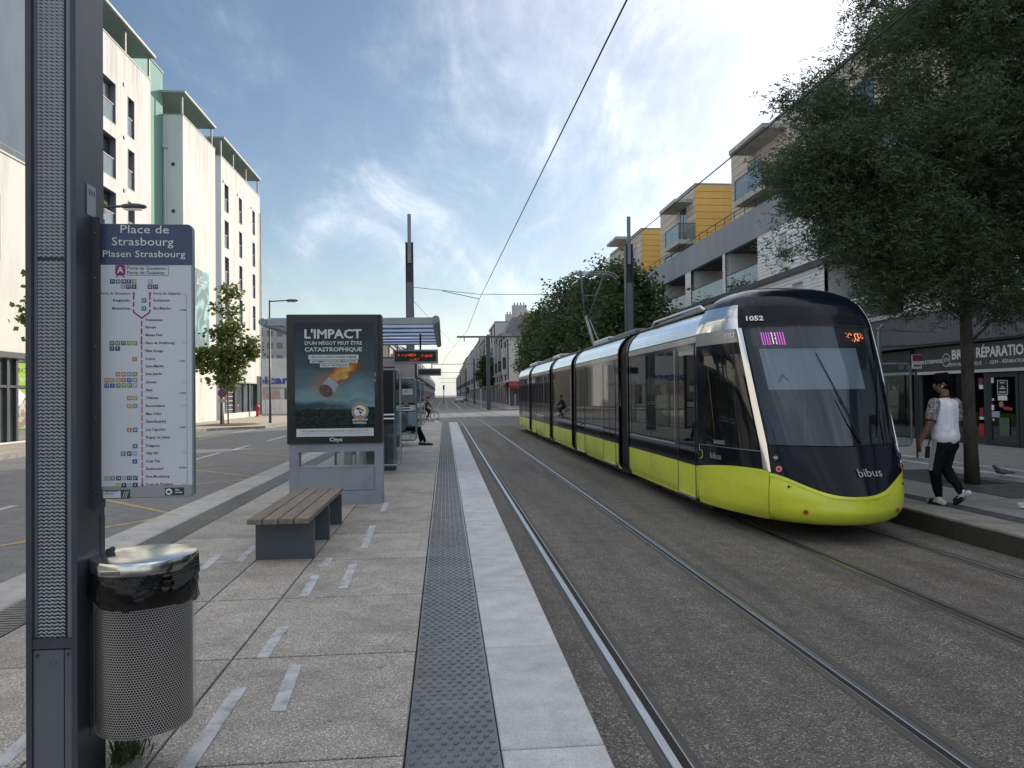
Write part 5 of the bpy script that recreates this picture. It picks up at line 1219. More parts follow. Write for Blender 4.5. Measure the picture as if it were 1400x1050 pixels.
# carcass (keeps the daylight out) behind the loggias
bx(RX+2.2, RX+14, Y0, Y1, 0, 10.4, 'core_wall', M_loggia, rb)
bx(RX+.02, RX+14, Y0, Y1, 10.4, 10.58, 'roof_terrace', M_slabc, rb)
for y in (Y0, Y1-.3): bx(RX+.02, RX+2.2, y, y+.3, 0, 10.4, 'end_wall', M_loggia, rb)
bx(RX, RX+.25, Y0, Y1, 9.2, 10.72, 'parapet', M_dband, rb); bx(RX+.25, RX+2.2, Y0, Y1, 9.2, 9.4, 'floor_slab', M_slabd, rb)
bx(RX-.12, RX+2.2, Y0, Y1, 6.75, 7.0, 'floor_slab', M_slabd, rb)
bx(RX-.35, RX+2.2, Y0, Y1, 4.02, 4.16, 'floor_slab', M_slabc, rb)
bx(RX-.30, RX+.2, Y0, Y1, 2.97, 4.01, 'canopy_fascia', M_drib, rb)
bx(RX+.2, RX+2.2, Y0, Y1, 3.7, 3.9, 'floor_slab', M_slabd, rb)
# storey walls: white ribbed panels, windows with shutters, loggias with glass or solid fronts
def window_x(X, s, y0, y1, z0, z1, parent, fr=M_winf, shutter=0.0, depth=.18):
    f = MB(); w = .06; x = X+s*depth
    a, c = min(x, x+s*.06), max(x, x+s*.06)
    f.box(a, c, y0, y0+w, z0, z1).box(a, c, y1-w, y1, z0, z1).box(a, c, y0+w, y1-w, z0, z0+w).box(a, c, y0+w, y1-w, z1-w, z1)
    if y1-y0 > 1.1: m = (y0+y1)/2; f.box(a, c, m-.035, m+.035, z0+w, z1-w)
    o = f.build('window', fr, parent)
    MB().box(min(x+s*.02, x+s*.04), max(x+s*.02, x+s*.04), y0+w, y1-w, z0+w, z1-w).build('pane', M_pane, o)
    if shutter: MB().box(min(x-s*.03, x-s*.01), max(x-s*.03, x-s*.01), y0+.01, y1-.01, z1-(z1-z0)*shutter, z1-.005).build('shutter', M_blindw, o)
    return o
def loggia(y0, y1, z0, z1, front, door=True):
    if door: window_x(RX+2.0, 1, y1-1.9, y1-.5, z0+.1, z1-.25, rb, M_winf, 0, 0.02)
    if front == 'glass':
        f = MB().box(RX+.04, RX+.09, y0+.03, y1-.03, z0+.92, z0+.97).build('balustrade', M_winf, rb)
        n = max(1, round((y1-y0)/1.6)); w = (y1-y0-.06)/n
        for i in range(n): MB().box(RX+.05, RX+.062, y0+.03+i*w+.015, y0+.03+(i+1)*w-.015, z0+.02, z0+.91).build('balustrade_pane', M_balg, f)
    elif front == 'solid': bx(RX+.03, RX+.12, y0+.01, y1-.01, z0+.01, z0+.85, 'balustrade', M_balw, rb)
def storey(z0, z1, bays):
    for bay in bays:
        k, y0, y1 = bay[:3]
        if k == 'P':
            holes = [(h[0], h[1], z0+h[2], z0+h[3]) for h in bay[3]] if len(bay) > 3 else []
            wallX(RX+.02, 1, y0, y1, z0, z1, holes, .22, 'wall_panel', M_wrib, rb)
            bx(RX+.25, RX+2.2, y0, y0+.15, z0, z1, 'party_wall', M_loggia, rb); bx(RX+.25, RX+2.2, y1-.15, y1, z0, z1, 'party_wall', M_loggia, rb)
            for h in bay[3] if len(bay) > 3 else []: window_x(RX+.02, 1, h[0], h[1], z0+h[2], z0+h[3], rb, M_winf, h[4])
        else: loggia(y0, y1, z0, z1, k)
up = [('P', 26.6, 34.7, [(31.6, 32.45, .08, 1.85, 1.0), (28.0, 29.2, .08, 1.85, .3)]), ('glass', 34.7, 38.86), ('P', 38.86, 39.26), ('glass', 39.26, 44.5), ('P', 44.5, 45.56), ('solid', 45.56, 50.7), ('P', 50.7, 55.5, [(52.4, 53.3, .1, 1.85, .4)]), ('glass', 55.5, 60), ('P', 60, 61), ('glass', 61, 66), ('P', 66, Y1),
      ('glass', 22.2, 26.6), ('P', 16.0, 22.2, [(19.2, 20.0, .08, 1.9, 0.0), (17.0, 17.9, .08, 1.9, .5)]), ('glass', 11, 16), ('P', 2, 11, [(5, 6.2, .1, 1.9, .2)]), ('glass', -4, 2), ('P', Y0, -4)]
storey(7.0, 9.2, up)
lo = [('P', 28.4, 36.0, [(33.0, 34.2, .4, 2.2, .0), (30.2, 31.2, .4, 2.2, .7)]), ('glass', 36, 41), ('P', 41, 46), ('solid', 46, 51), ('P', 51, 58), ('glass', 58, 64), ('P', 64, Y1), ('glass', 23.3, 28.4), ('P', 22.9, 23.3), ('solid', 19.4, 22.9), ('P', 15.0, 19.4, [(16.2, 17.4, .4, 2.2, .3)]), ('glass', 9, 15), ('P', -2, 9), ('glass', -8, -2), ('P', Y0, -8)]
storey(4.16, 6.75, lo)
# handrail along the parapet top
b = MB(); b.tube([(RX+.1, Y0, 11.18), (RX+.1, 66, 11.18)], .022, 6).tube([(RX+.1, Y0, 10.95), (RX+.1, 66, 10.95)], .012, 5)
for y in np.arange(8, 66, 1.35): b.tube([(RX+.1, y, 10.72), (RX+.1, y, 11.18)], .018, 5)
b.build('terrace_railing', M_dark, rb)
# attic blocks: planked front, orange end, door, balcony and canopy slab
AX_ = 16.2
def attic(y0, y1, z1, doors, balcony, canopy, orange=True, wins=()):
    z0 = 10.58; n = 10; h = (z1-z0)/n
    bx(AX_+.06, AX_+7, y0+.06, y1, z0, z1-.02, 'attic_core', M_slabd, rb); bx(AX_-.02, AX_+7.1, y0-.02, y1+.1, z1, z1+.10, 'attic_roof', M_dband, rb)
    for i in range(n):
        a, c = z0+i*h+.012, z0+(i+1)*h-.012; cuts = [y0]
        for d in doors:
            if d[2] < (a+c)/2 < d[3]: cuts += [d[0], d[1]]
        cuts += [y1]; cuts.sort()
        for k in range(0, len(cuts)-1, 2):
            if cuts[k+1]-cuts[k] > .05: bx(AX_+.005*(i % 2), AX_+.07, cuts[k], cuts[k+1], a, c, 'plank', M_plank, rb)
        if orange:
            bx(AX_+.02, AX_+2.45, y0-.004*(i % 2)-.004, y0+.05, a, c, 'orange_plank', M_orange, rb)
    for d in doors: window_x(AX_, 1, d[0], d[1], d[2], d[3], rb, M_winf, 0, .0)
    if balcony:
        ya, yb, z = balcony; s = bx(AX_-1.15, AX_+.05, ya, yb, z-.28, z, 'balcony_slab', M_slabc, rb)
        f = MB(); f.box(AX_-1.12, AX_-1.08, ya, yb, z+1.02, z+1.06).box(AX_-1.12, AX_-1.08, ya, ya+.04, z, z+1.02).box(AX_-1.12, AX_-1.08, yb-.04, yb, z, z+1.02).box(AX_-1.12, AX_, ya, ya+.04, z+1.02, z+1.06).box(AX_-1.12, AX_, yb-.04, yb, z+1.02, z+1.06); o = f.build('balcony_rail', M_winf, rb)
        m = (ya+yb)/2
        for p, q in ((ya+.05, m-.03), (m+.03, yb-.05)): bx(AX_-1.105, AX_-1.093, p, q, z+.05, z+1.0, 'rail_pane', M_balg, o)
        bx(AX_-1.07, AX_-.03, ya+.012, ya+.024, z+.05, z+1.0, 'rail_pane', M_balg, o); bx(AX_-1.07, AX_-.03, yb-.024, yb-.012, z+.05, z+1.0, 'rail_pane', M_balg, o)
    if canopy: bx(AX_-1.2, AX_+.04, canopy[0], canopy[1], canopy[2]-.22, canopy[2], 'canopy_slab', M_slabc, rb)
attic(22.0, 39.75, 14.85, [(35.85, 37.5, 11.95, 13.75), (30.2, 32.4, 11.0, 12.0), (26.0, 27.4, 11.9, 13.6)], (33.3, 36.6, 11.45), (33.0, 37.1, 14.25), False)
attic(45.66, 53.35, 14.98, [(47.45, 48.8, 11.95, 14.0), (49.2, 52.5, 10.75, 11.4)], (44.9+.8, 48.6, 11.45), (46.2, 49.6, 14.2))
attic(58.65, 70.0, 15.05, [(60.2, 61.4, 11.9, 13.9)], None, (62.6, 66.2, 15.3))
attic(2, 16, 14.85, [(8, 9.4, 11.9, 13.7)], None, None)
bx(RX+5, RX+14, Y0, 72, 10.6, 13.4, 'attic_core', M_slabd, rb)
# ---- shop fronts
M_shopf = pm('shop_frame', (.030, .040, .046), (.036, .047, .053), 4, .4)
M_shopg = glass('shop_glass', (.45, .50, .52), .10, base=(.01, .012, .014), solid=.30)
M_signd = pm('shop_sign', (.05, .053, .058), (.06, .063, .068), 3, .4)
M_plinth = pm('shop_plinth', (.09, .09, .088), (.11, .11, .108), 4, .8, coords='World')
M_inside = pm('shop_interior', (.07, .08, .082), (.10, .11, .11), 3, .8)
SHX = RX+.05
for i, (a, e) in enumerate(((-12, -4), (-4, 5), (5, 13.5), (13.5, 22.85), (22.85, 30), (30, 40), (40, 50), (50, 60), (60, 71))):
    bx(SHX+1.6, SHX+1.7, a, e, 0, 3.6, 'shop_back_wall', M_inside, rb)
    bx(SHX, SHX+1.6, e-.2, e, 0, 3.6, 'shop_pier', M_shopf, rb)
bx(SHX+.02, SHX+1.6, Y0, Y1, 0, .03, 'shop_floor', M_plinth, rb)
sf = thing('phone_repair_shop', 'dark shop front with a white lettered repair sign and a stickered door', 'shop front', (SHX, 19, 0))
bx(SHX-.10, SHX+.12, 14.2, 22.55, 2.17, 2.93, 'sign_board', M_signd, sf); bx(SHX-.16, SHX+.1, 14.2, 22.6, 2.08, 2.165, 'awning_cassette', M_winw, sf)
bx(SHX, SHX+.1, 22.45, 22.62, 0, 2.08, 'pilaster', M_shopf, sf); bx(SHX, SHX+.1, 20.42, 20.58, 0, 2.08, 'pilaster', M_shopf, sf); bx(SHX, SHX+.1, 19.55, 19.72, 0, 2.08, 'pilaster', M_shopf, sf); bx(SHX, SHX+.1, 18.1, 18.42, 0, 2.08, 'pilaster', M_shopf, sf)
bx(SHX+.02, SHX+.08, 20.58, 22.45, 0, .18, 'plinth', M_shopf, sf); bx(SHX+.03, SHX+.04, 20.58, 22.45, .18, 2.08, 'shop_window', M_shopg, sf)
bx(SHX+.03, SHX+.04, 19.72, 20.42, .02, 2.08, 'shop_window', M_shopg, sf); bx(SHX+.03, SHX+.04, 14.2, 18.1, .1, 2.08, 'shop_window', M_shopg, sf)
dr = MB(); dr.box(SHX-.01, SHX+.05, 18.44, 18.54, .02, 2.06).box(SHX-.01, SHX+.05, 19.43, 19.53, .02, 2.06).box(SHX-.01, SHX+.05, 18.54, 19.43, .02, .14).box(SHX-.01, SHX+.05, 18.54, 19.43, 1.93, 2.06); dr = dr.build('door', M_shopf, sf)
bx(SHX+.015, SHX+.025, 18.54, 19.43, .14, 1.93, 'door_glass', M_shopg, dr)
def on_shop(nm, y0, y1, z0, z1, m, par=None, d=.004): return bx(SHX-.006-d, SHX-.006, y0, y1, z0, z1, nm, m, par or dr)
MS = lambda y, z, d=.107: facing((SHX-d, y, z), (-1, 0, 0))
text('MULTISERVICES', .15, MS(21.82, 2.47), M_pw, sf, width=.98, bold=.002)
text('BR', .40, MS(20.67, 2.63), M_pw, sf, width=.46, bold=.012); text('EST', .40, MS(20.17, 2.63), M_pw, sf, width=.40, bold=.010)
text('RÉPARATION', .40, MS(18.86, 2.64), M_pw, sf, width=2.0, bold=.012)
text('VENTE INFORMATIQUE', .14, MS(20.36, 2.345), M_pw, sf, width=1.42); text('GSM', .14, MS(19.18, 2.35), M_pw, sf, width=.30); text('RÉPARATION', .14, MS(18.45, 2.355), M_pw, sf, width=.82)
for y in (19.48, 18.95): MB().box(SHX-.106, SHX-.101, y-.03, y+.03, 2.34, 2.36).build('separator', M_print['orange'], sf)
b = MB(); c = (21.14, 2.50); N_ = 26
for i in range(N_):
    t0, t1 = 2*math.pi*i/N_, 2*math.pi*(i+1)/N_; b.poly([(SHX-.104, c[0]+r*math.cos(t), c[1]+r*1.15*math.sin(t)) for t, r in ((t0, .16), (t1, .16), (t1, .178), (t0, .178))])
b.build('number_ring', M_pw, sf); text('270', .15, MS(21.14, 2.50), M_pw, sf, width=.22)
# stickers and notices on the door and glazing
for y0, y1, z0, z1, m in ((19.33, 19.42, 1.77, 1.92, M_pw), (18.84, 19.18, 1.28, 1.41, M_pw), (19.33, 19.40, 1.27, 1.33, M_pw), (19.33, 19.42, 1.0, 1.15, M_pw), (19.12, 19.42, .80, .97, M_print['pale']), (19.33, 19.39, .70, .76, M_pw)): on_shop('sticker', y0, y1, z0, z1, m)
nb = on_shop('notice', 18.82, 19.18, 1.45, 1.83, M_black); f = MB()
for q in ((18.81, 18.825, 1.44, 1.84), (19.175, 19.19, 1.44, 1.84), (18.825, 19.175, 1.44, 1.455), (18.825, 19.175, 1.825, 1.84)): f.box(SHX-.014, SHX-.010, *q)
for z, w in ((1.77, .16), (1.66, .10), (1.61, .2), (1.51, .26)): f.box(SHX-.013, SHX-.011, 19.0-w/2, 19.0+w/2, z-.012, z+.012)
f.build('notice_frame', M_pw, dr)
b = MB().lathe([(.085, 0), (.0005, .001)], (0, 0, 0), 18); v = b.v; b.v = [(SHX-.012, 19.06+p[0], 1.17+p[1]) for p in v]; b.build('sticker', M_print['salmon'], dr)
b = MB(); b.quad((SHX-.011, 18.98, 1.12), (SHX-.011, 18.66, 1.08), (SHX-.011, 18.66, 1.0), (SHX-.011, 18.98, 1.03)); b.build('sticker', flat('sticker_pink', (.45, .06, .14)), dr)
on_shop('notice', 18.78, 19.14, .30, .80, M_print['green'] if False else pm('notice_green', (.10, .15, .12), (.07, .11, .09), 6, .6))
for y0, y1, z0, z1, m in ((19.76, 19.92, 1.72, 1.92, M_print['maroon']), (19.76, 19.90, 1.60, 1.72, M_pw), (19.76, 19.9, .80, 1.05, M_print['maroon']), (19.76, 19.9, .72, .82, M_pw), (19.74, 19.93, .25, .60, flat('poster_red', (.40, .03, .035)))): on_shop('sticker', y0, y1, z0, z1, m, sf, -.032)
# stock on hooks behind the window
rngs = np.random.RandomState(3)
b = MB(); c2 = MB(); bk = bx(SHX+.55, SHX+.58, 20.62, 22.4, .4, 2.05, 'display_back', pm('display_panel', (.17, .19, .19), None, 3, .8), sf)
for r in range(6):
    z = 1.85-r*.27; c2.box(SHX+.45, SHX+.54, 20.65, 22.38, z-.13, z-.115)
    y = 20.7
    while y < 22.3:
        w = .06+rngs.rand()*.06; h = .10+rngs.rand()*.08
        if rngs.rand() < .8: b.box(SHX+.46, SHX+.50, y, y+w, z-.10, z-.10+h)
        y += w+.05+rngs.rand()*.06
b.build('stock', M_dark, sf, kind='stuff'); c2.build('shelf', M_winf, sf)
b = MB()
for r in range(5):
    z = 1.7-r*.3
    for k in range(10):
        y = 14.6+k*.34+rngs.rand()*.1; b.box(SHX+.4, SHX+.5, y, y+.18, z, z+.1+rngs.rand()*.1)
b.build('stock', M_loggia, sf, kind='stuff')
# the plainer fronts either side
nf = thing('plain_shop_front', 'unlit glazed shop front with pale blind seen past the tram nose', 'shop front', (SHX, 26, 0))
bx(SHX-.08, SHX+.12, 22.9, 34, 2.2, 2.9, 'sign_board', M_signd, nf); bx(SHX-.12, SHX+.1, 22.9, 34, 2.10, 2.19, 'awning_cassette', M_winw, nf)
bx(SHX+.02, SHX+.1, 22.9, 34, 0, .35, 'plinth', M_plinth, nf)
for y0, y1 in ((22.95, 24.4), (24.55, 26.4), (26.55, 29.9), (30.1, 34)): bx(SHX+.03, SHX+.04, y0, y1, .35, 2.1, 'shop_window', M_shopg, nf); bx(SHX, SHX+.1, y1, y1+.14, .35, 2.1, 'mullion', M_shopf, nf)
bx(SHX+.2, SHX+.22, 24.7, 25.5, .9, 2.0, 'blind', pm('buff_blind', (.55, .48, .36), (.42, .36, .27), 3, .7, stretch=(1, 9, 1)), nf)  # blind mottled in two warm buff tones
for y0, y1 in ((5, 13.5), (34.2, 71)):
    o = thing('plain_shop_front', 'dark glazed shop front hidden behind the tram and trees' if y0 > 20 else 'dark glazed shop front beyond the right edge', 'shop front', (SHX, (y0+y1)/2, 0)); bx(SHX-.08, SHX+.12, y0, y1, 2.2, 2.9, 'sign_board', M_signd, o); bx(SHX+.03, SHX+.04, y0, y1, .3, 2.1, 'shop_window', M_shopg, o); bx(SHX+.02, SHX+.1, y0, y1, 0, .3, 'plinth', M_plinth, o)
# thin cable sagging along the fascia
wire([(SHX-.40, 14, 3.25), (SHX-.40, 18, 3.0), (SHX-.40, 22, 3.02), (SHX-.40, 26, 3.2)], .02, 'slack cable hanging along the dark canopy fascia', 'cable', 'cables')
# ---- right platform stop furniture: end screen, post with arm, small round-topped sign
rs = thing('stop_screen', 'glazed end screen with round corners on the right platform behind the tram', 'shelter screen', (10.2, 16.6, 0))
def screen2(x0, x1, y, z0, z1, par):
    p = [(x0, z0), (x1-.12, z0)]+[(x1-.12+.12*math.sin(t), z0+.12-.12*math.cos(t)) for t in np.linspace(.3, 1.57, 4)]+[(x1-.12+.12*math.cos(t), z1-.12+.12*math.sin(t)) for t in np.linspace(0, 1.4, 4)]+[(x0, z1)]
    MB().tube([(a, y, c) for a, c in p]+[(x0, y, z0)], .028, 8).build('screen_frame', M_frame, par, True); MB().box(x0+.02, x1-.02, y-.005, y+.005, z0+.02, z1-.02).build('screen_pane', M_glassS, par)
screen2(9.4, 11.0, 16.4, .28, 2.22, rs)
po2 = thing('shelter_post', 'slim grey post with a long thin arm behind the tram windscreen', 'post', (10.0, 16.0, 0))
MB().cbox(9.96, 10.02, 15.97, 16.03, 0, 3.05, .01).build('post', M_frame, po2); MB().tube([(9.3, 16, 3.0), (11.6, 16.2, 2.96)], .022, 6).build('arm', M_frame, po2); MB().ball((10.0, 15.9, 3.06), .05, 8).build('knob', M_frame, po2)
ss = thing('stop_sign', 'small red and white bus stop sign on a slim pole near the shop', 'sign', (11.0, 16.2, 0))
MB().tube([(11.0, 16.2, 0), (11.0, 16.2, 2.4)], .022, 8).build('pole', M_dark, ss); MB().cbox(10.88, 11.12, 16.15, 16.17, 2.09, 2.42, .01).build('sign_plate', M_pw, ss); MB().box(10.885, 11.115, 16.143, 16.149, 2.27, 2.415).build('sign_band', M_print['maroon'], ss)
M_x = MB(); M_x.box(10.91, 11.09, 16.143, 16.148, 2.15, 2.18).build('marking', M_pk, ss)
# ================================================================== TREES
def leafmat(name, c1, c2, tr=.35, rough=.55):
    m, nt, b, N, L = _new(name); g = N('ShaderNodeNewGeometry'); r = N('ShaderNodeValToRGB'); r.color_ramp.elements[0].color = (*c1, 1); r.color_ramp.elements[1].color = (*c2, 1); L(g.outputs['Random Per Island'], r.inputs[0])
    L(r.outputs[0], b.inputs['Base Color']); b.inputs['Roughness'].default_value = rough; b.inputs['Specular IOR Level'].default_value = .35
    t = N('ShaderNodeBsdfTranslucent'); L(r.outputs[0], t.inputs[0]); ms = N('ShaderNodeMixShader'); ms.inputs[0].default_value = tr; L(b.outputs[0], ms.inputs[1]); L(t.outputs[0], ms.inputs[2]); L(ms.outputs[0], nt.nodes['Material Output'].inputs[0]); return m
M_leafD = leafmat('ash_leaf', (.062, .092, .048), (.13, .175, .092)); M_leafM = leafmat('plane_leaf', (.042, .075, .034), (.105, .15, .06)); M_leafL = leafmat('maple_leaf', (.07, .11, .03), (.20, .23, .075), .45)
M_bark = pm('bark', (.085, .075, .062), (.045, .04, .034), 7, .9, stretch=(1, 1, .35), bump=.8, bscale=18, dirt=(.15, .14, .115), dscale=6, damt=.6)
def tree(name, label, base, th, tr, blobs, ncl, per, leafs, leaf, mat, seed, group=None, spread=.34, droop=.5, lean=(0, 0), leaflets=1, fade=1.0, limbs=14, twig=True):
    """blobs: (x,y,z,rx,ry,rz) ellipsoids of the crown in world space; leafs = (length, width)"""
    rg = np.random.RandomState(seed); t = thing(name, label, 'tree', base, 0, group); base = np.array(base, float)
    bl = np.array(blobs, float); vol = bl[:, 3]*bl[:, 4]*bl[:, 5]; pick = rg.choice(len(bl), ncl, p=(vol**.72)/(vol**.72).sum())
    d = rg.randn(ncl, 3); d /= np.linalg.norm(d, axis=1)[:, None]; r = rg.rand(ncl)**.42
    C = bl[pick, :3]+d*r[:, None]*bl[pick, 3:]
    top = base+np.array([lean[0], lean[1], th])
    b = MB(); n = 7; pts = []; rs = []
    H = max(C[:, 2].max()-1.2, th+.5)
    for i in range(n+1):
        f = i/n; z = base[2]+f*(H-base[2]); pts.append((base[0]+lean[0]*f+.05*math.sin(3*f+seed), base[1]+lean[1]*f+.05*math.cos(2.3*f+seed), z)); rs.append(tr*(1.25 if i == 0 else 1)*(1-.80*max(0, (z-base[2]-th)/(H-base[2]-th+1e-6))))
    b.tube(pts, rs, 12)
    b.build('trunk', M_bark, t, True)
    lb = MB()
    def tp(z):
        f = (z-base[2])/(H-base[2]); f = min(1, max(0, f)); return Vector((base[0]+lean[0]*f, base[1]+lean[1]*f, base[2]+f*(H-base[2])))
    order = rg.permutation(ncl)[:limbs*6]
    for k, i in enumerate(order):
        c = Vector(C[i]); z0 = max(base[2]+th*.92, c.z-.35*(c-tp(c.z)).length-rg.rand()*.5); z0 = min(z0, base[2]+(H-base[2])*.94); a = tp(z0); mid = a.lerp(c, .5)+Vector((0, 0, .12*(c-a).length*rg.rand())); R0 = tr*(.38 if k < limbs else .13)*max(.25, 1-.7*(z0-base[2])/(H-base[2]))
        lb.tube([a, mid, c], [R0, R0*.6, R0*.18], 6 if k < limbs else 4)
    lb.build('limbs', M_bark, t, True)
    # leaves: sprigs around every cluster point, leaflets paired along each sprig
    S = ncl*per; cc = np.repeat(C, per, axis=0)+rg.randn(S, 3)*spread*np.array([1, 1, .8]); ax = rg.randn(S, 3); ax[:, 2] = ax[:, 2]*.5-droop; ax /= np.linalg.norm(ax, axis=1)[:, None]
    V = []; Lf, Wf = leafs
    for k in range(leaflets):
        f = (k//2)/(max(1, (leaflets-1)//2)) if leaflets > 1 else 0; side = 1 if k % 2 else -1
        o = cc+ax*(f*Lf*1.6 if leaflets > 1 else 0)
        pr = np.cross(ax, rg.randn(S, 3) if leaflets == 1 else np.array([.2, .1, 1.0])); pr /= np.linalg.norm(pr, axis=1)[:, None]+1e-9
        dr = ax*.6+pr*side*.7+rg.randn(S, 3)*.45 if leaflets > 1 else ax; dr /= np.linalg.norm(dr, axis=1)[:, None]
        nr = np.cross(dr, rg.randn(S, 3)); nr /= np.linalg.norm(nr, axis=1)[:, None]+1e-9
        sz = (.75+.5*rg.rand(S))[:, None]; l = dr*Lf*sz; w = nr*Wf*.5*sz
        V.append(np.stack([o, o+l*.45+w, o+l, o+l*.45-w], axis=1))
    V = np.concatenate(V).reshape(-1, 3); F = np.arange(len(V)).reshape(-1, 4)
    mesh_np('foliage', V, F, mat, t)
    return t
tree('ash_tree', 'large dark ash tree with narrow leaves overhanging the tram at right', (9.05, 11.8, 0), 2.6, .098,
     [(9.2, 11.9, 6.0, 2.9, 2.7, 2.5), (6.7, 11.7, 5.15, 1.1, 1.4, .72), (5.75, 11.75, 5.3, .42, .6, .32), (7.5, 11.5, 4.1, 1.2, 1.4, .65), (6.3, 11.7, 4.25, .5, .5, .28), (8.7, 11.2, 3.6, 1.0, 1.1, .55), (11.2, 12.2, 5.8, 1.7, 2, 1.8), (5.66, 11.8, 4.0, .2, .25, .22), (5.5, 11.8, 6.4, .26, .2, .10), (5.95, 11.8, 6.55, .3, .3, .16), (6.55, 11.8, 6.35, .45, .6, .35), (7.15, 11.8, 7.55, .3, .4, .25), (9.4, 11.9, 8.6, 1.9, 2.0, .9), (9.7, 11.9, 3.15, .45, .6, .24), (10.5, 12.2, 4.5, 1.0, 1.0, .6), (8.0, 11.6, 3.25, .8, .9, .34), (7.2, 11.6, 3.4, .55, .7, .3)],
     780, 74, (.086, .0195), None, M_leafD, 11, spread=.19, droop=.5, lean=(-.1, .1), leaflets=7, limbs=20)
grp = 'dark street trees behind the tram'
for i, (x, y, h, r) in enumerate(((8.9, 33.5, 7.7, 1.8), (9.6, 42, 9.4, 3.0), (9.4, 50, 9.9, 3.1), (9.2, 59, 9.8, 3.0), (9.4, 68, 9.2, 2.8))):
    lab = ['dark leafy tree beside the right mast, nearest behind the tram', 'dark leafy tree behind the pantograph', 'dark tall tree left of the pantograph, behind the tram', 'dark tree behind the tram roof, second from the left end', 'dark tree at the left end of the row behind the tram'][i]
    tree('street_tree', lab, (x, y, 0), 2.6, .15, [(x, y, h*.62, r, r, h*.30), (x-r*.45, y, h*.5, r*.6, r*.6, h*.18), (x+r*.4, y-.3, h*.48, r*.6, r*.6, h*.16), (x-.3, y, h*.84, r*.55, r*.55, h*.14), (x+r*.2, y-r*.4, h*.38, r*.6, r*.6, h*.13), (x-r*.2, y-r*.4, h*.36, r*.6, r*.6, h*.12)], 260, 62, (.24, .15), None, M_leafM, 20+i, grp, spread=.38, droop=.3)
# ================================================================== LEFT BUILDINGS, FAR STREET
M_render = pm('cream_render', (.72, .70, .645), (.67, .65, .595), .7, .85, coords='World', stretch=(1, 1, .18), bump=.04, bscale=40, dirt=(.45, .435, .39), dscale=.9, damt=.7)
streaks(M_render, 19.7, 5.0, (.26, .245, .21), .75)
M_renderS = pm('shade_tinted_render', (.62, .66, .68), (.57, .61, .63), .8, .85, coords='World', stretch=(1, 1, .2), dirt=(.45, .48, .48), dscale=1.2, damt=.5)  # shaded version of the cream render, shade put into its colour
M_green = pm('sea_green_render', (.21, .37, .31), (.19, .34, .285), .8, .8, coords='World', stretch=(1, 1, .2), dirt=(.13, .24, .20), dscale=1.2, damt=.5)
M_eaves = pm('eaves_underside', (.24, .34, .31), (.21, .30, .275), 1.5, .7, coords='World')
M_zinc = pm('zinc_edge', (.40, .39, .36), (.34, .33, .31), 3, .6, coords='World')
M_blue = pm('pale_blue_render', (.50, .53, .60), (.46, .49, .56), .9, .85, coords='World')
M_shopl = pm('left_shop_frame', (.06, .068, .072), None, 3, .4)
LX = -16.5
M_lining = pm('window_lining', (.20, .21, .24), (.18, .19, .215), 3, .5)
def canopy(par, y0, y1, z, posts, back=M_green):
    MB().box(LX-3.6, LX+.25, y0, y1, z-.12, z).build('roof_canopy', M_zinc, par); MB().box(LX-3.5, LX+.22, y0+.03, y1-.03, z-.15, z-.122).build('canopy_underside', M_eaves, par)
    for y in posts: MB().box(LX-.12, LX-.02, y-.06, y+.06, 19.64, z-.15).build('canopy_post', M_zinc, par)
M_curt = pm('curtained_pane', (.20, .205, .21), (.34, .34, .335), 3, .04, spec=.6, coat=.8, stretch=(1, 6, .3))
_wk = [0]
def win_l(par, y0, y1, z0, z1, style='bal', depth=.30):
    """window in a wall facing +X with glass guard in its lower half"""
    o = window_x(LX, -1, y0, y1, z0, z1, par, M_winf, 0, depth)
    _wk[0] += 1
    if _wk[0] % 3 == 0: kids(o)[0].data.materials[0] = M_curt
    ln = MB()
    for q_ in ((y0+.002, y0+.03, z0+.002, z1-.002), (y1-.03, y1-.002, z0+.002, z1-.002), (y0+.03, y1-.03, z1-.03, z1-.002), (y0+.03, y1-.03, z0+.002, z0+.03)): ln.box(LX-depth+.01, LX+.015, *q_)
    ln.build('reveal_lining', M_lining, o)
    if style == 'bal':
        MB().box(LX-.08, LX-.06, y0+.02, y1-.02, z0+.06, z0+1.02).build('guard_pane', M_balg, o); MB().box(LX-.10, LX-.05, y0+.01, y1-.01, z0+1.02, z0+1.06).build('guard_rail', M_zinc, o)
    return o
def slab_block(name, label, y0, y1, cols, rows, zt=19.66, ztop=21.13, posts=(), vents=(), canopy_y=None, zbase=0.0, mural=False, doors=()):
    t = thing(name, label, 'building', (LX, (y0+y1)/2, 0), 0, 'cream residential blocks on the left')
    holes = [(a, b, z, z+h) for (a, b) in cols for (z, h) in rows]+[(d[0], d[1], d[2], d[3]) for d in doors]
    wallX(LX, -1, y0, y1, -.07, zt, holes, .30, 'wall', M_render, t)
    MB().quad((LX, y0, -.07), (LX-9, y0, -.07), (LX-9, y0, zt), (LX, y0, zt)).build('end_wall', M_renderS, t); MB().quad((LX, y1, -.07), (LX, y1, zt), (LX-9, y1, zt), (LX-9, y1, -.07)).build('end_wall', M_renderS, t)
    MB().box(LX-9, LX-.36, y0+.02, y1-.02, 0, zt-.05).build('core_wall', M_winf, t); MB().box(LX-9.02, LX+.03, y0-.03, y1+.03, zt, zt+.06).build('coping', M_zinc, t)
    MB().box(LX-9, LX-3.2, y0+.1, y1-.1, zt+.06, ztop-.15).build('attic_wall', M_green, t)
    for (a, b) in cols:
        for (z, h) in rows: win_l(t, a, b, z, z+h)
    for (y, z) in vents: MB().box(LX, LX+.05, y-.07, y+.07, z-.08, z+.08).build('vent', M_dark, t)
    cy = canopy_y or (y0+.1, y1+.1); canopy(t, cy[0], cy[1], ztop, posts)
    return t
rows = [(15.45-2.775*k, 2.12) for k in range(5)]
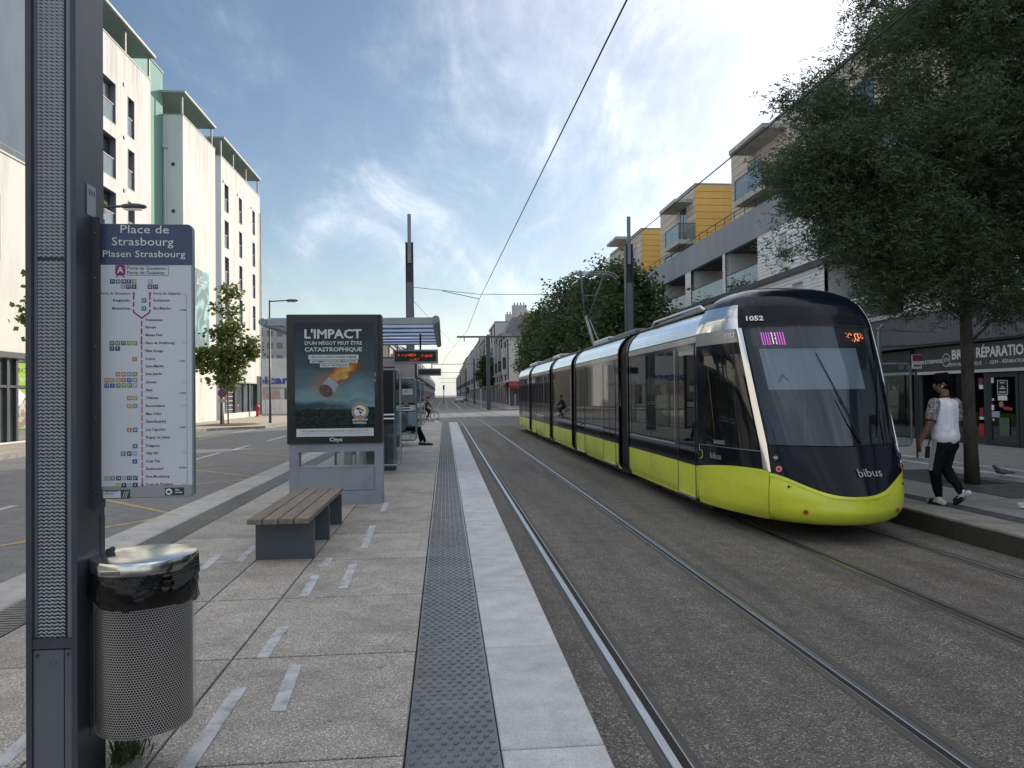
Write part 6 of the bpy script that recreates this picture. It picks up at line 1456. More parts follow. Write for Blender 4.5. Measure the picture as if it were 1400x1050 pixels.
A_ = slab_block('residential_block', 'cream apartment block with tall guarded windows, partly behind the mast at left', 33.0, 43.06, [(34.2, 35.3), (37.0, 38.62), (40.02, 40.86)], rows, posts=(36.5, 39.9, 43.0), vents=[(39.55, 17.95-2.775*k) for k in range(5)], canopy_y=(33.2, 43.25))
MB().box(-20.5, -19.75, 32.9, 33.02, 12.8, 16.2).build('window', M_pane, A_)
B_ = slab_block('residential_block', 'cream blank walled block with a teal mural at its foot and grey side wall', 48.2, 54.8, [], rows, posts=(48.3, 54.2), canopy_y=(47.9, 54.33))
for z in (13.4, 16.4): MB().box(-17.2, -17.0, 48.17, 48.19, z, z+.2).build('vent', M_dark, B_)
MB().tube([(-17.55, 48.1, 0), (-17.55, 48.1, 17.6)], .07, 8).cbox(-17.68, -17.42, 47.98, 48.18, 17.5, 17.8).build('downpipe', M_renderS, B_)
def mural_mat():
    m, nt, b, N, L = _new('mural_print'); tc = N('ShaderNodeTexCoord'); nz = N('ShaderNodeTexNoise'); nz.inputs['Scale'].default_value = .55; nz.inputs['Detail'].default_value = 5; nz.inputs['Distortion'].default_value = 2.4; L(tc.outputs['Object'], nz.inputs[0])
    r = N('ShaderNodeValToRGB'); e = r.color_ramp.elements; e[0].position = .38; e[0].color = (.10, .15, .16, 1); e[1].position = .66; e[1].color = (.42, .50, .48, 1); k = e.new(.5); k.color = (.13, .19, .20, 1); k = e.new(.55); k.color = (.10, .42, .38, 1)
    L(nz.outputs['Fac'], r.inputs[0]); L(r.outputs[0], b.inputs['Base Color']); b.inputs['Roughness'].default_value = .7; return m
mu = MB().box(LX+.005, LX+.06, 49.2, 53.1, 4.9, 10.25).build('mural_panel', mural_mat(), B_)
text('Le Court', .9, facing((LX+.07, 51.5, 9.5), (1, 0, 0)), M_pw, mu, width=1.9)
G_ = thing('green_link_block', 'sea green recessed stair block between two cream buildings', 'building', (-17.7, 45.6, 0))
MB().box(-26, -17.72, 43.09, 48.17, 0, 22.3).build('wall', M_green, G_); MB().box(-26.05, -17.66, 43.07, 48.19, 22.3, 22.36).build('coping', M_zinc, G_)
C_ = slab_block('residential_block', 'cream block at the street corner with three columns of narrow windows', 56.2, 67.75, [(57.05, 58.1), (60.95, 61.85), (65.1, 65.95)], [(15.75-2.775*k, 2.12) for k in range(5)], posts=(56.4, 59.6, 63.3, 67.2), vents=[(56.7, 17.9), (60.5, 17.9), (64.7, 17.9)], canopy_y=(56.2, 67.3), doors=[(56.7, 67.3, .35, 2.75)])
MB().tube([(LX+.1, 67.55, 0), (LX+.1, 67.55, 18.2)], .06, 8).build('downpipe', M_zinc, C_)
MB().box(LX-.3, LX-.25, 56.7, 67.3, .35, 2.75).build('shop_window', pm('corner_glass', (.10, .13, .14), (.16, .20, .21), .8, .05, coat=1), C_)
for y in (57.0, 59.9, 60.6, 62.6, 64.4, 66.2): MB().box(LX-.24, LX-.14, y-.06, y+.06, .35, 2.75).build('mullion', M_shopl, C_)
MB().box(LX-.28, LX-.1, 59.9, 60.6, .0, 2.7).build('door', M_dark, C_); MB().box(LX-.2, LX+.04, 66.3, 67.74, 0, 3.45).build('corner_panel', M_shopl, C_)
MB().box(LX-.02, LX+.02, 56.6, 67.4, 2.76, 2.86).build('shop_lintel', M_zinc, C_)
for i in range(6): MB().box(LX-.24, LX-.2, 57.9, 59.6, .6+i*.34, .68+i*.34).build('grille_bar', M_zinc, C_)
D_ = thing('low_cream_block', 'low cream block with a terrace parapet and dark shop glazing at the left edge', 'building', (LX, 10, 0))
hs = [(26.9, 28.9, 6.84, 9.31), (22.5, 24.5, 6.84, 9.31), (17, 19, 6.84, 9.31)]+[(-18, 32.6, -.02, 3.2)]
wallX(LX, -1, -22, 32.97, -.07, 10.9, hs, .25, 'wall', M_render, D_); MB().box(LX-9, LX-.3, -22, 32.95, 0, 10.2).build('core_wall', M_winf, D_); MB().box(LX-.3, LX+.05, -22, 32.99, 10.9, 10.98).build('coping', M_zinc, D_)
MB().box(LX-.3, LX-.02, -22, 32.97, 10.2, 10.89).build('parapet_back', M_render, D_)
b = MB(); b.tube([(LX-.1, -20, 11.3), (LX-.1, 32.9, 11.3)], .02, 6)
for y in np.arange(-20, 33, 2.0): b.tube([(LX-.1, y, 10.98), (LX-.1, y, 11.3)], .015, 5)
b.build('railing', M_zinc, D_)
for h in hs[:3]: win_l(D_, *h, style='', depth=.25)
MB().box(LX-.25, LX-.22, -18, 32.6, 0, 3.2).build('shop_window', pm('left_shop_glass', (.13, .15, .15), (.20, .22, .22), .6, .06, coat=1), D_)
for y in (-12, -4, 4, 12, 18, 23, 27.0, 29.55, 30.15, 31.4, 32.5): MB().box(LX-.2, LX-.08, y-.07, y+.07, -.02, 3.18).build('mullion', M_shopl, D_)
MB().box(LX-.19, LX-.09, -18, 32.6, 2.06, 2.16).build('transom', M_shopl, D_); MB().box(LX-.05, LX+.10, -18, 32.7, 3.2, 3.42).build('lintel', M_shopl, D_)
gp = MB().box(LX-.2, LX-.17, 30.22, 31.33, .45, 3.1).build('window_poster', flat('poster_lime', (.30, .52, .02)), D_)
def lowposter():
    m, nt, b, N, L = _new('brochure_print'); tc = N('ShaderNodeTexCoord'); v = N('ShaderNodeTexVoronoi'); v.inputs['Scale'].default_value = 4; L(tc.outputs['Object'], v.inputs[0]); r = N('ShaderNodeValToRGB'); e = r.color_ramp.elements; e[0].color = (.08, .07, .06, 1); e[1].color = (.62, .60, .58, 1); k = e.new(.5); k.color = (.32, .22, .17, 1); s = N('ShaderNodeSeparateColor'); L(v.outputs['Color'], s.inputs[0]); L(s.outputs[0], r.inputs[0]); L(r.outputs[0], b.inputs['Base Color']); return m
MB().quad((LX-.165, 30.22, .45), (LX-.165, 31.33, .6), (LX-.165, 31.33, 1.5), (LX-.165, 30.22, 1.9)).build('poster_photo', lowposter(), gp)
MB().poly([(LX-.164, 30.22, 1.2), (LX-.164, 30.9, 1.75), (LX-.164, 30.22, 2.1)]).build('poster_photo', M_pw, gp)
text('ICI', .24, facing((LX-.16, 30.75, 2.75), (1, 0, 0)), M_print['forest'], gp, width=.7); text('vendu', .26, facing((LX-.16, 30.8, 2.4), (1, 0, 0)), M_pw, gp, width=.8)
# ---- frozen-food shop, blank white front with blue lettering, and the tower block behind
pc = thing('white_shop_building', 'low white shop building with large blue lettering across its front', 'building', (-18, 86, 0))
M_wshop = pm('white_shop_wall', (.60, .60, .59), (.55, .55, .54), .8, .8, coords='World', dirt=(.42, .41, .39), dscale=.8, damt=.4)
b = MB().wall(-26, -11.5, 0, 5.9, [(-17.9, -16.2, .0, 2.5), (-15.6, -13.0, .3, 2.5)], .3, 84.0); b.quad((-11.5, 84, 0), (-11.5, 96, 0), (-11.5, 96, 5.9), (-11.5, 84, 5.9)).quad((-26, 84, 5.9), (-11.5, 84, 5.9), (-11.5, 96, 5.9), (-26, 96, 5.9)); b.build('wall', M_wshop, pc)
MB().box(-17.9, -16.2, 84.28, 84.3, 0, 2.5).build('door', M_pane, pc); MB().box(-15.6, -13.0, 84.28, 84.3, .3, 2.5).build('window', M_pane, pc); MB().box(-26.1, -11.4, 83.9, 84.0, 2.55, 2.7).build('canopy_edge', M_zinc, pc)
MB().box(-20.5, -18.4, 83.95, 84.0, .9, 2.4).build('poster', pm('shop_poster', (.50, .46, .42), (.44, .20, .16), 1.1, .6), pc)
text('picard', 1.2, facing((-18.75, 83.9, 3.45), (0, -1, 0)), flat('letter_blue', (.02, .04, .32)), pc, width=4.3, bold=.03, ext=.04)
for (x0, x1, y, h) in ((-22.5, -19.2, 80.5, 1.25), (-19.1, -16.3, 80.6, 1.3)):
    gwall = MB().box(x0, x1, y, y+.2, -.1, h).build('garden_wall', M_render); tag(gwall, 'low sunlit cream wall before the white shop, left piece' if x0 < -20 else 'low sunlit cream wall before the white shop, right piece', 'wall', 'low walls by the white shop')
tb = thing('tower_block', 'distant grey apartment tower with rows of small windows and roof chimneys', 'building', (-36, 172, 0))
b = MB(); cols_ = [(-46.6+i*2.2, -46.6+i*2.2+1.3) for i in range(9)]; hs = [(a, c, z, z+1.3) for a, c in cols_ for z in np.arange(1.5, 16, 2.75)]
b.wall(-48, -26, 0, 17.4, hs, .25, 170); b.quad((-26, 170, 0), (-26, 184, 0), (-26, 184, 17.4), (-26, 170, 17.4)).quad((-48, 170, 17.4), (-26, 170, 17.4), (-26, 184, 17.4), (-48, 184, 17.4)); b.build('wall', pm('tower_wall', (.40, .40, .41), (.36, .36, .37), .5, .8, coords='World'), tb)
for k, (a, c) in enumerate(cols_):
    for z in np.arange(1.5, 16, 2.75): MB().box(a, c, 170.2, 170.24, z, z+1.3).build('window', M_pane if k % 3 else M_print['grey'], tb)
for x in (-41, -39.5, -36.2, -33): MB().box(x-.3, x+.3, 171, 172, 17.4, 18.6).build('chimney', M_zinc, tb)
lb_ = thing('low_grey_building', 'small grey gabled building between tower block and white shop', 'building', (-24, 110, 0))
MB().box(-27, -14, 108, 120, 0, 7.0).build('wall', M_blue, lb_); MB().add([(-21, 107.9, 7.0), (-14, 107.9, 7.0), (-17.5, 107.9, 9.4), (-21, 120, 7.0), (-14, 120, 7.0), (-17.5, 120, 9.4)], [(0, 1, 2), (3, 5, 4), (0, 2, 5, 3), (1, 4, 5, 2)]).build('roof', M_wshop, lb_)

# ---- lamps, small things on the left pavement
def lamp(x, y, h, label, L=1.5):
    t = thing('street_lamp', label, 'street lamp', (x, y, -.07), 0, 'street lamps along the left pavement')
    MB().tube([(x, y, -.07), (x, y, 1.0), (x, y, h)], [.085, .075, .05], 10).build('pole', M_mast, t, True); MB().tube([(x, y, h-.08), (x+L-.5, y, h-.02)], .04, 8).build('arm', M_mast, t, True)
    b = MB(); b.ball((x+L-.1, y, h-.02), .42, 12, (1, .45, .22)); b.build('lamp_head', M_mast, t, True); MB().box(x+L-.38, x+L+.16, y-.1, y+.1, h-.125, h-.10).build('lens', M_pw, t); return t
lamp(-11.1, 47.9, 7.78, 'slim street lamp with a single arm left of the poster panel'); lamp(-11.0, 23.7, 7.6, 'slim street lamp whose arm shows above the route sign')
np_ = thing('no_parking_sign', 'round red and blue no parking sign on a grey pole by the young tree', 'sign', (-13.2, 45.0, 0))
MB().tube([(-13.2, 45.04, -.07), (-13.2, 45.04, 2.2)], .035, 8).build('pole', M_zinc, np_)
def disc3(c, r, y, m, nm, par): 
    b = MB(); b.poly([(c[0]+r*math.cos(t), y, c[1]+r*math.sin(t)) for t in np.linspace(0, 6.2832, 24, endpoint=False)]); return b.build(nm, m, par)
disc3((-13.2, 1.86), .27, 44.99, M_print['maroon'], 'sign_face', np_); disc3((-13.2, 1.86), .21, 44.98, flat('sign_purple', (.09, .05, .13)), 'sign_face', np_); MB().quad((-13.36, 44.975, 2.0), (-13.34, 44.975, 2.02), (-13.04, 44.975, 1.72), (-13.06, 44.975, 1.70)).build('sign_bar', M_print['maroon'], np_)
MB().box(-13.42, -12.98, 44.99, 45.01, 1.30, 1.50).build('sub_plate', M_zinc, np_)
hy = thing('fire_hydrant', 'small red fire hydrant against the corner block', 'hydrant', (-16.0, 64.4, -.07))
MB().lathe([(.18, 0), (.18, .06), (.12, .08), (.12, .75), (.17, .78), (.17, .86), (.10, 1.0), (.0005, 1.05)], (-16.0, 64.4, -.07), 12).build('body', flat('hydrant_red', (.50, .03, .03)), hy, True, angle=40); MB().tube([(-16.25, 64.4, .55), (-15.75, 64.4, .55)], .07, 8).build('outlet', flat('hydrant_red2', (.46, .03, .03)), hy)
tree('young_maple', 'young green maple with airy crown on the sunlit left pavement', (-13.6, 46.4, -.07), 2.2, .10, [(-13.5, 46.4, 4.0, 1.7, 1.5, 1.0), (-13.3, 46.4, 5.7, 1.1, 1.0, 1.0), (-13.1, 46.4, 7.6, .55, .55, 1.2), (-12.0, 46.3, 4.7, .6, .7, .9), (-14.8, 46.3, 3.9, .6, .7, .6), (-13.4, 46.2, 2.7, 1.3, 1.0, .5), (-13.9, 46.4, 6.9, .5, .5, .5)], 150, 24, (.26, .20), None, M_leafL, 41, 'young trees on the left pavement', spread=.20, droop=.2)
MB().tube([(-13.25, 46.35, -.07), (-13.3, 46.38, 2.3)], .05, 8).build('stake', M_wood, bpy.data.objects['young_maple'])
tree('young_maple', 'young maple mostly hidden behind the mast and route sign', (-13.7, 27, -.07), 2.6, .10, [(-13.5, 27, 5.0, .95, 1.3, 1.3), (-13.3, 27, 7.2, .7, .9, 1.3), (-13.6, 27, 4.4, .75, .8, .5), (-12.75, 27, 8.55, .35, .3, .35)], 90, 26, (.26, .20), None, M_leafL, 42, 'young trees on the left pavement', spread=.24, droop=.2)
soil = MB().prism([(-14.6, 44.2), (-11.9, 44.0), (-11.3, 46.2), (-12.2, 47.6), (-14.4, 47.8)][::-1], -.07, -.04).build('planting_bed', pm('bed_soil', (.12, .095, .065), (.07, .055, .04), 5, .95, bump=.8, bscale=20), kind='structure')

# ---- the avenue beyond the junction: rows of town houses
M_hs = [pm('house_render_%s' % n, c, None, .5, .85, coords='World', stretch=(1, 1, .3), dirt=tuple(x*.7 for x in c), dscale=.5, damt=.5) for n, c in (('white', (.52, .515, .51)), ('grey', (.38, .385, .395)), ('pale', (.46, .462, .475)), ('cream', (.48, .43, .36)), ('buff', (.42, .37, .31)))]
M_slate = pm('slate_roof', (.19, .195, .21), (.22, .225, .24), 2, .7, coords='World')
M_brick = pm('chimney_brick', (.24, .17, .14), None, 4, .85, coords='World')
M_pfar = pm('far_window_pane', (.05, .055, .062), (.075, .08, .088), 2, .6, spec=.15)
M_signf1, M_signf2, M_signf3 = flat('fascia_green', (.06, .14, .09)), flat('fascia_rust', (.26, .09, .05)), flat('fascia_grey', (.12, .13, .15))
def house(name, label, side, X, y0, y1, h, mat, ncol, roof='flat', grp='town houses along the avenue', detail=True, depth=12, bay=False, shop=True, ground=-.1, camside=False):
    """side +1: right row (facade faces -X), -1: left row"""
    t = thing(name, label, 'building', (X, (y0+y1)/2, ground), 0, grp); s = side
    fl = 2.95; nf = max(2, int((h-3.4)/fl)); w = (y1-y0)/ncol; hs = []
    for f in range(nf):
        for c in range(ncol):
            yc = y0+(c+.5)*w; z = 4.1+f*fl; 
            if z+1.75 < h-.2: hs.append((yc-.75, yc+.75, z, z+1.75))
    sh = (y0+.5, y1-.5, .2, 2.9)
    wallX(X, s, y0, y1, ground, h, hs+([sh] if shop else []), .05, 'wall', mat, t)
    
    for yy in (y0, y1): MB().quad((X, yy, ground), (X+s*depth, yy, ground), (X+s*depth, yy, h), (X, yy, h)).build('gable_wall', mat, t)
    MB().box(min(X+s*.2, X+s*depth), max(X+s*.2, X+s*depth), y0+.03, y1-.03, ground, h-.03).build('core_wall', M_winf, t)
    if detail:
        for q in hs:
            o = MB(); a, c = min(X+s*.0, X+s*.03), max(X+s*.0, X+s*.03); o.box(a, c, q[0], q[0]+.08, q[2], q[3]).box(a, c, q[1]-.08, q[1], q[2], q[3]).box(a, c, q[0]+.08, q[1]-.08, q[3]-.08, q[3]).box(a, c, (q[0]+q[1])/2-.04, (q[0]+q[1])/2+.04, q[2], q[3]-.08); o = o.build('window', M_winw, t)
            MB().box(min(X+s*.032, X+s*.04), max(X+s*.032, X+s*.04), q[0], q[1], q[2], q[3]).build('pane', M_pfar, o)
            MB().box(min(X-s*.06, X+s*.02), max(X-s*.06, X+s*.02), q[0]-.08, q[1]+.08, q[2]-.12, q[2]-.003).build('sill', M_winw, o)
    if shop:
        MB().box(min(X+s*.03, X+s*.05), max(X+s*.03, X+s*.05), sh[0], sh[1], .2, 2.9).build('shop_window', M_pfar, t)
        n = max(2, int((y1-y0)/3.5))
        for k in range(1, n): yk = y0+(y1-y0)*k/n; MB().box(min(X-s*.05, X+s*.04), max(X-s*.05, X+s*.04), yk-.25, yk+.25, ground, 3.2).build('pilaster', mat, t)
        MB().box(min(X-s*.10, X), max(X-s*.10, X), y0+.4, y1-.4, 2.9, 3.24).build('shop_fascia', [M_signf1, M_signf2, M_signf3][int(y0) % 3], t)
    b = MB(); b.box(min(X-s*.18, X+s*.0), max(X-s*.18, X), y0, y1, h-.28, h-.003).box(min(X-s*.08, X), max(X-s*.08, X), y0, y1, 3.25, 3.45); b.build('cornice', mat, t)
    if roof == 'pitch':
        rz = h+2.2; MB().add([(X-s*.2, y0, h), (X-s*.2, y1, h), (X+s*depth*.5, y1, rz), (X+s*depth*.5, y0, rz), (X+s*depth, y0, h), (X+s*depth, y1, h)], [(0, 1, 2, 3), (3, 2, 5, 4), (0, 3, 4), (1, 5, 2)]).build('roof', M_slate, t)
    elif roof == 'mansard':
        MB().add([(X, y0, h), (X, y1, h), (X+s*1.1, y1, h+2.4), (X+s*1.1, y0, h+2.4), (X+s*depth, y0, h+2.4), (X+s*depth, y1, h+2.4), (X+s*depth, y0, h), (X+s*depth, y1, h)], [(0, 1, 2, 3), (3, 2, 5, 4), (0, 3, 4, 6), (1, 7, 5, 2)]).build('roof', M_slate, t)
    else: MB().box(min(X, X+s*depth), max(X, X+s*depth), y0, y1, h, h+.25).build('roof', M_slate, t)
    for yy in ((y0+.5), (y1-.5)) if s > 0 else ():
        ch = MB().box(min(X+s*3, X+s*5.5), max(X+s*3, X+s*5.5), yy-.35, yy+.35, h, h+3.0).build('chimney', M_brick if roof != 'flat' else mat, t)
        if y0 < 140:
            for k in range(4): MB().lathe([(.13, 0), (.10, .5)], (X+s*(3.4+k*.55), yy, h+3.0), 8).build('chimney_pot', M_brick, ch)
    for yy in (y0+.25, (y0+y1)/2+.3): MB().box(min(X-s*.16, X), max(X-s*.16, X), yy-.08, yy+.08, 3.5, h-.3).build('downpipe', M_dark, t)
    for c in range(ncol):
        if (c+nf) % 3 == 0 and not bay: yc = y0+(c+.5)*w; MB().box(min(X-s*.55, X-.0), max(X-s*.55, X), yc-1.0, yc+1.0, 4.3, h-1.2).build('bay_window', mat, t); MB().box(min(X-s*.56, X-s*.1), max(X-s*.56, X-s*.1), yc-1.02, yc-.98, 5.0, 6.6).build('bay_pane', M_pfar, t)
    if bay:
        for c in range(1, ncol, 2):
            yc = y0+(c+.5)*w
            for f in range(nf):
                z = 3.9+f*fl
                if z+.9 < h: MB().box(min(X-s*.75, X), max(X-s*.75, X), yc-1.1, yc+1.1, z-.15, z+.85).build('balcony', mat, t)
    return t
ch_ = house('corner_house', 'pale corner house with a red awning beside the tram tail', 1, 8.4, 95.5, 104, 9.1, M_hs[0], 3, 'pitch', depth=10)
# its camera-side gable has windows, a red awning and a dark cafe front
for x in (9.6, 12.4):
    for z in (3.9, 6.6):
        o = MB().box(x, x+1.3, 95.42, 95.46, z, z+1.8).build('window', M_winw, ch_); MB().box(x+.1, x+.6, 95.40, 95.418, z+.08, z+1.7).box(x+.7, x+1.2, 95.40, 95.418, z+.08, z+1.7).build('pane', M_pane, o)
MB().add([(8.3, 95.45, 3.3), (12.5, 95.45, 3.3), (12.5, 94.3, 2.7), (8.3, 94.3, 2.7), (12.5, 94.3, 2.3), (8.3, 94.3, 2.3)], [(0, 1, 2, 3), (3, 2, 4, 5)]).build('awning', flat('awning_red', (.22, .02, .03), .7), ch_)
MB().add([(8.4, 95.4, 3.3), (8.4, 101, 3.3), (7.4, 101, 2.7), (7.4, 95.4, 2.7), (7.4, 101, 2.3), (7.4, 95.4, 2.3)], [(0, 1, 2, 3), (3, 2, 4, 5)]).build('awning', flat('awning_rust', (.28, .10, .06), .7), ch_)
MB().box(8.5, 13.5, 95.4, 95.47, .1, 2.6).build('cafe_front', M_shopl, ch_)
specs = [(104, 113, 10.2, 4, 2, 'mansard', False), (113, 124, 10.9, 1, 3, 'pitch', False), (124, 139, 13.8, 0, 4, 'flat', True), (139, 156, 12.2, 2, 4, 'flat', True), (156, 176, 13.6, 1, 5, 'pitch', False), (176, 205, 15.0, 0, 6, 'flat', False), (205, 240, 15.5, 2, 7, 'pitch', False), (240, 290, 16.0, 0, 9, 'flat', False), (290, 350, 16.6, 4, 9, 'pitch', False), (350, 430, 15.6, 2, 10, 'flat', False), (430, 560, 14.0, 1, 12, 'pitch', False)]
words = ['narrow buff house with mansard roof beyond the red awning corner', 'white town house with pitched roof, third in the right row', 'tall white building with stacked balconies behind the T mast', 'pale building with box balconies, fifth in the right row', 'grey pitched town house before the street tree on the right', 'tall flat white block midway along the right row', 'pale pitched block further along the right row', 'long white flat block far along the right row', 'long buff pitched block far along the right row', 'pale flat block near the end of the right row', 'last grey block closing the right row']
for (y0, y1, h, mi, nc, rf, bay), wd in zip(specs, words):
    house('town_house', wd, 1, 8.6 if y0 < 200 else 8.9, y0, y1, h, M_hs[mi], nc, rf, detail=y0 < 180, bay=bay, depth=14)
words = ['cream house opening the left row behind the shelter', 'grey block second in the left row', 'buff block third in the left row, pitched', 'pale block fourth along the left row', 'long white block far along the left row', 'last pale block closing the left row']
for (y0, y1, h, mi, nc, rf), wd in zip(((98, 116, 8.6, 3, 5, 'flat'), (116, 150, 9.6, 1, 8, 'flat'), (150, 195, 11.0, 4, 9, 'pitch'), (195, 250, 11.6, 2, 11, 'flat'), (250, 360, 12.0, 0, 16, 'flat'), (360, 560, 11.0, 2, 22, 'pitch')), words):
    house('town_house', wd, -1, -7.4, y0, y1, h, M_hs[mi], nc, rf, detail=y0 < 150, depth=12)
# masts, lights and signals in the junction
tm_ = thing('catenary_mast', 'dark T shaped catenary mast at the junction with a long cross arm', 'mast', (5.25, 88, 0), 0, 'dark T masts of the avenue')
MB().cbox(5.02, 5.48, 87.8, 88.2, -.3, 8.45, .02).build('post', M_mast, tm_); MB().box(1.5, 10.2, 87.92, 88.08, 8.45, 8.66).build('cross_arm', M_mast, tm_)
for x in (4.2, 8.9, 2.4): MB().tube([(x, 88, 8.45), (x, 88, 8.0)], .06, 6).build('insulator', M_dark, tm_)
for y, x in ((135, 1.05), (185, 1.0), (250, 1.0), (330, 1.0)):
    t = thing('catenary_mast', 'distant slim catenary mast between the avenue tracks, %s' % {135: 'nearest of four', 185: 'second of four', 250: 'third of four', 330: 'farthest of four'}[y], 'mast', (x+4.4, y, 0), 0, 'dark T masts of the avenue'); MB().box(x+4.25, x+4.55, y-.15, y+.15, -.3, 8.2).build('post', M_mast, t); MB().box(-2.2, x+4.5, y-.05, y+.05, 7.2, 7.3).build('cross_arm', M_mast, t)
def signal(x, y, h, label, cat='traffic light', red=True):
    t = thing('traffic_light', label, cat, (x, y, -.2), 0, 'traffic lights at the junction')
    MB().tube([(x, y, -.3), (x, y, h)], .08, 8).build('pole', M_frame, t); MB().cbox(x-.18, x+.18, y-.14, y+.14, h-.95, h, .02).build('head', M_black, t)
    for k in range(3): disc3((x, h-.17-k*.30), .095, y-.145, [M_print['maroon'], M_dark, M_dark][k], 'lens', t)
signal(4.15, 84.5, 3.3, 'grey traffic light left of the T mast'); signal(3.5, 110, 2.75, 'traffic light further along the avenue kerb'); signal(-.2, 150, 3.6, 'dark tram signal standing between the far tracks', 'signal'); signal(8.9, 92.5, 2.6, 'pale signal post by the red awning')
tree('avenue_tree', 'small dark street tree before the right hand houses', (7.6, 128, -.1), 2.3, .13, [(7.6, 128, 5.2, 1.8, 1.8, 2.0), (7.4, 128, 7.4, 1.1, 1.1, 1.3)], 90, 22, (.55, .42), None, M_leafM, 51, spread=.4, droop=.2)
# parked and moving cars
def car(x, y, rz, mat, label):
    t = thing('car', label, 'car', (x, y, TZ), rz, 'cars far along the avenue'); W = WM[t.name]
    def put(b, nm, m, par=t, sm=False): b.v = [tuple(W @ Vector(p)) for p in b.v]; return b.build(nm, m, par, sm)
    P = [(-2.05, .45), (-2.1, .75), (-1.95, .95), (-1.0, 1.05), (-.35, 1.42), (1.0, 1.45), (1.75, 1.0), (2.05, .95), (2.1, .5), (1.9, .3), (-1.9, .3)]
    b = MB(); n = len(P); b.add([(-.86*(1 if z < 1.1 else .8), y_, z) for y_, z in P]+[(.86*(1 if z < 1.1 else .8), y_, z) for y_, z in P], [tuple(range(n)), tuple(reversed(range(n, 2*n)))]+[(i, n+i, n+(i+1) % n, (i+1) % n) for i in range(n)]); bo = put(b, 'body', mat)
    b = MB(); b.quad((-.66, -.99, 1.06), (.66, -.99, 1.06), (.60, -.40, 1.40), (-.60, -.40, 1.40)); b.v = [(p[0], p[1]-.02, p[2]+.012) for p in b.v]; put(b, 'windscreen', M_pane)
    for s in (-1, 1):
        b = MB(); b.box(s*.62-.14, s*.62+.14, -2.13, -2.08, .62, .76); put(b, 'headlight', M_pw)
        for yy in (-1.3, 1.3):
            b = MB(); bb = MB().lathe([(.31, -.1), (.31, .1), (.0005, .1)], (0, 0, 0), 14); b.f = bb.f; b.m = bb.m; b.v = [(s*.78+p[2]*s, yy+p[0], .31+p[1]) for p in bb.v]; put(b, 'wheel', M_rub)
    return t
car(3.3, 170, 0, flat('car_white', (.55, .56, .57), .2), 'white car facing the camera far along the avenue'); car(5.2, 190, 0, flat('car_grey', (.16, .17, .18), .2), 'grey car behind the white car on the avenue'); car(-5.2, 185, math.pi, flat('car_red', (.16, .03, .03), .2), 'dark red car far along the left kerb')
# ================================================================== PEOPLE AND BIRD
M_skin = pm('skin_brown', (.21, .11, .07), (.19, .10, .063), 9, .5); M_skinl = pm('skin_light', (.36, .22, .16), None, 9, .5)
M_hair = pm('hair_black', (.005, .005, .006), (.008, .0075, .007), 60, 1.0, bump=.9, bscale=110, spec=.1)
M_tee = pm('white_tee', (.78, .80, .88), (.74, .76, .84), 5, .85, bump=.12, bscale=10); M_sleeve = pm('patterned_sleeve', (.40, .38, .38), (.05, .045, .05), 34, .85, detail=2)
M_trouser = pm('black_trousers', (.008, .009, .011), (.011, .012, .014), 6, .95, bump=.25, bscale=14, spec=.12); M_stripe = pm('trouser_stripe', (.40, .41, .44), None, 6, .85)
M_sock = pm('white_sock', (.66, .67, .70), (.58, .59, .62), 30, .9, bump=.3, bscale=90); M_shoe = pm('black_shoe', (.012, .012, .013), None, 8, .5); M_cuff = pm('dark_red_cuff', (.06, .012, .012), None, 6, .8)
def blob(name, segs, mat, parent, vox=.011, smooth=6, kind=None, disp=None):
    """capsules fused into one continuous skin by voxel remeshing; segs in world space"""
    b = MB()
    for s in segs: b.caps(*s[:4], 14, *(s[4:] if len(s) > 4 else ()))
    me = b.mesh('t'); o = bpy.data.objects.new('t', me); COL.objects.link(o)
    m = o.modifiers.new('r', 'REMESH'); m.mode = 'VOXEL'; m.voxel_size = vox
    if smooth: s = o.modifiers.new('s', 'SMOOTH'); s.factor = .5; s.iterations = smooth
    if disp:
        tx = bpy.data.textures.new('folds', 'CLOUDS'); tx.noise_scale = disp[1]; d = o.modifiers.new('d', 'DISPLACE'); d.texture = tx; d.strength = disp[0]; d.mid_level = .5; d.texture_coords = 'LOCAL'
    me2 = bpy.data.meshes.new_from_object(o.evaluated_get(bpy.context.evaluated_depsgraph_get())); bpy.data.objects.remove(o)
    me2.transform(wm(parent).inverted()); me2.materials.clear(); me2.materials.append(mat); me2.polygons.foreach_set('use_smooth', [True]*len(me2.polygons)); me2.name = name
    r = bpy.data.objects.new(name, me2); COL.objects.link(r); par(r, parent); WM[r.name] = wm(parent); return r
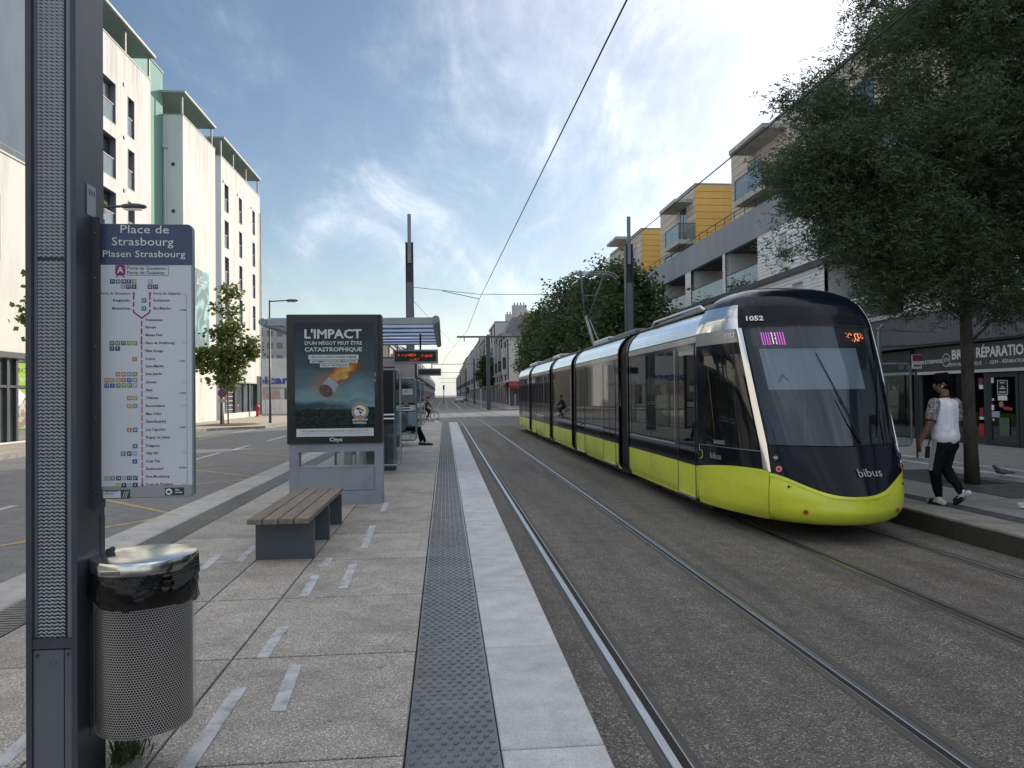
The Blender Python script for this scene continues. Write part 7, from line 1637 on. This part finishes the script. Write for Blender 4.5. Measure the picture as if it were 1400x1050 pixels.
def hand(segs, wrist, dirv, palm_n, side, curl=.5, k=1.0):
    """palm, four unequal bent fingers and a thumb leaving the palm's side; dirv along the hand, side towards the thumb"""
    d = Vector(dirv).normalized(); n = Vector(palm_n).normalized(); n = (n-d*n.dot(d)).normalized(); s = Vector(side); s = (s-d*s.dot(d)-n*s.dot(n)).normalized(); w = Vector(wrist)
    for i in range(4):
        o = (1.5-i)*.019*k; segs.append((w, w+d*.085*k+s*o, .022*k, .013*k))
    for i, L in enumerate((.070, .080, .074, .058)):
        o = (1.5-i)*.020*k; p = w+d*.088*k+s*o; d1 = (d*math.cos(curl*.5)+n*math.sin(curl*.5)); d2 = (d*math.cos(curl*1.3)+n*math.sin(curl*1.3)); q = p+d1*L*.5*k; r = q+d2*L*.5*k
        segs.append((p, q, .0090*k, .0082*k)); segs.append((q, r, .0082*k, .0068*k))
    t0 = w+d*.028*k+s*.024*k; t1 = t0+(d*.75+s*.65+n*.2).normalized()*.035*k; t2 = t1+(d*.95+s*.2+n*.25).normalized()*.03*k
    segs.append((t0, t1, .0125*k, .0105*k)); segs.append((t1, t2, .0105*k, .008*k))
def head(base, fwd, k=1.0):
    """neck, skull, jaw, nose, brow and ears; base = pit of the neck"""
    f = Vector(fwd).normalized(); u = Vector((0, 0, 1)); s = f.cross(u).normalized(); b = Vector(base); c = b+u*.185*k+f*.02*k
    return [(b-u*.04*k, b+u*.10*k, .058*k, .054*k), (c+u*.03*k-f*.025*k, c+u*.035*k+f*.025*k, .088*k, .083*k, tuple(s), .95), (c-u*.055*k+f*.035*k, c-u*.03*k+f*.04*k, .055*k, .06*k),
            (c+f*.095*k-u*.0*k, c+f*.112*k-u*.022*k, .010*k, .015*k), (c+s*.03*k+f*.085*k+u*.022*k, c-s*.03*k+f*.085*k+u*.022*k, .016*k, .016*k), (c+f*.09*k-u*.055*k+s*.018*k, c+f*.09*k-u*.055*k-s*.018*k, .010*k, .010*k),
            (c+s*.082*k-u*.01*k-f*.01*k, c+s*.086*k+u*.02*k-f*.015*k, .013*k, .017*k), (c-s*.082*k-u*.01*k-f*.01*k, c-s*.086*k+u*.02*k-f*.015*k, .013*k, .017*k)], c
M_eye = flat('eye_white', (.55, .53, .50)); M_iris = flat('eye_dark', (.02, .015, .012)); M_lip = flat('lips', (.16, .06, .05))
def face(c, fwd, parent, brow):
    f = Vector(fwd); f.z = 0; f.normalize(); u = Vector((0, 0, 1)); s = f.cross(u).normalized()
    for k in (-1, 1):
        e = c+f*.096+s*.031*k+u*.008; o = MB().ball(tuple(e), .0125, 10).build('eye', M_eye, parent, True); MB().ball(tuple(e+f*.0085), .006, 8).build('iris', M_iris, o, True)
        MB().tube([e+u*.021-s*.018*k+f*.004, e+u*.025+f*.009, e+u*.019+s*.018*k], [.003, .0045, .002], 6).build('eyebrow', brow, parent, True)
    MB().tube([c+f*.094-u*.056-s*.022, c+f*.103-u*.057, c+f*.094-u*.056+s*.022], [.003, .006, .003], 6).build('lips', M_lip, parent, True)
# ---- the young man walking away along the right platform (back to the camera)
O = Vector((6.83, 9.45, 0)); pm_ = thing('person', 'person walking away in white T-shirt with patterned sleeves, black trousers and white socks', 'person', tuple(O))
RT = Vector((1, 0, 0)); FW = Vector((-.28, .96, 0)).normalized(); SD = Vector((FW.y, -FW.x, 0)); UP = Vector((0, 0, 1))
def q(s, f, z): return O+SD*s+FW*f+UP*z
sd = tuple(SD)
lk, rk = q(-.155, .05, .50), q(.06, .07, .53); la, ra = q(.01, .13, .10), q(.075, -.16, .17)
skin = []
hs_, hc = head(q(.0, .0, 1.475), Vector((-.75, .62, 0))); skin += hs_
lsh, rsh = q(-.20, .0, 1.40), q(.20, .0, 1.40); lel, rel = q(-.30, .0, 1.13), q(.265, .03, 1.12); lwr, rwr = q(-.355, .10, .90), q(.25, .15, .90)
skin += [(lsh, lel, .058, .046), (lel, lwr, .046, .030), (rsh, rel, .058, .046), (rel, rwr, .046, .030), (q(0, 0, 1.30), q(0, 0, 1.46), .09, .06), (lsh, rsh, .06, .06)]
hand(skin, lwr, (-.12, .15, -1), (1, .2, 0), (.2, 1, 0), .45); hand(skin, rwr, (0, .1, -1), (-1, .2, 0), (0, 1, 0), .5)
blob('body', skin, M_skin, pm_, .0065, 3); face(hc, (-.75, .62, 0), pm_, M_hair)
sh_ = [(q(0, .0, 1.36), q(0, .0, .92), .118, .12, sd, .95), (q(0, -.03, 1.36), q(0, -.03, 1.0), .10, .105), (q(-.13, .0, 1.39), q(.13, .0, 1.39), .085, .085), (q(-.09, .01, 1.33), q(-.075, .01, .95), .128, .125, sd, .88), (q(.09, .01, 1.33), q(.075, .01, .95), .128, .125, sd, .88), (q(-.07, .0, 1.05), q(.07, 0, 1.05), .125, .125), (q(0, .0, 1.41), q(0, 0, 1.45), .085, .075), (q(-.075, 0, 1.0), q(-.075, 0, .955), .125, .133), (q(.075, 0, 1.0), q(.075, 0, .955), .125, .133), (q(0, -.03, 1.0), q(0, -.04, .955), .12, .125), (q(0, .03, 1.0), q(0, .03, .955), .12, .12)]
tee = blob('t_shirt', sh_, M_tee, pm_, .010, 16, disp=(.006, .07))
for s, a, e in ((-1, lsh, lel), (1, rsh, rel)):
    m = a.lerp(e, .80); sl = blob('sleeve', [(a+Vector((0, 0, .005)), m, .082, .072)], M_sleeve, pm_, .011, 3, disp=(.015, .07))
    b = MB(); b.tube([a.lerp(e, .80), a.lerp(e, .885)], [.078, .074], 14); b.build('cuff', M_cuff, sl, True)
b = MB(); cpts = [q(.072*math.cos(t), .066*math.sin(t), 1.497-.006*math.sin(t)) for t in np.linspace(0, 2*math.pi, 20)]; b.tube(cpts, .010, 6); b.build('collar', M_cuff, tee, True)
lh, rh = q(-.09, .0, .92), q(.09, 0, .92)
tr = [(q(-.06, .0, .90), q(.06, .0, .90), .100, .100), (q(-.065, -.015, .84), q(.065, -.015, .84), .112, .112), (lh-UP*.06, lk, .100, .080), (lk, la+UP*.03, .080, .050), (rh-UP*.06, rk, .100, .080), (rk, ra+UP*.04, .080, .050), (lk, lk.lerp(la, .45), .074, .068), (rk, rk.lerp(ra, .45), .074, .068)]
trs = blob('trousers', tr, M_trouser, pm_, .011, 4, disp=(.022, .09))
b = MB(); pts = []
for i in range(7):
    t = i/6; p = lh.lerp(lk, t); r = (.108+(.080-.108)*t)*1.0+.011; pts.append([p-SD*r*.93+FW*(-.035)*(1-t*.2)-FW*.0, p-SD*r*.99, p-SD*r*.93+FW*.035])
b.grid(pts); b.build('side_stripe', M_stripe, trs, True)
def foot(ank, toe, heel, sole_up=0, sock=M_sock, shoe=M_shoe, parent=pm_, slide=True, k=1.0):
    a, t, h = Vector(ank), Vector(toe), Vector(heel)
    blob('sock', [(a+UP*.05, a, .047*k, .046*k), (a, h+(t-h)*.25+UP*.03, .046*k, .042*k), (h+UP*.035, h.lerp(t, .6)+UP*.04, .040*k, .038*k), (h.lerp(t, .6)+UP*.04, t+UP*.03-(t-h)*.08, .038*k, .03*k)], sock, parent, .008, 3)
    d = (t-h).normalized(); s = d.cross(UP).normalized(); n = s.cross(d)
    b = MB(); lo = []; hi = []
    for i in range(20):
        an = 2*math.pi*i/20; l = .5-.5*math.cos(an); w = (.040+.014*l)*math.sin(an); p = h.lerp(t, l*1.08-.06)+s*w; lo.append(p-n*.005); hi.append(p+n*.030)
    b.add(lo+hi, [tuple(reversed(range(20))), tuple(range(20, 40))]+[(i, (i+1) % 20, 20+(i+1) % 20, 20+i) for i in range(20)])
    if slide: b.grid([[h.lerp(t, l)+s*(.054*math.cos(an))+n*(.022+.062*math.sin(an)) for an in np.linspace(0, math.pi, 9)] for l in (.52, .66, .80)])
    b.build('slide' if slide else 'shoe', shoe, parent, True, angle=40)
foot(la, la+FW*.165+Vector((0, 0, -.092)), la-FW*.075+Vector((0, 0, -.092)))
foot(ra, ra+FW*.11+SD*.01+Vector((0, 0, -.155)), ra-FW*.10+Vector((0, 0, .005)))
hd = Vector((-.75, .62, 0)).normalized(); hsd = hd.cross(UP)
blob('hair', [(hc+UP*.060-hd*.030, hc+UP*.062+hd*.030, .099, .094), (hc+UP*.01-hd*.04, hc+UP*.05-hd*.03, .078, .090), (hc+UP*.105-hd*.02, hc+UP*.11+hd*.055, .070, .062)], M_hair, pm_, .009, 2, disp=(.03, .03))
MB().ball(tuple(hc+hsd*-.10-UP*.018-hd*.0), .011, 8).ball(tuple(hc-hsd*.0+hd*.0), .001, 4).build('earbud', M_pw, pm_)
# the camera strap / phone pouch swinging at his left hip
pc_ = MB(); pc_.tube([q(-.14, .10, 1.0), q(-.20, .11, .85)], .016, 8); pc_.cbox(0, 0, 0, 0, 0, 0); b = MB(); b.beam(q(-.215, .10, .82), q(-.235, .10, .66), .05, .03); bp_ = b.tube([q(-.13, .09, 1.05), q(-.215, .10, .82)], .010, 6).build('pouch', M_black); tag(bp_, 'narrow black pouch hanging at the walking person’s left side', 'pouch')
# ---- a second walker cut by the right edge: only a pale trainer shows
O = Vector((7.95, 8.98, 0)); p2 = thing('person', 'person cut off by the right edge, only a pale grey trainer in view', 'person', tuple(O)); FW = Vector((-.86, .5, 0)).normalized(); SD = Vector((FW.y, -FW.x, 0))
M_train = pm('pale_trainer', (.52, .53, .55), (.40, .41, .44), 14, .7); M_jeans = pm('dark_jeans', (.03, .035, .05), None, 8, .85)
sk2 = []; h2, c2_ = head(q(0, 0, 1.46), FW); sk2 += h2; sk2 += [(q(-.2, 0, 1.4), q(-.25, .02, 1.12), .055, .045), (q(-.25, .02, 1.12), q(-.25, .12, .9), .045, .03), (q(.2, 0, 1.4), q(.25, .02, 1.12), .055, .045), (q(.25, .02, 1.12), q(.25, .12, .9), .045, .03), (q(-.2, 0, 1.4), q(.2, 0, 1.4), .06, .06), (q(0, 0, 1.2), q(0, 0, 1.45), .1, .06)]
hand(sk2, q(-.25, .12, .9), (0, .1, -1), (1, .2, 0), (.2, 1, 0), .5); hand(sk2, q(.25, .12, .9), (0, .1, -1), (-1, .2, 0), (.2, 1, 0), .5)
blob('body', sk2, M_skinl, p2, .009, 3); face(c2_, FW, p2, M_hair); blob('hair', [(c2_+UP*.05-FW*.03, c2_+UP*.05+FW*.02, .092, .088)], M_hair, p2, .012, 2)
blob('jacket', [(q(-.09, 0, 1.35), q(-.08, 0, .92), .135, .13, tuple(SD), .85), (q(.09, 0, 1.35), q(.08, 0, .92), .135, .13, tuple(SD), .85), (q(-.2, 0, 1.41), q(-.25, .02, 1.12), .075, .065), (q(.2, 0, 1.41), q(.25, .02, 1.12), .075, .065)], M_jeans, p2, .014, 4)
blob('trousers', [(q(-.07, 0, .93), q(.07, 0, .93), .12, .12), (q(-.09, 0, .9), q(-.1, .12, .5), .105, .075), (q(-.1, .12, .5), q(-.1, .22, .13), .075, .058), (q(.09, 0, .9), q(.1, .02, .5), .105, .075), (q(.1, .02, .5), q(.1, -.2, .15), .075, .058)], M_jeans, p2, .013, 4)
for a, t, h in ((q(-.1, .18, .10), q(-.1, .37, .03), q(-.1, .10, .01)), (q(.1, -.2, .12), q(.1, -.02, .02), q(.1, -.28, .10))):
    blob('trainer', [(a+UP*.0, h.lerp(t, .3)+UP*.05, .05, .045), (h+UP*.04, h.lerp(t, .6)+UP*.045, .045, .045), (h.lerp(t, .6)+UP*.04, t+UP*.03, .045, .034)], M_train, p2, .009, 2)
    d = (t-h).normalized(); s = d.cross(UP).normalized(); b = MB(); lo = []; hi = []
    for i in range(20):
        an = 2*math.pi*i/20; l = .5-.5*math.cos(an); w = (.042+.012*l)*math.sin(an); p = h.lerp(t, l*1.16-.1)+s*w; lo.append(p-UP*.0); hi.append(p+UP*.028)
    b.add(lo+hi, [tuple(reversed(range(20))), tuple(range(20, 40))]+[(i, (i+1) % 20, 20+(i+1) % 20, 20+i) for i in range(20)]); b.build('sole', M_pw, p2, True, angle=40)
# ---- person seated under the shelter, facing the track
O = Vector((-1.30, 23.6, 0)); p3 = thing('person', 'person in grey hooded top seated under the shelter, legs stretched to the track', 'person', tuple(O)); FW = Vector((1, 0, 0)); SD = Vector((0, -1, 0))
M_hood = pm('grey_hoodie', (.30, .325, .38), (.25, .27, .32), 6, .9, bump=.3, bscale=12)
sk3 = []; h3, c3 = head(q(0, .06, 1.03), (FW+Vector((0, -.3, -.2)))); sk3 += h3+[(q(-.2, 0, .95), q(-.22, .08, .68), .05, .042), (q(-.22, .08, .68), q(-.1, .30, .60), .042, .03), (q(.2, 0, .95), q(.22, .08, .68), .05, .042), (q(.22, .08, .68), q(.1, .30, .60), .042, .03), (q(-.2, 0, .95), q(.2, 0, .95), .06, .06), (q(0, 0, .8), q(0, .04, 1.02), .1, .06)]
hand(sk3, q(-.1, .30, .60), (.9, .2, -.1), (0, 0, -1), (0, -1, 0), .6); hand(sk3, q(.1, .30, .60), (.9, -.2, -.1), (0, 0, -1), (0, 1, 0), .6)
blob('body', sk3, M_skinl, p3, .009, 3); face(c3, (FW+Vector((0, -.3, 0))), p3, M_hair)
blob('hoodie', [(q(-.09, 0, .93), q(-.08, -.02, .55), .13, .135), (q(.09, 0, .93), q(.08, -.02, .55), .13, .135), (q(-.2, 0, .96), q(-.23, .08, .69), .075, .065), (q(-.23, .08, .69), q(-.14, .24, .62), .062, .05), (q(.2, 0, .96), q(.23, .08, .69), .075, .065), (q(.23, .08, .69), q(.14, .24, .62), .062, .05), (q(-.12, 0, .97), q(.12, 0, .97), .09, .09), (c3-FW*.04+UP*.02, c3-FW*.02+UP*.05, .105, .10), (q(0, -.02, 1.02), c3-FW*.05, .10, .10)], M_hood, p3, .012, 3, disp=(.02, .08))
blob('trousers', [(q(-.08, -.02, .57), q(.08, -.02, .57), .12, .12), (q(-.09, .0, .56), q(-.10, .46, .53), .10, .075), (q(-.10, .46, .53), q(-.10, .52, .14), .072, .055), (q(.09, 0, .56), q(.10, .46, .53), .10, .075), (q(.10, .46, .53), q(.10, .66, .14), .072, .055)], M_trouser, p3, .012, 3)
for s, f in ((-.10, .52), (.10, .68)):
    blob('sock', [(q(s, f, .16), q(s, f+.01, .08), .04, .042)], M_sock, p3, .01, 1); blob('shoe', [(q(s, f-.04, .045), q(s, f+.10, .045), .045, .045), (q(s, f+.10, .045), q(s, f+.20, .035), .045, .033)], M_shoe, p3, .009, 2)
se = bpy.data.objects['tram_shelter']
MB().cbox(-1.75, -1.12, 22.9, 24.4, .38, .43, .005).build('seat', M_grey, se); MB().box(-1.6, -1.45, 23.0, 23.06, 0, .378).build('seat_leg', M_greyD, se); MB().box(-1.6, -1.45, 24.2, 24.26, 0, .378).build('seat_leg', M_greyD, se)
# ---- cyclist crossing at the platform end
bk_ = thing('bicycle', 'bicycle ridden across the track beyond the platform end', 'bicycle', (-1.1, 54.2, TZ)); zc = TZ+.33
def ring(cx, nm):
    b = MB(); b.tube([(cx+.32*math.cos(t), 54.2, zc+.32*math.sin(t)) for t in np.linspace(0, 2*math.pi, 25)], .024, 6); o = b.build('wheel', M_rub, bk_, True); s = MB()
    for k in range(8): s.tube([(cx, 54.2, zc), (cx+.31*math.cos(k*.785), 54.2, zc+.31*math.sin(k*.785))], .004, 4)
    s.build('spokes', M_frame, o)
ring(-.76, 'f'); ring(-1.82, 'r')
M_bike = flat('bike_red', (.30, .04, .05)); b = MB()
for p, r in (((-1.82, zc), (-1.36, zc-.02)), ((-1.36, zc-.02), (-1.50, zc+.45)), ((-1.82, zc), (-1.48, zc+.38)), ((-1.48, zc+.40), (-.92, zc+.45)), ((-1.36, zc-.02), (-.92, zc+.38)), ((-.94, zc+.5), (-.76, zc))): b.tube([(p[0], 54.2, p[1]), (r[0], 54.2, r[1])], .02, 6)
b.build('frame', M_bike, bk_); MB().tube([(-.95, 53.92, zc+.62), (-.95, 54.48, zc+.62)], .018, 6).tube([(-.95, 54.2, zc+.62), (-.93, 54.2, zc+.42)], .018, 6).build('handlebar', M_dark, bk_); MB().cbox(-1.65, -1.36, 54.12, 54.28, zc+.47, zc+.53, .02).build('saddle', M_black, bk_)
O = Vector((-1.46, 54.2, TZ)); p4 = thing('person', 'cyclist in dark clothes with pale backpack riding beyond the platform end', 'person', tuple(O)); FW = Vector((1, 0, 0)); SD = Vector((0, -1, 0))
O = Vector((-1.46, 54.2, TZ))
s4 = []; h4, c4 = head(q(0, .22, 1.42), FW); s4 += h4+[(q(-.18, .2, 1.35), q(-.22, .36, 1.12), .05, .04), (q(-.22, .36, 1.12), q(-.22, .50, .96), .04, .03), (q(.18, .2, 1.35), q(.22, .36, 1.12), .05, .04), (q(.22, .36, 1.12), q(.22, .50, .96), .04, .03)]
hand(s4, q(-.22, .50, .96), (1, 0, -.3), (0, 0, -1), (0, 1, 0), .9); hand(s4, q(.22, .5, .96), (1, 0, -.3), (0, 0, -1), (0, 1, 0), .9)
blob('body', s4, M_skinl, p4, .011, 2); face(c4, FW, p4, M_hair); blob('jacket', [(q(-.08, .18, 1.32), q(-.08, 0, .92), .12, .12), (q(.08, .18, 1.32), q(.08, 0, .92), .12, .12), (q(-.18, .2, 1.36), q(-.22, .36, 1.13), .07, .06), (q(.18, .2, 1.36), q(.22, .36, 1.13), .07, .06), (q(-.22, .36, 1.13), q(-.22, .46, 1.0), .055, .045), (q(.22, .36, 1.13), q(.22, .46, 1.0), .055, .045)], M_jeans, p4, .014, 3)
blob('trousers', [(q(-.07, 0, .93), q(.07, 0, .93), .12, .12), (q(-.08, .02, .9), q(-.1, .38, .72), .09, .07), (q(-.1, .38, .72), q(-.1, .22, .30), .065, .05), (q(.08, .02, .9), q(.1, .30, .55), .09, .07), (q(.1, .30, .55), q(.1, .10, .16), .065, .05)], M_trouser, p4, .014, 3)
for s, f, z in ((-.1, .20, .24), (.1, .08, .10)): blob('shoe', [(q(s, f, z), q(s, f+.16, z-.01), .045, .035)], M_shoe, p4, .012, 1)
blob('hair', [(c4+UP*.06-FW*.03, c4+UP*.06+FW*.02, .095, .09)], M_hair, p4, .014, 1)
bpk = blob('backpack', [(q(0, -.02, 1.32), q(0, -.12, 1.02), .13, .15)], flat('backpack_grey', (.30, .32, .38)), p4, .016, 2)
# ---- pigeon on the tree grate
pg_ = thing('pigeon', 'dark pigeon pecking on the tree grate right of the trunk', 'pigeon', (9.95, 12.3, .012)); M_pig = pm('pigeon_grey', (.05, .055, .065), (.09, .095, .11), 14, .6)
O = Vector((9.95, 12.3, .004)); FW = Vector((-.80, .15, 0)).normalized(); SD = Vector((FW.y, -FW.x, 0))
blob('body', [(q(0, -.05, .105), q(0, .06, .125), .050, .055), (q(0, .06, .135), q(0, .12, .195), .042, .026), (q(0, .12, .20), q(0, .145, .205), .024, .020), (q(0, .16, .20), q(0, .18, .195), .007, .003), (q(0, -.08, .105), q(0, -.22, .085), .032, .014)], M_pig, pg_, .006, 3)
blob('wing', [(q(.045, .04, .13), q(.040, -.13, .10), .030, .010)], M_print['grey'], pg_, .006, 2); blob('wing', [(q(-.045, .04, .13), q(-.040, -.13, .10), .030, .010)], M_print['grey'], pg_, .006, 2)
for s in (-.022, .022): MB().tube([q(s, .0, .07), q(s, .005, .0)], .005, 6).tube([q(s, .005, .005), q(s, .04, .004)], .004, 5).build('leg', M_print['salmon'], pg_)
